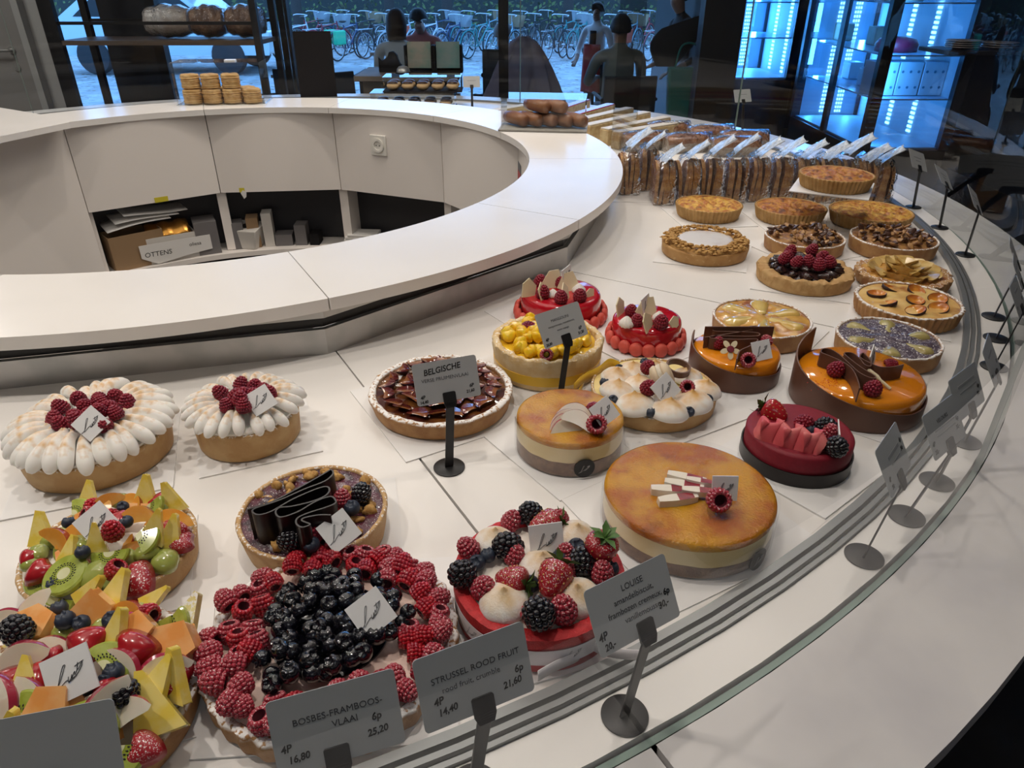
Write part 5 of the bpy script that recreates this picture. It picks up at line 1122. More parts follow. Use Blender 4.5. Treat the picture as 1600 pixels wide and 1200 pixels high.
for k, (x, z, l) in enumerate([(-.116, 0, 'leftmost at the bottom of the clear box'), (-.06, 0, 'second from the left at the bottom of the clear box'), (0, 0, 'in the middle at the bottom of the clear box'), (.06, 0, 'fourth from the left at the bottom of the clear box'), (.12, 0, 'rightmost at the bottom of the clear box'), (-.03, .052, 'on top at the left in the clear box'), (.035, .052, 'on top at the right in the clear box')]):
    o = cp(T['roll'], None, Vector((t.location.x+x, t.location.y-.002-x*.12, D+HR+.036+z)), (0, 0, R(-52+U(-5, 5))), (1.12, .98, .95)); tag(o, 'brown sugared roll '+l, 'roll', 'rolls in the clear box')
# puff pastries in clear box
m_puff = mat('puff pastry', (.66, .42, .18), .6, col2=(.50, .28, .09), ns=30, bump=.3, bs=160)
A, B = at(272, 166.5, HR), at(412, 164, HR); c = (A+B)/2; d = B-A; bw = d.length
t = thing('pastry_box', 'clear box of puff pastries on the far side of the white ring', 'box', (c.x, c.y+.10, D+HR), math.atan2(d.y, d.x))
MB().box((0, 0, .003), (bw, .20, .005)).obj('box_floor', m_acr, t); lidbox(bw-.01, .19, .185, .006, t)
MB().box((.06, -.02, .196), (.05, .04, .006)).obj('lid_label', m_card, t, label='white paper label on the lid')
mb = MB(); pr = [(0, 0)]
for k in range(7): z = .062*k/7; pr += [(.043+.002*math.sin(k*2.1), z+.001), (.045+.002*math.sin(k*3), z+.0045), (.0425, z+.0075)]
pr += [(.040, .064), (.02, .066), (0, .066)]; mb.lathe(pr, 30, 0, lambda a, i, r, z: (r*(1+.04*noise.noise(Vector((math.cos(a)*2, math.sin(a)*2, i*.4)))), z+(.003*noise.noise(Vector((math.cos(a)*1.5, math.sin(a)*1.5, 2))) if r > .01 else 0)))
T['puffp'] = templ(mb, 'puff_pastry', m_puff, ang=60)
bz = D+HR+.0062; rz = math.atan2(d.y, d.x)
def inbox(x, y): v = Matrix.Rotation(rz, 2) @ Vector((x, y)); return (t.location.x+v.x, t.location.y+v.y)
for x, y, z, l in [(-.145, -.035, 0, 'bottom row front, leftmost'), (-.05, -.04, 0, 'bottom row front, second from the left'), (.045, -.035, 0, 'bottom row front, third from the left'), (.14, -.035, 0, 'bottom row front, rightmost'), (-.10, .045, 0, 'bottom row back, left'), (0, .045, 0, 'bottom row back, middle'), (.10, .045, 0, 'bottom row back, right'),
                   (-.145, -.02, .067, 'top row, left'), (-.05, -.025, .067, 'top row, middle'), (.045, -.02, .067, 'top row, right')]:
    p = inbox(x, y); tag(cp(T['puffp'], None, (p[0], p[1], bz+z), (U(-.02, .02), 0, U(0, 6)), (1, 1, .98)), 'puff pastry in the clear box, '+l, 'pastry', 'puff pastries in the clear box')
# black board and two clear pastry boxes
A, B = at(470, 152, HR), at(527, 151, HR); c = (A+B)/2; d = B-A
o = MB().box((0, 0, .155), (d.length, .012, .31)).obj('black_board', m_blkmat, loc=(c.x, c.y, D+HR), rot=(R(-4), 0, math.atan2(d.y, d.x))); tag(o, 'plain black board standing on the far side of the white ring', 'board')
m_ecl = mat('chocolate top', (.06, .03, .02), .3, coat=.4); m_ecb = mat('pale choux', (.55, .36, .18), .6)
for px, py, w, z0, l in ((648, 168, .50, 0, 'lower clear box of small pastries behind the white ring'), (672, 152, .46, 0, 'upper clear box of small pastries, stacked on the lower one')):
    g = at(648, 168, 0); z_ = D+.001 if py > 160 else D+.0965; g.x += 0 if py > 160 else .06; t = thing('pastry_tray', l, 'box', (g.x, g.y, z_), .02)
    hh = .085 if py > 160 else .075
    MB().box((0, 0, .003), (w, .20, .005)).obj('tray', m_blkmat, t); lidbox(w-.01, .19, hh, .006, t)
    for i in range(5):
        for j in range(2):
            b = MB(); b.ball((0, 0, .022), (.036, .034, .022), 14, 8); s_ = MB(); s_.ball((0, 0, .040), (.032, .030, .010), 12, 6)
            q = b.obj('small_pastry', m_ecb, loc=(g.x-w*.38+w*.19*i, g.y-.045+.09*j, z_+.0068)); tag(q, 'small chocolate topped pastry in the '+('lower' if py > 160 else 'upper')+' clear box behind the ring', 'pastry', 'small pastries in the '+('lower' if py > 160 else 'upper')+' clear box')
            s_.obj('chocolate_top', m_ecl, q)
# ============================================================= CONTENTS OF THE LOW SHELVES
m_cardb = mat('brown cardboard', (.30, .19, .10), .8); m_gold = mat('gold paper', (.62, .30, .06), .22, .85); m_greyb = mat('grey box', (.16, .15, .15), .7); m_wbox = mat('white carton', (.60, .57, .53), .6)
ZS = D-.5845
def on_shelf(px, py, r=1.232):        # spot on the low shelf in the direction of a pixel
    p = at(px, py, -.5845); d = Vector((p.x-CX, p.y-CY)).normalized()*r; return Vector((CX+d.x, CY+d.y, ZS))
def shelf_ang(g): return math.atan2(g.y-CY, g.x-CX)-PI/2
def crate(px, py, w, d, h, m, rz, name, label, cat='box', dz=0, open_=True):
    g = on_shelf(px, py); mb = MB(); th = .004
    if open_:
        mb.box((0, 0, th/2), (w, d, th)); mb.box((0, -d/2, h/2), (w, th, h)); mb.box((0, d/2, h/2), (w, th, h)); mb.box((-w/2, 0, h/2), (th, d, h)); mb.box((w/2, 0, h/2), (th, d, h))
    else: mb.box((0, 0, h/2), (w, d, h))
    return tag(mb.obj(name, m, loc=(g.x, g.y, ZS+dz), rot=(0, 0, shelf_ang(g))), label, cat)
b1 = crate(206, 402, .25, .13, .17, m_cardb, .35, 'cardboard_box', 'open brown cardboard box at the left on the low shelf')
b2 = crate(268, 398, .24, .14, .13, m_wbox, .2, 'white_carton', 'open white carton with gold paper on the low shelf')
mb = MB(); mb.sheet(lambda u, v: (-.105+.21*u, -.045+.10*v, .09+.085*math.sin(PI*v*.55+.3)+.004*math.sin(17*u)), 16, 10, 0, .001)
g = on_shelf(268, 397); tag(mb.obj('gold_paper', m_gold, loc=(g.x, g.y, ZS+.006), rot=(0, 0, shelf_ang(g)), ang=180), 'curled shiny gold paper in the white carton', 'paper')
for k in range(3):
    g = on_shelf(215+18*k, 398); mb = MB(); mb.sheet(lambda u, v: (-.15+.30*u, -.07+.13*v, .01*math.sin(3*u+k)+.018*v), 8, 4, 0, .0025)
    tag(mb.obj('paper_sheet', m_paper, loc=(g.x, g.y, ZS+.205+.024*k), rot=(.0, U(-.06, .04), shelf_ang(g)+.05*k), ang=180), 'white paper sheet lying over the cartons, '+['lowest', 'middle', 'topmost'][k]+' of the loose stack', 'paper', 'loose paper sheets')
b = crate(328, 392, .11, .14, .17, m_greyb, .25, 'grey_carton', 'narrow grey carton right of the gold paper', open_=False)
mb = MB(); mb.prism([(-.17, .02), (-.10, -.02), (.05, .0), (.17, .01), (.17, .085), (-.17, .085)], -.001, .001)
g = on_shelf(285, 412, 1.145); fl = tag(mb.obj('shelf_flap_label', m_paper, loc=(g.x, g.y, ZS+.022), rot=(PI/2, 0, shelf_ang(g))), 'torn white carton strip with handwriting at the shelf front', 'label')
text('OTTENS', .034, fl, m_pen, (-.09, .022, .0014), 'CENTER', .1, 'handwriting'); text('oliesa', .026, fl, m_pen, (.09, .042, .0014), 'CENTER', .1, 'handwriting')
t = thing('paper_dispenser', 'white tapered box with round black hole on the low shelf', 'dispenser', tuple(on_shelf(392, 384)), -.2); t.location.z = ZS+.0003
mb = MB(); mb.v = [(-.06, -.06, 0), (.06, -.06, 0), (.06, .06, 0), (-.06, .06, 0), (-.080, -.066, .10), (.080, -.066, .10), (.080, .066, .12), (-.080, .066, .12)]; mb.f = [(3, 2, 1, 0), (4, 5, 6, 7), (0, 1, 5, 4), (1, 2, 6, 5), (2, 3, 7, 6), (3, 0, 4, 7)]; mb.m = [0]*6
mb.obj('box_body', m_wbox, t, bevel=.004); MB().lathe([(0, -.0005), (.030, -.0005), (.030, .0012), (0, .0012)], 24, M=Matrix.Translation((0, 0, .1105)) @ Matrix.Rotation(.13, 4, 'X')).obj('hole', m_blk, t)
for px, py, w, h, m, l in [(372, 340, .07, .14, m_greyb, 'grey carton standing behind the white tapered box'), (405, 350, .06, .16, m_cardb, 'slim brown carton at the back of the low shelf'), (432, 352, .05, .18, m_wbox, 'slim white carton at the back of the low shelf'), (455, 360, .09, .06, m_greyb, 'flat grey carton in the shadow of the low shelf'), (482, 366, .06, .11, m_greyb, 'dark grey carton left of the shelf divider'), (500, 372, .05, .06, m_blkmat, 'small black box beside the shelf divider')]:
    crate(px, py, w, .09, h, m, U(-.1, .3), 'small_carton', l, open_=False)
for k in range(5):
    g = on_shelf(574+U(-3, 3), 374); mb = MB(); mb.box((0, 0, .0065), (.20-.01*k, .11, .0125)); tag(mb.obj('folded_paper_bag', m_paper, loc=(g.x+.004*k, g.y, ZS+.0003+.0135*k), rot=(0, 0, shelf_ang(g)+.03*k), bevel=.004), 'folded white paper bag, number %s from the bottom of the stack right of the divider' % ['one', 'two', 'three', 'four', 'five'][k], 'paper bag', 'stacked folded paper bags')
# ============================================================= SHOP BACKGROUND
# glass divider on the ring
A = at(969, 255, .0); B = Vector((A.x+.26*.2, A.y+.97*.2, 0))
d = B-A; c = (A+B)/2
tag(MB().box((0, 0, .32), (d.length-.02, .006, .62)).obj('glass_divider', [m_glass], loc=(c.x, c.y+.0, D+.001), rot=(0, 0, math.atan2(d.y, d.x))), 'upright clear glass divider between the white ring and the loaf bags', 'glass')
# rack at the left
YR = 5.35
def up_at(px, py, Y): return atY(px, py, Y)
xl, xr = atY(92, 60, YR).x, atY(403, 60, YR).x; zs = atY(250, 62, YR).z
t = thing('shop_rack', 'black metal rack with a wooden shelf at the far left, behind the biscuit box', 'rack', ((xl+xr)/2, YR+.2, 0))
hx = (xr-xl)/2
for x, y in ((-hx, -.2), (hx, -.2), (-hx, .22), (hx, .22)): MB().box((x, y, 1.05), (.045, .045, 2.1)).obj('post', m_dark, t)
MB().box((0, 0, zs-.02), (2*hx, .44, .028)).obj('shelf', mat('brown shelf board', (.085, .06, .045), .5), t); MB().box((0, 0, .2), (2*hx, .44, .028)).obj('shelf', m_dark, t)
for y in (-.2, .22): MB().box((0, y, zs+.10), (2*hx, .02, .02)).obj('rail', m_dark, t)
m_brd = mat('brown bread slices', (.20, .11, .06), .6, col2=(.10, .05, .03), ns=14); m_wbag = mat('white bread bag', (.45, .43, .42), .35, col2=(.30, .24, .20), ns=6)
def breadbag(px, w, m, label):
    p = atY(px, 52, YR); mb = MB(); n = 12
    for i in range(n+1):
        u = i/n; s = .75+.25*math.sin(PI*min(1, max(0, u)))+.05*math.sin(19*u)
        for a in range(10):
            an = 2*PI*a/10; mb.v.append((-w/2+w*u, .12*s*math.cos(an), .10+.10*s*max(-1, min(1, 1.25*math.sin(an)))))
    mb.f = [(i*10+j, i*10+(j+1) % 10, (i+1)*10+(j+1) % 10, (i+1)*10+j) for i in range(n) for j in range(10)]+[tuple(range(9, -1, -1)), tuple(range(n*10, n*10+10))]; mb.m = [0]*len(mb.f)
    o = mb.obj('bread_bag', m, loc=(p.x, YR+.2, zs+.004), ang=70); tag(o, label, 'bread', 'bagged breads on the black rack')
    f = MB(); f.v = [(x*1.03, y*1.06, .10+(z-.10)*1.05) for x, y, z in mb.v]; f.f = mb.f; f.m = mb.m; f.obj('bag_film', m_film, o, ang=180)
breadbag(250, .30, m_wbag, 'pale bag of bread at the left of the black rack shelf'); breadbag(314, .22, m_brd, 'dark bag of sliced bread in the middle of the rack shelf'); breadbag(372, .23, m_brd, 'dark bag of sliced bread at the right of the rack shelf')
t = thing('low_cabinet', 'low dark cabinet in front of the black rack at the far left', 'cabinet', (-2.93, 4.98, 0))
MB().box((0, 0, .33), (.80, .22, .62)).obj('cabinet_body', m_dark2, t, bevel=.004)
for x in (-.2, .2): MB().box((x, -.115, .33), (.37, .02, .56)).obj('door', m_dark2, t, bevel=.004)
# glass fridges
m_fin = mat('fridge inside', (.45, .52, .58), .5); m_led = mat('blue white led', (.2, .6, 1), .4, emit=(.22, .60, 1.0), estr=6)
m_shelfg = mat('fridge glass shelf', (.35, .55, .70), .2); m_ffr = mat('dark fridge frame', (.030, .032, .038), .35, .3)
m_fg = glass('fridge glass', (.86, .93, 1), 1.4)
def fridge(x0, x1, y0, y1, z0, z1, label, front_end=True):
    t = thing('glass_fridge', label, 'fridge', ((x0+x1)/2, (y0+y1)/2, 0), 0, 'tall lit glass fridges')
    w, d = x1-x0, y1-y0; f = .05
    MB().box((0, 0, z0/2), (w, d, z0-.004)).obj('fridge_base', m_ffr, t, bevel=.004); MB().box((0, 0, z1+.15), (w, d, .30)).obj('fridge_top', m_ffr, t)
    mb = MB()
    for x in (-1, 1):
        for y in (-1, 1): mb.box((x*(w/2-f/2), y*(d/2-f/2), (z0+z1)/2), (f*1.6, f*1.2, z1-z0))
    mb.obj('fridge_frame', m_ffr, t)
    MB().box((w/2-.03, 0, (z0+z1)/2), (.02, d-.1, z1-z0)).obj('back_panel', m_fin, t)
    MB().box((0, d/2-.02, (z0+z1)/2), (w-.1, .015, z1-z0)).obj('side_panel', m_fin, t)
    MB().box((0, 0, z0+.008), (w-.06, d-.06, .014)).obj('fridge_floor', m_fin, t)
    MB().box((0, -d/2+.012, (z0+z1)/2), (w-.1, .01, z1-z0)).obj('end_glass', m_fg, t)
    k = 2
    for i in range(k):
        y = -d/2+d*(i+.5)/k; o = MB().box((-w/2+.012, y, (z0+z1)/2), (.01, d/k-.07, z1-z0)).obj('glass_door', m_fg, t)
        fr = MB(); fr.box((-w/2+.01, y-d/k/2+.02, (z0+z1)/2), (.03, .04, z1-z0)); fr.box((-w/2+.01, y+d/k/2-.02, (z0+z1)/2), (.03, .04, z1-z0)); fr.obj('door_frame', m_ffr, o)
    for z in SHZ: MB().box((.0, 0, z), (w-.1, d-.1, .010)).obj('fridge_shelf', m_shelfg, t)
    # led dot strips along back corners
    for x, y in ((-w*.10, d/2-.032), (w*.12, d/2-.032), (w/2-.046, -.28), (w/2-.046, .1)):
        mb = MB(); n = int((z1-z0)/.035)
        for j in range(n):
            for c_ in range(3): mb.box((x+(c_*.022 if abs(y-d/2) < .1 else 0), y+(c_*.022 if abs(y-d/2) > .1 else 0), z0+.05+.035*j), (.010, .010, .018))
        o = mb.obj('led_strip', m_led, t, smooth=False); o['label'] = 'strip of small blue white lights'
    for kx in (-.18, .18):
        l = bpy.data.lights.new('fridge_light', 'AREA'); l.shape = 'RECTANGLE'; l.size = .05; l.size_y = z1-z0-.1; l.energy = 13; l.color = (.08, .40, 1.0)
        lo = bpy.data.objects.new('fridge_light', l); COL.objects.link(lo); lo.parent = t; lo.location = (kx, d/2-.06, (z0+z1)/2); lo.rotation_euler = (-PI/2, 0, 0)
    l2 = l.copy(); l2.energy = 14; lo = bpy.data.objects.new('fridge_light', l2); COL.objects.link(lo); lo.parent = t; lo.location = (-w/2+.09, -d/2+.09, (z0+z1)/2); lo.rotation_euler = (PI/2, 0, R(-45))  # extra front lamp added to brighten the boxes facing the end glass
    return t
A = atY(1345, 235, 5.65); fx0 = A.x; fz0 = A.z; fx1 = atY(1478, 235, 5.65).x
SHZ = [fz0+.36, fz0+.66, fz0+1.0, fz0+1.3]
f1 = fridge(fx0, fx1, 5.65, 7.25, fz0, 2.1, 'tall blue lit glass fridge holding cakes, at the right behind the counter')
SHZ = [1.1, 1.4, 1.7]
f2 = fridge(2.02, 2.72, 7.45, 8.4, .74, 2.1, 'farther blue lit glass fridge, left of and behind the first')
# things in the fridge
m_cakew = mat('fridge white box', (.62, .68, .72), .5); m_dot = mat('blue dot', (.10, .22, .30), .5); m_fcake = mat('beige cake', (.48, .38, .26), .6); m_fred = mat('dark red cake', (.30, .02, .05), .4)
for k in range(3):
    x = fx0+.155+.185*k; z = fz0+.366
    o = MB().box((0, 0, .12), (.175, .20, .235)).obj('dotted_box', m_cakew, loc=(x, 5.96, z), bevel=.003); tag(o, 'white dotted box on the lowest fridge shelf, '+['left', 'middle', 'right'][k]+' of three', 'box', 'dotted boxes in the fridge')
    mb = MB()
    for q in range(6): mb.lathe([(0, 0), (.010, 0), (.010, .0015), (0, .0015)], 10, M=Matrix.Translation((-.06+.06*(q % 3), -.1001, .06+.11*(q//3))) @ Matrix.Rotation(PI/2, 4, 'X'))
    mb.obj('dots', m_dot, o)
mb = MB(); mb.lathe([(0, 0), (.15, 0), (.155, .05), (.13, .085), (.06, .1), (0, .102)], 30); tag(mb.obj('domed_cake', m_fred, loc=(fx0+.26, 6.02, fz0+.666), ang=180), 'dark red domed cake on the middle fridge shelf', 'cake')
mb = MB(); mb.lathe([(0, 0), (.14, 0), (.145, .01), (.14, .11), (.12, .125), (0, .125)], 30); tag(mb.obj('layer_cake', m_fcake, loc=(fx0+.22, 6.02, fz0+1.006), ang=60), 'beige layer cake on the upper fridge shelf', 'cake')
for k in range(5):
    z = [fz0+.366, fz0+.666, fz0+1.006][k % 3]; o = MB().box((0, 0, .07), (.12, .16, .14)).obj('packet', [m_cakew, m_fcake, m_fred][k % 3], loc=(fx0+.3+.08*(k % 2), 6.45+.17*k, z), bevel=.01); tag(o, ['white packet on the lowest shelf deep in the fridge', 'beige packet on the middle shelf deep in the fridge', 'red packet on the upper shelf deep in the fridge', 'white packet far back on the lowest fridge shelf', 'beige packet far back on the middle fridge shelf'][k], 'packet', 'packets behind the fridge doors')
# plates on a floating shelf at the right
YP = 4.4; A = atY(1475, 82, YP); Bx = 4.19
t = thing('wall_shelf', 'thin dark shelf at the upper right carrying plates', 'shelf', ((A.x+Bx)/2, YP, A.z))
MB().box((0, .12, 0), (Bx-A.x, .34, .022)).obj('shelf_board', m_dark2, t, bevel=.002); MB().box((Bx-A.x-.5-.9, .28, -.07), (.9, .03, .12)).obj('shelf_bracket', m_dark, t)
m_plt = mat('stoneware', (.22, .20, .19), .35)
T['plt'] = templ(MB().lathe([(0, 0), (.05, 0), (.055, .004), (.095, .014), (.094, .017), (.05, .007), (0, .006)], 28), 'plate', m_plt)
for st_, (x, n_) in enumerate(((A.x+.13, 4), (A.x+.34, 3))):
    for k in range(n_): tag(cp(T['plt'], None, (x, YP+.06, A.z+.0115+.0105*k)), 'grey plate in the '+('left' if st_ == 0 else 'right')+' stack on the thin shelf, '+['lowest', 'second up', 'third up', 'topmost'][k if n_ == 4 or k < 2 else 3], 'plate', 'plates stacked on the thin shelf')
mb = MB(); mb.lathe([(0, 0), (.045, 0), (.055, .05), (.04, .11), (.045, .13), (.041, .13), (.036, .11), (.05, .05), (.04, .006), (0, .006)], 24); j = thing('jug', 'dark jug on the thin shelf right of the plates', 'jug', (A.x+.60, YP+.06, A.z+.0115)); mb.obj('jug_body', m_ffr, j); MB().tube(smoothpath([(.05, 0, .03), (.085, 0, .05), (.085, 0, .09), (.043, 0, .11)], 4), .006, 8).obj('handle', m_ffr, j)
# wooden table with menu box
m_wood = mat('weathered wood', (.16, .125, .095), .6, col2=(.11, .085, .065), ns=9)
TY = 5.30; A = atY(553, 118, TY); B = atY(716, 118, TY); tz = A.z
t = thing('wooden_table', 'weathered wooden table with drawer holding the menu boxes, before the window', 'table', ((A.x+B.x)/2, TY+.28, 0))
w = B.x-A.x
MB().box((0, 0, tz-.02), (w, .60, .035)).obj('tabletop', m_wood, t, bevel=.004); MB().box((0, .0, tz-.11), (w-.10, .50, .14)).obj('apron', m_wood, t); o = MB().box((0, -.255, tz-.11), (w*.5, .018, .11)).obj('drawer', m_wood, t, bevel=.003); o2 = MB().ball((0, -.275, tz-.11), .014, 10, 6).obj('knob', m_dark, o)
for x in (-1, 1):
    for y in (-1, 1): MB().box((x*(w/2-.06), y*.22, (tz-.18)/2), (.07, .07, tz-.18)).obj('leg', m_wood, t)
for k, (px, m, l) in enumerate([(655, (.30, .28, .24), 'left black menu box with a cream card'), (700, (.20, .27, .27), 'right black menu box with a landscape card')]):
    p = atY(px, 88, TY+.22); q = thing('menu_box', l+' on the wooden table', 'menu box', (p.x, TY+.24, tz-.002))
    mb = MB(); mb.box((0, 0, .006), (.20, .12, .010)); mb.box((-.095, 0, .09), (.012, .12, .17)); mb.box((.095, 0, .09), (.012, .12, .17)); mb.box((0, .055, .09), (.19, .010, .17)); mb.obj('box_body', m_blkmat, q)
    MB().box((0, -.03, .11), (.165, .006, .17)).obj('menu_card', mat('menu paper %d' % k, m, .6, col2=(m[0]*.5, m[1]*.9, m[2]*.9), ns=7), q, rot=(R(-6), 0, 0))
p = atY(628, 90, TY+.1); q = thing('card_reader', 'small black bell beside the menu boxes on the wooden table', 'bell', (p.x, TY+.12, tz-.002)); 
mb = MB(); mb.lathe([(0, 0), (.055, 0), (.055, .012), (0, .012)], 24); mb.obj('base', m_blk, q); mb = MB(); mb.lathe([(.048, .012), (.045, .03), (.03, .048), (0, .055)], 24); mb.obj('dome', m_steel, q); q.name = 'counter_bell'
q = thing('chalk_silhouette', 'black figure shaped card holder at the left of the menu boxes', 'card holder', (atY(603, 90, TY+.2).x, TY+.24, tz-.002)); q.name = 'card_holder'
MB().prism([(-.06, 0), (.12, 0), (.115, .03), (.09, .06), (.075, .11), (.05, .135), (.02, .13), (.005, .10), (-.03, .075), (-.058, .10)], -.02, .02, M=Matrix.Rotation(PI/2, 4, 'X')).obj('holder_body', m_blkmat, q)
# ============================================================= PEOPLE, CHAIRS, BICYCLES, STREET
m_skin = mat('skin', (.50, .28, .20), .5, sss=.1)
def cloth(n, c): return mat(n, c, .85, sheen=.2)
def figure(name, label, loc, rz, J, E, mats, hair=None, root='pelvis', face=False):
    """one continuous skinned body; J: name -> (pos, radius, material index)"""
    names = list(J); idx = {n: i for i, n in enumerate(names)}
    me = bpy.data.meshes.new('body'); me.from_pydata([J[n][0] for n in names], [(idx[a], idx[b]) for a, b in E], [])
    o = bpy.data.objects.new('body', me); COL.objects.link(o)
    sk = o.modifiers.new('skin', 'SKIN'); sk.use_smooth_shade = True; sk.branch_smoothing = .4
    for n in names:
        v = me.skin_vertices[0].data[idx[n]]; r = J[n][1]; v.radius = r if isinstance(r, tuple) else (r, r); v.use_root = (n == root)
    sb = o.modifiers.new('sub', 'SUBSURF'); sb.levels = 2; sb.render_levels = 2
    dg = bpy.context.evaluated_depsgraph_get(); m2 = bpy.data.meshes.new_from_object(o.evaluated_get(dg)); bpy.data.objects.remove(o)
    m2.name = name
    for m in mats: m2.materials.append(m)
    segs = [(Vector(J[a][0]), Vector(J[b][0]), J[a], J[b]) for a, b in E]
    for p in m2.polygons:
        c = p.center; best = None
        for a, b, ja, jb in segs:
            ab = b-a; u = max(0, min(1, (c-a).dot(ab)/ab.length_squared)); d = (a+ab*u-c).length-((ja[1] if not isinstance(ja[1], tuple) else ja[1][0])*(1-u)+(jb[1] if not isinstance(jb[1], tuple) else jb[1][0])*u)
            if best is None or d < best[0]: best = (d, (ja if u < .5 else jb)[2])
        p.material_index = best[1]
    m2.shade_smooth()
    b = bpy.data.objects.new(name, m2); COL.objects.link(b); b.location = loc; b.rotation_euler = (0, 0, rz); tag(b, label, 'person')
    H = Vector(J['head'][0]); T_ = Vector(J['crown'][0])
    if hair:
        m, long = hair; mb = MB(); n = 16
        ax = (T_-H).normalized(); 
        M = Matrix.Translation(H+ax*.035) @ Vector((0, 0, 1)).rotation_difference(ax).to_matrix().to_4x4()
        vs = []; 
        for i in range(9):
            for j in range(n):
                a = 2*PI*j/n; sm = max(0, min(1, .62-.9*math.sin(a))); ph = PI/2-(i/8)*PI*(.22+(.28+long*.30)*sm*sm*(3-2*sm)); x, y, z = math.cos(ph)*math.cos(a)*.086, math.cos(ph)*math.sin(a)*.102-.006, math.sin(ph)*.108
                if long > .5 and z < 0: x, y = .088*math.cos(a), .100*math.sin(a)-.012; z *= 1.9
                k = 1+.05*noise.noise(Vector((x*40, y*40, z*40))); vs.append((x*k, y*k, z*k))
        mb.add(vs, [(i*n+j, i*n+(j+1) % n, (i+1)*n+(j+1) % n, (i+1)*n+j) for i in range(8) for j in range(n)], 0, M)
        h = mb.obj('hair', m, b, ang=180); s = h.modifiers.new('t', 'SOLIDIFY'); s.thickness = .012
    if face:
        for s in (-1, 1):
            MB().ball((H.x+s*.031, H.y+.083, H.z+.012), (.010, .006, .006), 8, 6).obj('eye', m_blk, b)
        MB().ball((H.x, H.y+.086, H.z-.045), (.022, .008, .006), 8, 6).obj('mouth', mat('lips', (.35, .12, .10), .5), b)
    return b
def hand(J, E, s, w, d, m=1):
    """five separate fingers from the wrist joint w along direction d"""
    W_ = Vector(J[w][0]); d = Vector(d).normalized(); side = d.cross(Vector((0, 0, 1))).normalized(); P_ = W_+d*.055
    J['palm'+s] = (tuple(P_), (.030, .014), m); E.append((w, 'palm'+s))
    for k, (o_, L) in enumerate(((-.024, .062), (-.008, .070), (.008, .066), (.024, .052))):
        a = P_+d*.035+side*o_; b = a+d*L*.6-Vector((0, 0, .012)); c = b+d*L*.35-Vector((0, 0, .02))
        for n_, q, r in (('a', a, .0095), ('b', b, .0085), ('c', c, .0075)): J['f%s%d%s' % (s, k, n_)] = (tuple(q), r, m)
        E += [('palm'+s, 'f%s%da' % (s, k)), ('f%s%da' % (s, k), 'f%s%db' % (s, k)), ('f%s%db' % (s, k), 'f%s%dc' % (s, k))]
    sg_ = 1 if s == 'L' else -1
    a = W_+d*.03+side*.036*sg_; b = a+d*.035+side*.016*sg_
    J['t%sa' % s] = (tuple(a), .011, m); J['t%sb' % s] = (tuple(b), .009, m); E += [(w, 't%sa' % s), ('t%sa' % s, 't%sb' % s)]
def seated(name, label, loc, rz, top, legs, hair, lean=.0, tilt=.0, arms='table', face=False, bw=1.0):
    y = lambda z: lean*(z-.5)
    J = {'pelvis': ((0, 0, .52), (.165*bw, .13), 2), 'belly': ((0, y(.7), .70), (.15*bw, .115), 0), 'chest': ((0, y(.9), .90), (.165*bw, .12), 0), 'collar': ((0, y(1.02), 1.02), (.10, .075), 0), 'neck': ((0, y(1.09)+.01, 1.085), .052, 1),
         'head': ((0, y(1.2)+.03+tilt*.4, 1.185-tilt*.15), (.078, .095), 1), 'crown': ((0, y(1.27)+.03+tilt*.9, 1.262-tilt*.35), (.062, .075), 1)}
    if face: J['nose'] = ((0, J['head'][0][1]+.098, J['head'][0][2]-.012), .013, 1)
    E = [('pelvis', 'belly'), ('belly', 'chest'), ('chest', 'collar'), ('collar', 'neck'), ('neck', 'head'), ('head', 'crown')]
    if face: E.append(('head', 'nose'))
    for s, q in (('L', 1), ('R', -1)):
        sh = y(1.0)
        J['sh'+s] = ((q*.175*bw, sh, .985), .062, 0); J['el'+s] = ((q*.235*bw, sh+.13, .75), .045, 0); J['wr'+s] = ((q*.13, sh+.36, .775), .030, 1)
        if arms == 'down': J['el'+s] = ((q*.235, sh+.02, .73), .045, 0); J['wr'+s] = ((q*.15, sh+.22, .62), .030, 1)
        J['hip'+s] = ((q*.09, .03, .50), .088, 2); J['kn'+s] = ((q*.11, .43, .50), .062, 2); J['an'+s] = ((q*.11, .45, .10), .042, 2); J['toe'+s] = ((q*.11, .57, .04), .034, 3)
        E += [('collar', 'sh'+s), ('sh'+s, 'el'+s), ('el'+s, 'wr'+s), ('pelvis', 'hip'+s), ('hip'+s, 'kn'+s), ('kn'+s, 'an'+s), ('an'+s, 'toe'+s)]
        hand(J, E, s, 'wr'+s, (-q*.3, 1, 0))
    return figure(name, label, loc, rz, J, E, [top, m_skin, legs, m_blk], hair, face=face)
m_hb = mat('brown hair', (.055, .030, .020), .6); m_hg = mat('grey hair', (.30, .31, .33), .7); m_hd = mat('dark hair', (.03, .022, .02), .6)
m_jean = cloth('dark trousers', (.03, .035, .05))
def px_x(px, Y, z): # x at given pixel column for a point at (Y, z)
    return (px-800)/FPX*(Y*math.cos(PITCH)-(z-D-CAMH)*math.sin(PITCH))
def sit(label, px, pyt, Y, rz, top, hair, sc, **k):   # head top at pixel (px, pyt)
    p = atY(px, pyt, Y); z = p.z-1.33*sc; o = seated('person', label, (p.x, Y, z), rz, top, m_jean, hair, **k); o.scale = (sc, sc, sc); return z+.40*sc
W1 = sit('person with long brown hair and pale top, back turned, beyond the menu boxes', 617, 14, 7.0, 0, cloth('white top', (.62, .64, .66)), (m_hb, .9), .92)
W2 = sit('person in pink shirt leaning forward, facing the shop beyond the menu boxes', 657, 6, 8.2, PI, cloth('pink shirt', (.60, .22, .20)), (m_hd, .1), 1.0, lean=.22, tilt=.12, face=True)
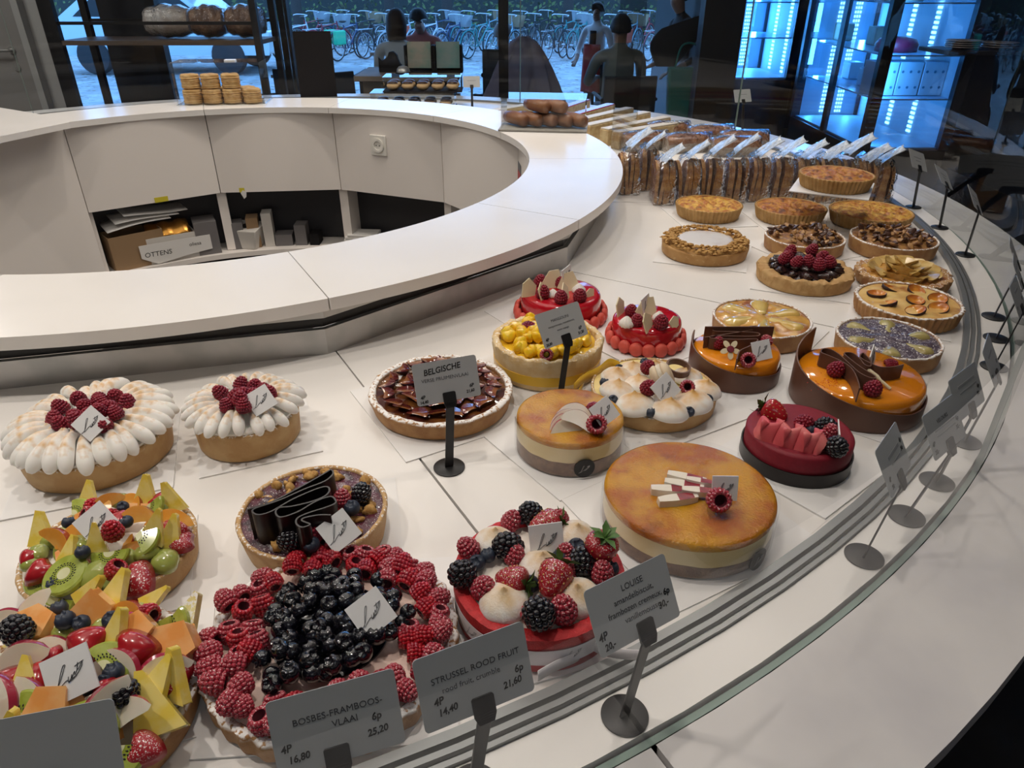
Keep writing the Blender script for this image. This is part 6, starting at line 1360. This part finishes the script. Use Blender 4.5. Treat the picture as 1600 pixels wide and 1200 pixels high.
W3 = sit('grey haired person in bright blue shirt behind the dark mullion', 784, 34, 8.0, -.4, cloth('blue shirt', (.15, .38, .62)), (m_hg, .3), .95)
W4 = sit('person in olive grey jacket sitting with the back to the shop', 972, 22, 6.75, .1, cloth('olive jacket', (.20, .23, .22)), (m_hd, .35), .95, bw=1.12)
# standing waiter
def standing(name, label, loc, rz, top, legs, hair, armpose, lean=0, face=False, coat=None):
    J = {'pelvis': ((0, 0, .95), (.15, .11), 2), 'belly': ((0, .0+lean*.2, 1.12), (.135, .10), 0), 'chest': ((0, lean*.4, 1.32), (.155, .115), 0), 'collar': ((0, lean*.55, 1.45), (.10, .07), 0), 'neck': ((0, lean*.6+.01, 1.515), .050, 1), 'head': ((0, lean*.7+.03, 1.615), (.075, .092), 1), 'crown': ((0, lean*.75+.03, 1.695), (.060, .072), 1)}
    E = [('pelvis', 'belly'), ('belly', 'chest'), ('chest', 'collar'), ('collar', 'neck'), ('neck', 'head'), ('head', 'crown')]
    if face: J['nose'] = ((0, J['head'][0][1]+.096, 1.605), .013, 1); E.append(('head', 'nose'))
    for s, q in (('L', 1), ('R', -1)):
        el, wr, dr = armpose[s]
        J['sh'+s] = ((q*.175, lean*.55, 1.41), .060, 0); J['el'+s] = (el, .044, 0); J['wr'+s] = (wr, .030, 1)
        J['hip'+s] = ((q*.085, 0, .88), .088, 2); J['kn'+s] = ((q*.095, .02, .49), .058, 2); J['an'+s] = ((q*.10, -.01, .09), .040, 2); J['toe'+s] = ((q*.11, .13, .035), .034, 3)
        E += [('collar', 'sh'+s), ('sh'+s, 'el'+s), ('el'+s, 'wr'+s), ('pelvis', 'hip'+s), ('hip'+s, 'kn'+s), ('kn'+s, 'an'+s), ('an'+s, 'toe'+s)]
        hand(J, E, s, 'wr'+s, dr)
    return figure(name, label, loc, rz, J, E, [top, m_skin, legs, m_blk], hair, face=face)
p = atY(935, 9, 8.7); w_ = standing('person', 'standing person in open white shirt and red apron, looking left', (p.x, 8.7, 0), PI-.55, cloth('white shirt', (.75, .78, .80)), m_jean, (m_hb, .15), {'L': ((.27, .02, 1.15), (.20, .22, 1.02), (-.2, 1, -.2)), 'R': ((-.27, .02, 1.15), (-.20, .24, 1.02), (.2, 1, -.2))}, face=True)
mb = MB(); mb.sheet(lambda u, v: ((-.13+.26*u)*(1+.2*(1-v)), .135+.02*math.sin(PI*u), .62+.62*v), 8, 8, 0, .01); mb.obj('apron', cloth('red apron', (.50, .03, .03)), w_, ang=180)
mb = MB(); mb.sheet(lambda u, v: (-.05+.10*u, .128+.012*math.sin(PI*u)-.01*v, 1.13+.28*v), 6, 6, 0, .01); mb.obj('dark_shirt', m_blkmat, w_, ang=180)
w_.scale = (.78, .78, .78)
p = atY(1094, 8, 7.35); s_ = standing('person', 'person in dark brown coat stooping at the right end of the window', (p.x, 7.35, 0), 1.9, cloth('brown coat', (.035, .026, .024)), m_jean, (m_hd, .3), {'L': ((.24, .16, 1.10), (.20, .40, 1.0), (0, 1, -.3)), 'R': ((-.25, .10, 1.12), (-.18, .36, .98), (0, 1, -.3))}, lean=.35)
s_.scale = (.87, .87, .87)
bx_ = px_x(1068, 6.45, .7); b = thing('shopping_bag', 'teal green shopping bag standing on a stool beside the person in the brown coat', 'bag', (bx_, 6.45, .452)); m_teal = cloth('teal bag', (.02, .20, .17))
mb = MB(); q = [(-.12, -.06, .0), (.12, -.06, .0), (.12, .06, .0), (-.12, .06, .0), (-.16, -.05, .50), (.16, -.05, .50), (.16, .05, .50), (-.16, .05, .50)]; mb.v = q; mb.f = [(3, 2, 1, 0), (0, 1, 5, 4), (1, 2, 6, 5), (2, 3, 7, 6), (3, 0, 4, 7), (4, 5, 6, 7)]; mb.m = [0]*6; mb.obj('bag_body', m_teal, b, bevel=.02); MB().tube(smoothpath([(-.10, 0, .49), (-.06, 0, .66), (.06, 0, .66), (.10, 0, .49)], 5), .008, 8).obj('handle', m_teal, b)
t = thing('stool', 'dark terrace stool under the teal shopping bag', 'stool', (bx_, 6.45, 0)); MB().box((0, 0, .435), (.32, .26, .03)).obj('seat', m_dark, t)
for x_ in (-1, 1):
    for y_ in (-1, 1): MB().tube([(x_*.13, y_*.10, .42), (x_*.15, y_*.12, 0)], .012, 8).obj('leg', m_dark, t)
hb_ = thing('leather_bag', 'large dark leather bag slung low in front of the person in the brown coat', 'bag', (px_x(1052, 6.45, 1.0), 6.62, .96)); mb = MB()
mb.sheet(lambda u, v: ((.16+.10*math.sin(PI*v))*math.cos(2*PI*u)*(.5+.5*v)+.10*(v-.3), .07*math.sin(2*PI*u)*math.sin(PI*min(1, v*.8+.15)), .34*v-.02+.05*math.cos(2*PI*u)*v), 28, 12); mb.obj('bag_body', cloth('dark leather', (.022, .018, .018)), hb_, ang=180)
# chairs
m_mesh = mat('dark woven seat', (.025, .028, .035), .6)
def chair(name, label, x, y, rz, hb=.90):
    t = thing(name, label, 'chair', (x, y, 0), rz, 'dark terrace chairs')
    MB().box((0, 0, .43), (.46, .44, .035)).obj('seat', m_mesh, t, bevel=.012)
    MB().box((0, -.215, .46+(hb-.46)/2+.04), (.46, .028, hb-.50)).obj('backrest', m_mesh, t, bevel=.010)
    for x_ in (-1, 1):
        for y_ in (-1, 1): MB().tube([(x_*.215, y_*.20, .42), (x_*.225, y_*.215, 0)], .014, 8).obj('leg', m_dark, t)
        MB().tube(smoothpath([(x_*.235, -.21, .66), (x_*.24, 0, .67), (x_*.24, .18, .65), (x_*.225, .2, .43)], 4), .014, 8).obj('armrest', m_dark, t)
    return t
def high(t, zs):                     # chair stretched to the seat height zs
    t.scale = (1, 1, zs/.43); return t
high(chair('terrace_chair', 'dark chair carrying the person in the olive jacket', px_x(980, 6.6, .9), 6.72, .1, .82), W4)
high(chair('terrace_chair', 'dark chair with a grey purple coat hung over its back', px_x(805, 6.75, .9), 6.85, -.3, .80), .56)
high(chair('terrace_chair', 'dark chair under the person with brown hair', px_x(617, 7, .8), 7.0, 0, .7), W1); high(chair('terrace_chair', 'dark chair under the person in the pink shirt', px_x(657, 8.2, .8), 8.22, PI, .7), W2)
chair('terrace_chair', 'dark woven chair seen through the window beside the rack posts', px_x(428, 6.7, .7), 6.75, 2.6, .86); chair('terrace_chair', 'dark woven chair between the black board and the wooden table', px_x(538, 6.5, .7), 6.55, -2.4, .86)
high(chair('terrace_chair', 'dark chair carrying the grey haired person', px_x(784, 8.0, .8), 8.0, -.4, .7), W3)
# coat over chair
x0 = px_x(818, 6.5, .95); mb = MB()
def coatf(u, v): 
    a = 2*PI*u; w = .05+.30*v**.6; return (x0+w*math.cos(a)*(1+.20*math.sin(9*a+4*v)*(.3+v)), 6.60+(.06+.10*v)*math.sin(a)*(1+.15*math.sin(7*a)), 1.17-.62*v+.03*math.sin(3*a)*v)
mb.sheet(coatf, 90, 16); tag(mb.obj('coat', cloth('grey purple coat', (.24, .21, .29)), ang=180), 'grey purple coat draped over a terrace chair right of the dark mullion', 'coat')
# terrace table of the couple and a bright low table
def table(label, x, y, w, d, h, m, nm='terrace_table'):
    t = thing(nm, label, 'table', (x, y, 0)); MB().box((0, 0, h-.015), (w, d, .03)).obj('tabletop', m, t, bevel=.005)
    for i in (-1, 1):
        for j in (-1, 1): MB().box((i*(w/2-.05), j*(d/2-.05), (h-.03)/2), (.04, .04, h-.03)).obj('leg', m_dark, t)
table('pale terrace table between the couple', px_x(640, 7.65, .9), 7.62, .7, .36, .98, mat('pale table', (.40, .42, .45), .5)); table('grey terrace table behind the black board', px_x(500, 7.6, .8), 7.6, .8, .6, .80, mat('grey table', (.22, .25, .30), .4))
# ------------------------------------------------------------- bicycles
m_tyre = mat('tyre', (.02, .02, .022), .7); m_chr = mat('bicycle metal', (.55, .58, .60), .25, .8); m_sad = mat('saddle', (.03, .025, .022), .5)
def torus(mb, c, R_, r, n=32, k=6, mi=0):
    mb.tube([(c[0]+R_*math.cos(2*PI*i/n), c[1], c[2]+R_*math.sin(2*PI*i/n)) for i in range(n)], r, k, mi, closed=True)
def wheel_mb():
    mb = MB(); torus(mb, (0, 0, 0), .335, .020, 32, 8, 0); torus(mb, (0, 0, 0), .31, .011, 32, 6, 1)
    for i in range(14): a = 2*PI*i/14; mb.tube([(0, .02*(-1)**i, 0), (.31*math.cos(a), 0, .31*math.sin(a))], .0022, 4, 1)
    mb.tube([(0, -.05, 0), (0, .05, 0)], .022, 10, 1); return mb
T['wheel'] = templ(wheel_mb(), 'wheel', [m_tyre, m_chr], ang=60)
def fr_mb():
    mb = MB(); S, H, B_, Fk, Rr = (-.18, 0, .88), (.38, 0, .92), (-.02, 0, .30), (.55, 0, .355), (-.50, 0, .355)
    for a, b, r in ((S, B_, .018), (H, (.43, 0, .72), .020), ((-.16, 0, .80), (.39, 0, .86), .016), ((.42, 0, .76), B_, .019), (B_, (Rr[0], .05, Rr[2]), .010), (B_, (Rr[0], -.05, Rr[2]), .010), ((-.16, 0, .78), (Rr[0], .05, Rr[2]), .009), ((-.16, 0, .78), (Rr[0], -.05, Rr[2]), .009), ((.43, .0, .72), (Fk[0], .05, Fk[2]), .012), ((.43, 0, .72), (Fk[0], -.05, Fk[2]), .012)): mb.tube([a, b], r, 8)
    for c in (Fk, Rr): mb.tube([(c[0]+.37*math.cos(R(a)), 0, c[2]+.37*math.sin(R(a))) for a in range(-10, 171, 15)], .022, 6, squash=.4)
    return mb
def bike(x, y, z, rz, m, label, basket=None, box=None, roll=.06):
    t = thing('bicycle', label, 'bicycle', (x, y, z), rz, 'bicycles parked along the street'); t.rotation_euler = (roll, 0, rz)
    k = m.name
    if k not in T: T[k] = templ(fr_mb(), 'frame', m, ang=60)
    cp(T['wheel'], t, (.55, 0, .357)); cp(T['wheel'], t, (-.50, 0, .357)); cp(T[k], t)
    for q in ('saddle', 'handlebar', 'rack', 'crank'):
        if q not in T:
            mb = MB()
            if q == 'saddle': mb.ball((-.20, 0, .96), (.13, .075, .035), 12, 7)
            if q == 'handlebar': mb.tube([(.38, 0, .90), (.36, 0, 1.08)], .014, 8); mb.tube(smoothpath([(.16, .23, 1.08), (.28, .21, 1.10), (.38, .0, 1.10), (.28, -.21, 1.10), (.16, -.23, 1.08)], 5), .013, 8)
            if q == 'rack': mb.tube([(-.25, .06, .76), (-.80, .06, .75), (-.80, -.06, .75), (-.25, -.06, .76)], .008, 6); mb.tube([(-.7, .06, .75), (-.50, .07, .36)], .006, 6); mb.tube([(-.7, -.06, .75), (-.50, -.07, .36)], .006, 6)
            if q == 'crank': torus(mb, (-.02, .05, .30), .09, .008, 20, 6); mb.tube([(-.02, .07, .30), (.08, .07, .16)], .010, 6); mb.tube([(-.02, -.07, .30), (-.12, -.07, .44)], .010, 6); mb.box((.08, .11, .155), (.09, .07, .02)); mb.box((-.12, -.11, .445), (.09, .07, .02))
            T[q] = templ(mb, q, m_sad if q == 'saddle' else m_chr, ang=60)
        cp(T[q], t)
    if basket:
        mb = MB(); mb.v = [(.46, -.15, .80), (.72, -.15, .80), (.72, .15, .80), (.46, .15, .80), (.42, -.19, 1.08), (.78, -.19, 1.08), (.78, .19, 1.08), (.42, .19, 1.08)]; mb.f = [(3, 2, 1, 0), (0, 1, 5, 4), (1, 2, 6, 5), (2, 3, 7, 6), (3, 0, 4, 7)]; mb.m = [0]*5; o = mb.obj('basket', basket, t); s = o.modifiers.new('t', 'SOLIDIFY'); s.thickness = .01
    if box:
        for s_ in (-1, 1): MB().box((-.55, s_*.15, .60), (.40, .13, .34)).obj('pannier', box, t, bevel=.03)
    return t
cols = [mat('%s bicycle paint' % n, c, .3, coat=.5) for n, c in (('pale blue', (.25, .42, .50)), ('black', (.02, .02, .025)), ('silver', (.45, .48, .50)), ('dark red', (.30, .03, .04)), ('navy', (.03, .06, .14)), ('white', (.60, .64, .66)), ('teal', (.03, .25, .25)))]
m_grp = mat('green pannier', (.02, .42, .22), .6); m_wick = mat('wicker', (.25, .17, .10), .8); m_bskt = mat('grey basket', (.25, .28, .30), .5); m_pinkb = mat('pink cover', (.65, .05, .16), .5); m_redb = mat('orange red cover', (.60, .10, .05), .5)
GZ = -.05
names_ = ['pale blue', 'black', 'silver', 'dark red', 'navy', 'white', 'teal']
order = [5, 1, 0, 3, 1, 2, 4, 6, 2, 1, 5, 4, 2, 0, 1, 5, 3, 1, 4, 0, 2, 6, 1, 5, 0, 4]
k_ = 0
for row, Y0 in ((0, 18.0), (1, 20.0)):
    for j in range(16 if row == 0 else 15):
        px = 466+40*j+(20 if row else 0)
        ci = order[(k_*3+row*7) % len(order)]; bk = [None, m_bskt, None, m_wick, None][(j+row) % 5]; bx = m_grp if (row, j) == (0, 2) else (m_redb if (row, j) in ((0, 13), (1, 4)) else None)
        near = 'left of the menu boxes' if px < 590 else ('behind the seated couple' if px < 690 else ('left of the dark mullion' if px < 775 else ('right of the dark mullion' if px < 900 else 'right of the person in the white shirt')))
        lab = '%s bicycle in the %s row, %s' % (names_[ci], 'front' if row == 0 else 'back', near)
        if bx is m_grp: lab = 'bicycle with bright green pannier bags in the front row'
        t = bike(px_x(px, Y0, 0), Y0+(.5 if j % 2 else 0), GZ+.006, 1.05+U(-.14, .14), cols[ci], lab, bk, bx, roll=.05); t.scale = (.84, .84, .84); k_ += 1
# car at the upper left
Yc = 15.9; xc = px_x(285, Yc, 0)
t = thing('parked_car', 'pale car parked in the street behind the rack', 'car', (xc, Yc, GZ+.004)); m_carp = mat('pale car paint', (.50, .60, .62), .2, coat=1)
mb = MB(); P = [(-2.1, .35), (2.1, .35), (2.15, .75), (1.7, .92), (1.1, .98), (.55, 1.42), (-1.1, 1.45), (-1.8, 1.0), (-2.12, .9)]
mb.prism(P, -.85, .85, M=Matrix.Rotation(PI/2, 4, 'X')); mb.obj('car_body', m_carp, t, bevel=.06)
MB().prism([(-1.5, 1.02), (.95, 1.0), (.5, 1.36), (-1.0, 1.38)], -.862, .862, M=Matrix.Rotation(PI/2, 4, 'X')).obj('side_window', m_blk, t)
mb = MB(); mb.lathe([(0, -.1), (.30, -.1), (.33, -.06), (.33, .06), (.30, .1), (0, .1)], 24, M=Matrix.Rotation(PI/2, 4, 'X'))
for x in (-1.3, 1.3):
    for y in (-.78, .78): mb.obj('wheel', m_tyre, t, loc=(x, y, .335))
# hedge and trees behind
mb = MB(); r2 = random.Random(5)
for k in range(9000):
    x, y, z = r2.uniform(-16, 16), r2.uniform(21.8, 23.5), GZ+r2.uniform(.0, 2.6); s = r2.uniform(.04, .10); a, b = r2.uniform(0, 6), r2.uniform(-1, 1)
    M = Matrix.Translation((x, y, z)) @ Euler((a, b, a*2)).to_matrix().to_4x4()
    mb.add([(-s, 0, 0), (0, -s*.5, 0), (s, 0, 0), (0, s*.5, 0)], [(0, 1, 2, 3)], k % 2, M)
o = mb.obj('hedge', [m_hedge, mat('hedge leaves light', (.16, .20, .07), .8)], smooth=False); tag(o, 'dense green and brown hedge behind the bicycles', 'hedge', None, 'stuff')
tag(MB().box((0, 24.2, 1.2), (36, .5, 3.6)).obj('garden_wall', mat('dark backdrop wall', (.06, .065, .06), .9)), 'dark wall behind the hedge', 'wall')
for k, (px, l) in enumerate([(470, 'left end of the bicycles'), (612, 'middle left'), (700, 'middle'), (885, 'person in the white shirt'), (1040, 'right end of the bicycles'), (350, 'parked car')]):
    Y = 21.3+.2*(k % 2); mb = MB(); mb.tube([(0, 0, 0), (.03, 0, .6), (.0, .03, 1.6), (.05, 0, 3.2)], [.22, .15, .13, .11], 12); tag(mb.obj('tree_trunk', m_trunk, loc=(px_x(px, Y, 0), Y, GZ)), 'dark tree trunk behind the '+l, 'tree', 'street trees')
# fallen leaves on the street
mb = MB()
for k in range(1500):
    x, y = r2.uniform(-9, 7), r2.uniform(11, 21); s = r2.uniform(.03, .07); a = r2.uniform(0, 6); c_, s_ = math.cos(a)*s, math.sin(a)*s
    mb.add([(x-c_, y-s_, GZ+.001), (x+s_*.5, y-c_*.5, GZ+.002), (x+c_, y+s_, GZ+.001), (x-s_*.5, y+c_*.5, GZ+.002)], [(0, 1, 2, 3)], k % 2)
o = mb.obj('fallen_leaves', [mat('pale leaf', (.45, .40, .30), .7), mat('brown leaf', (.18, .10, .05), .8)], smooth=False); tag(o, 'fallen leaves scattered on the street', 'leaves', None, 'stuff')
# ------------------------------------------------------------- remove the templates
for o in TEMPL: bpy.data.objects.remove(o)
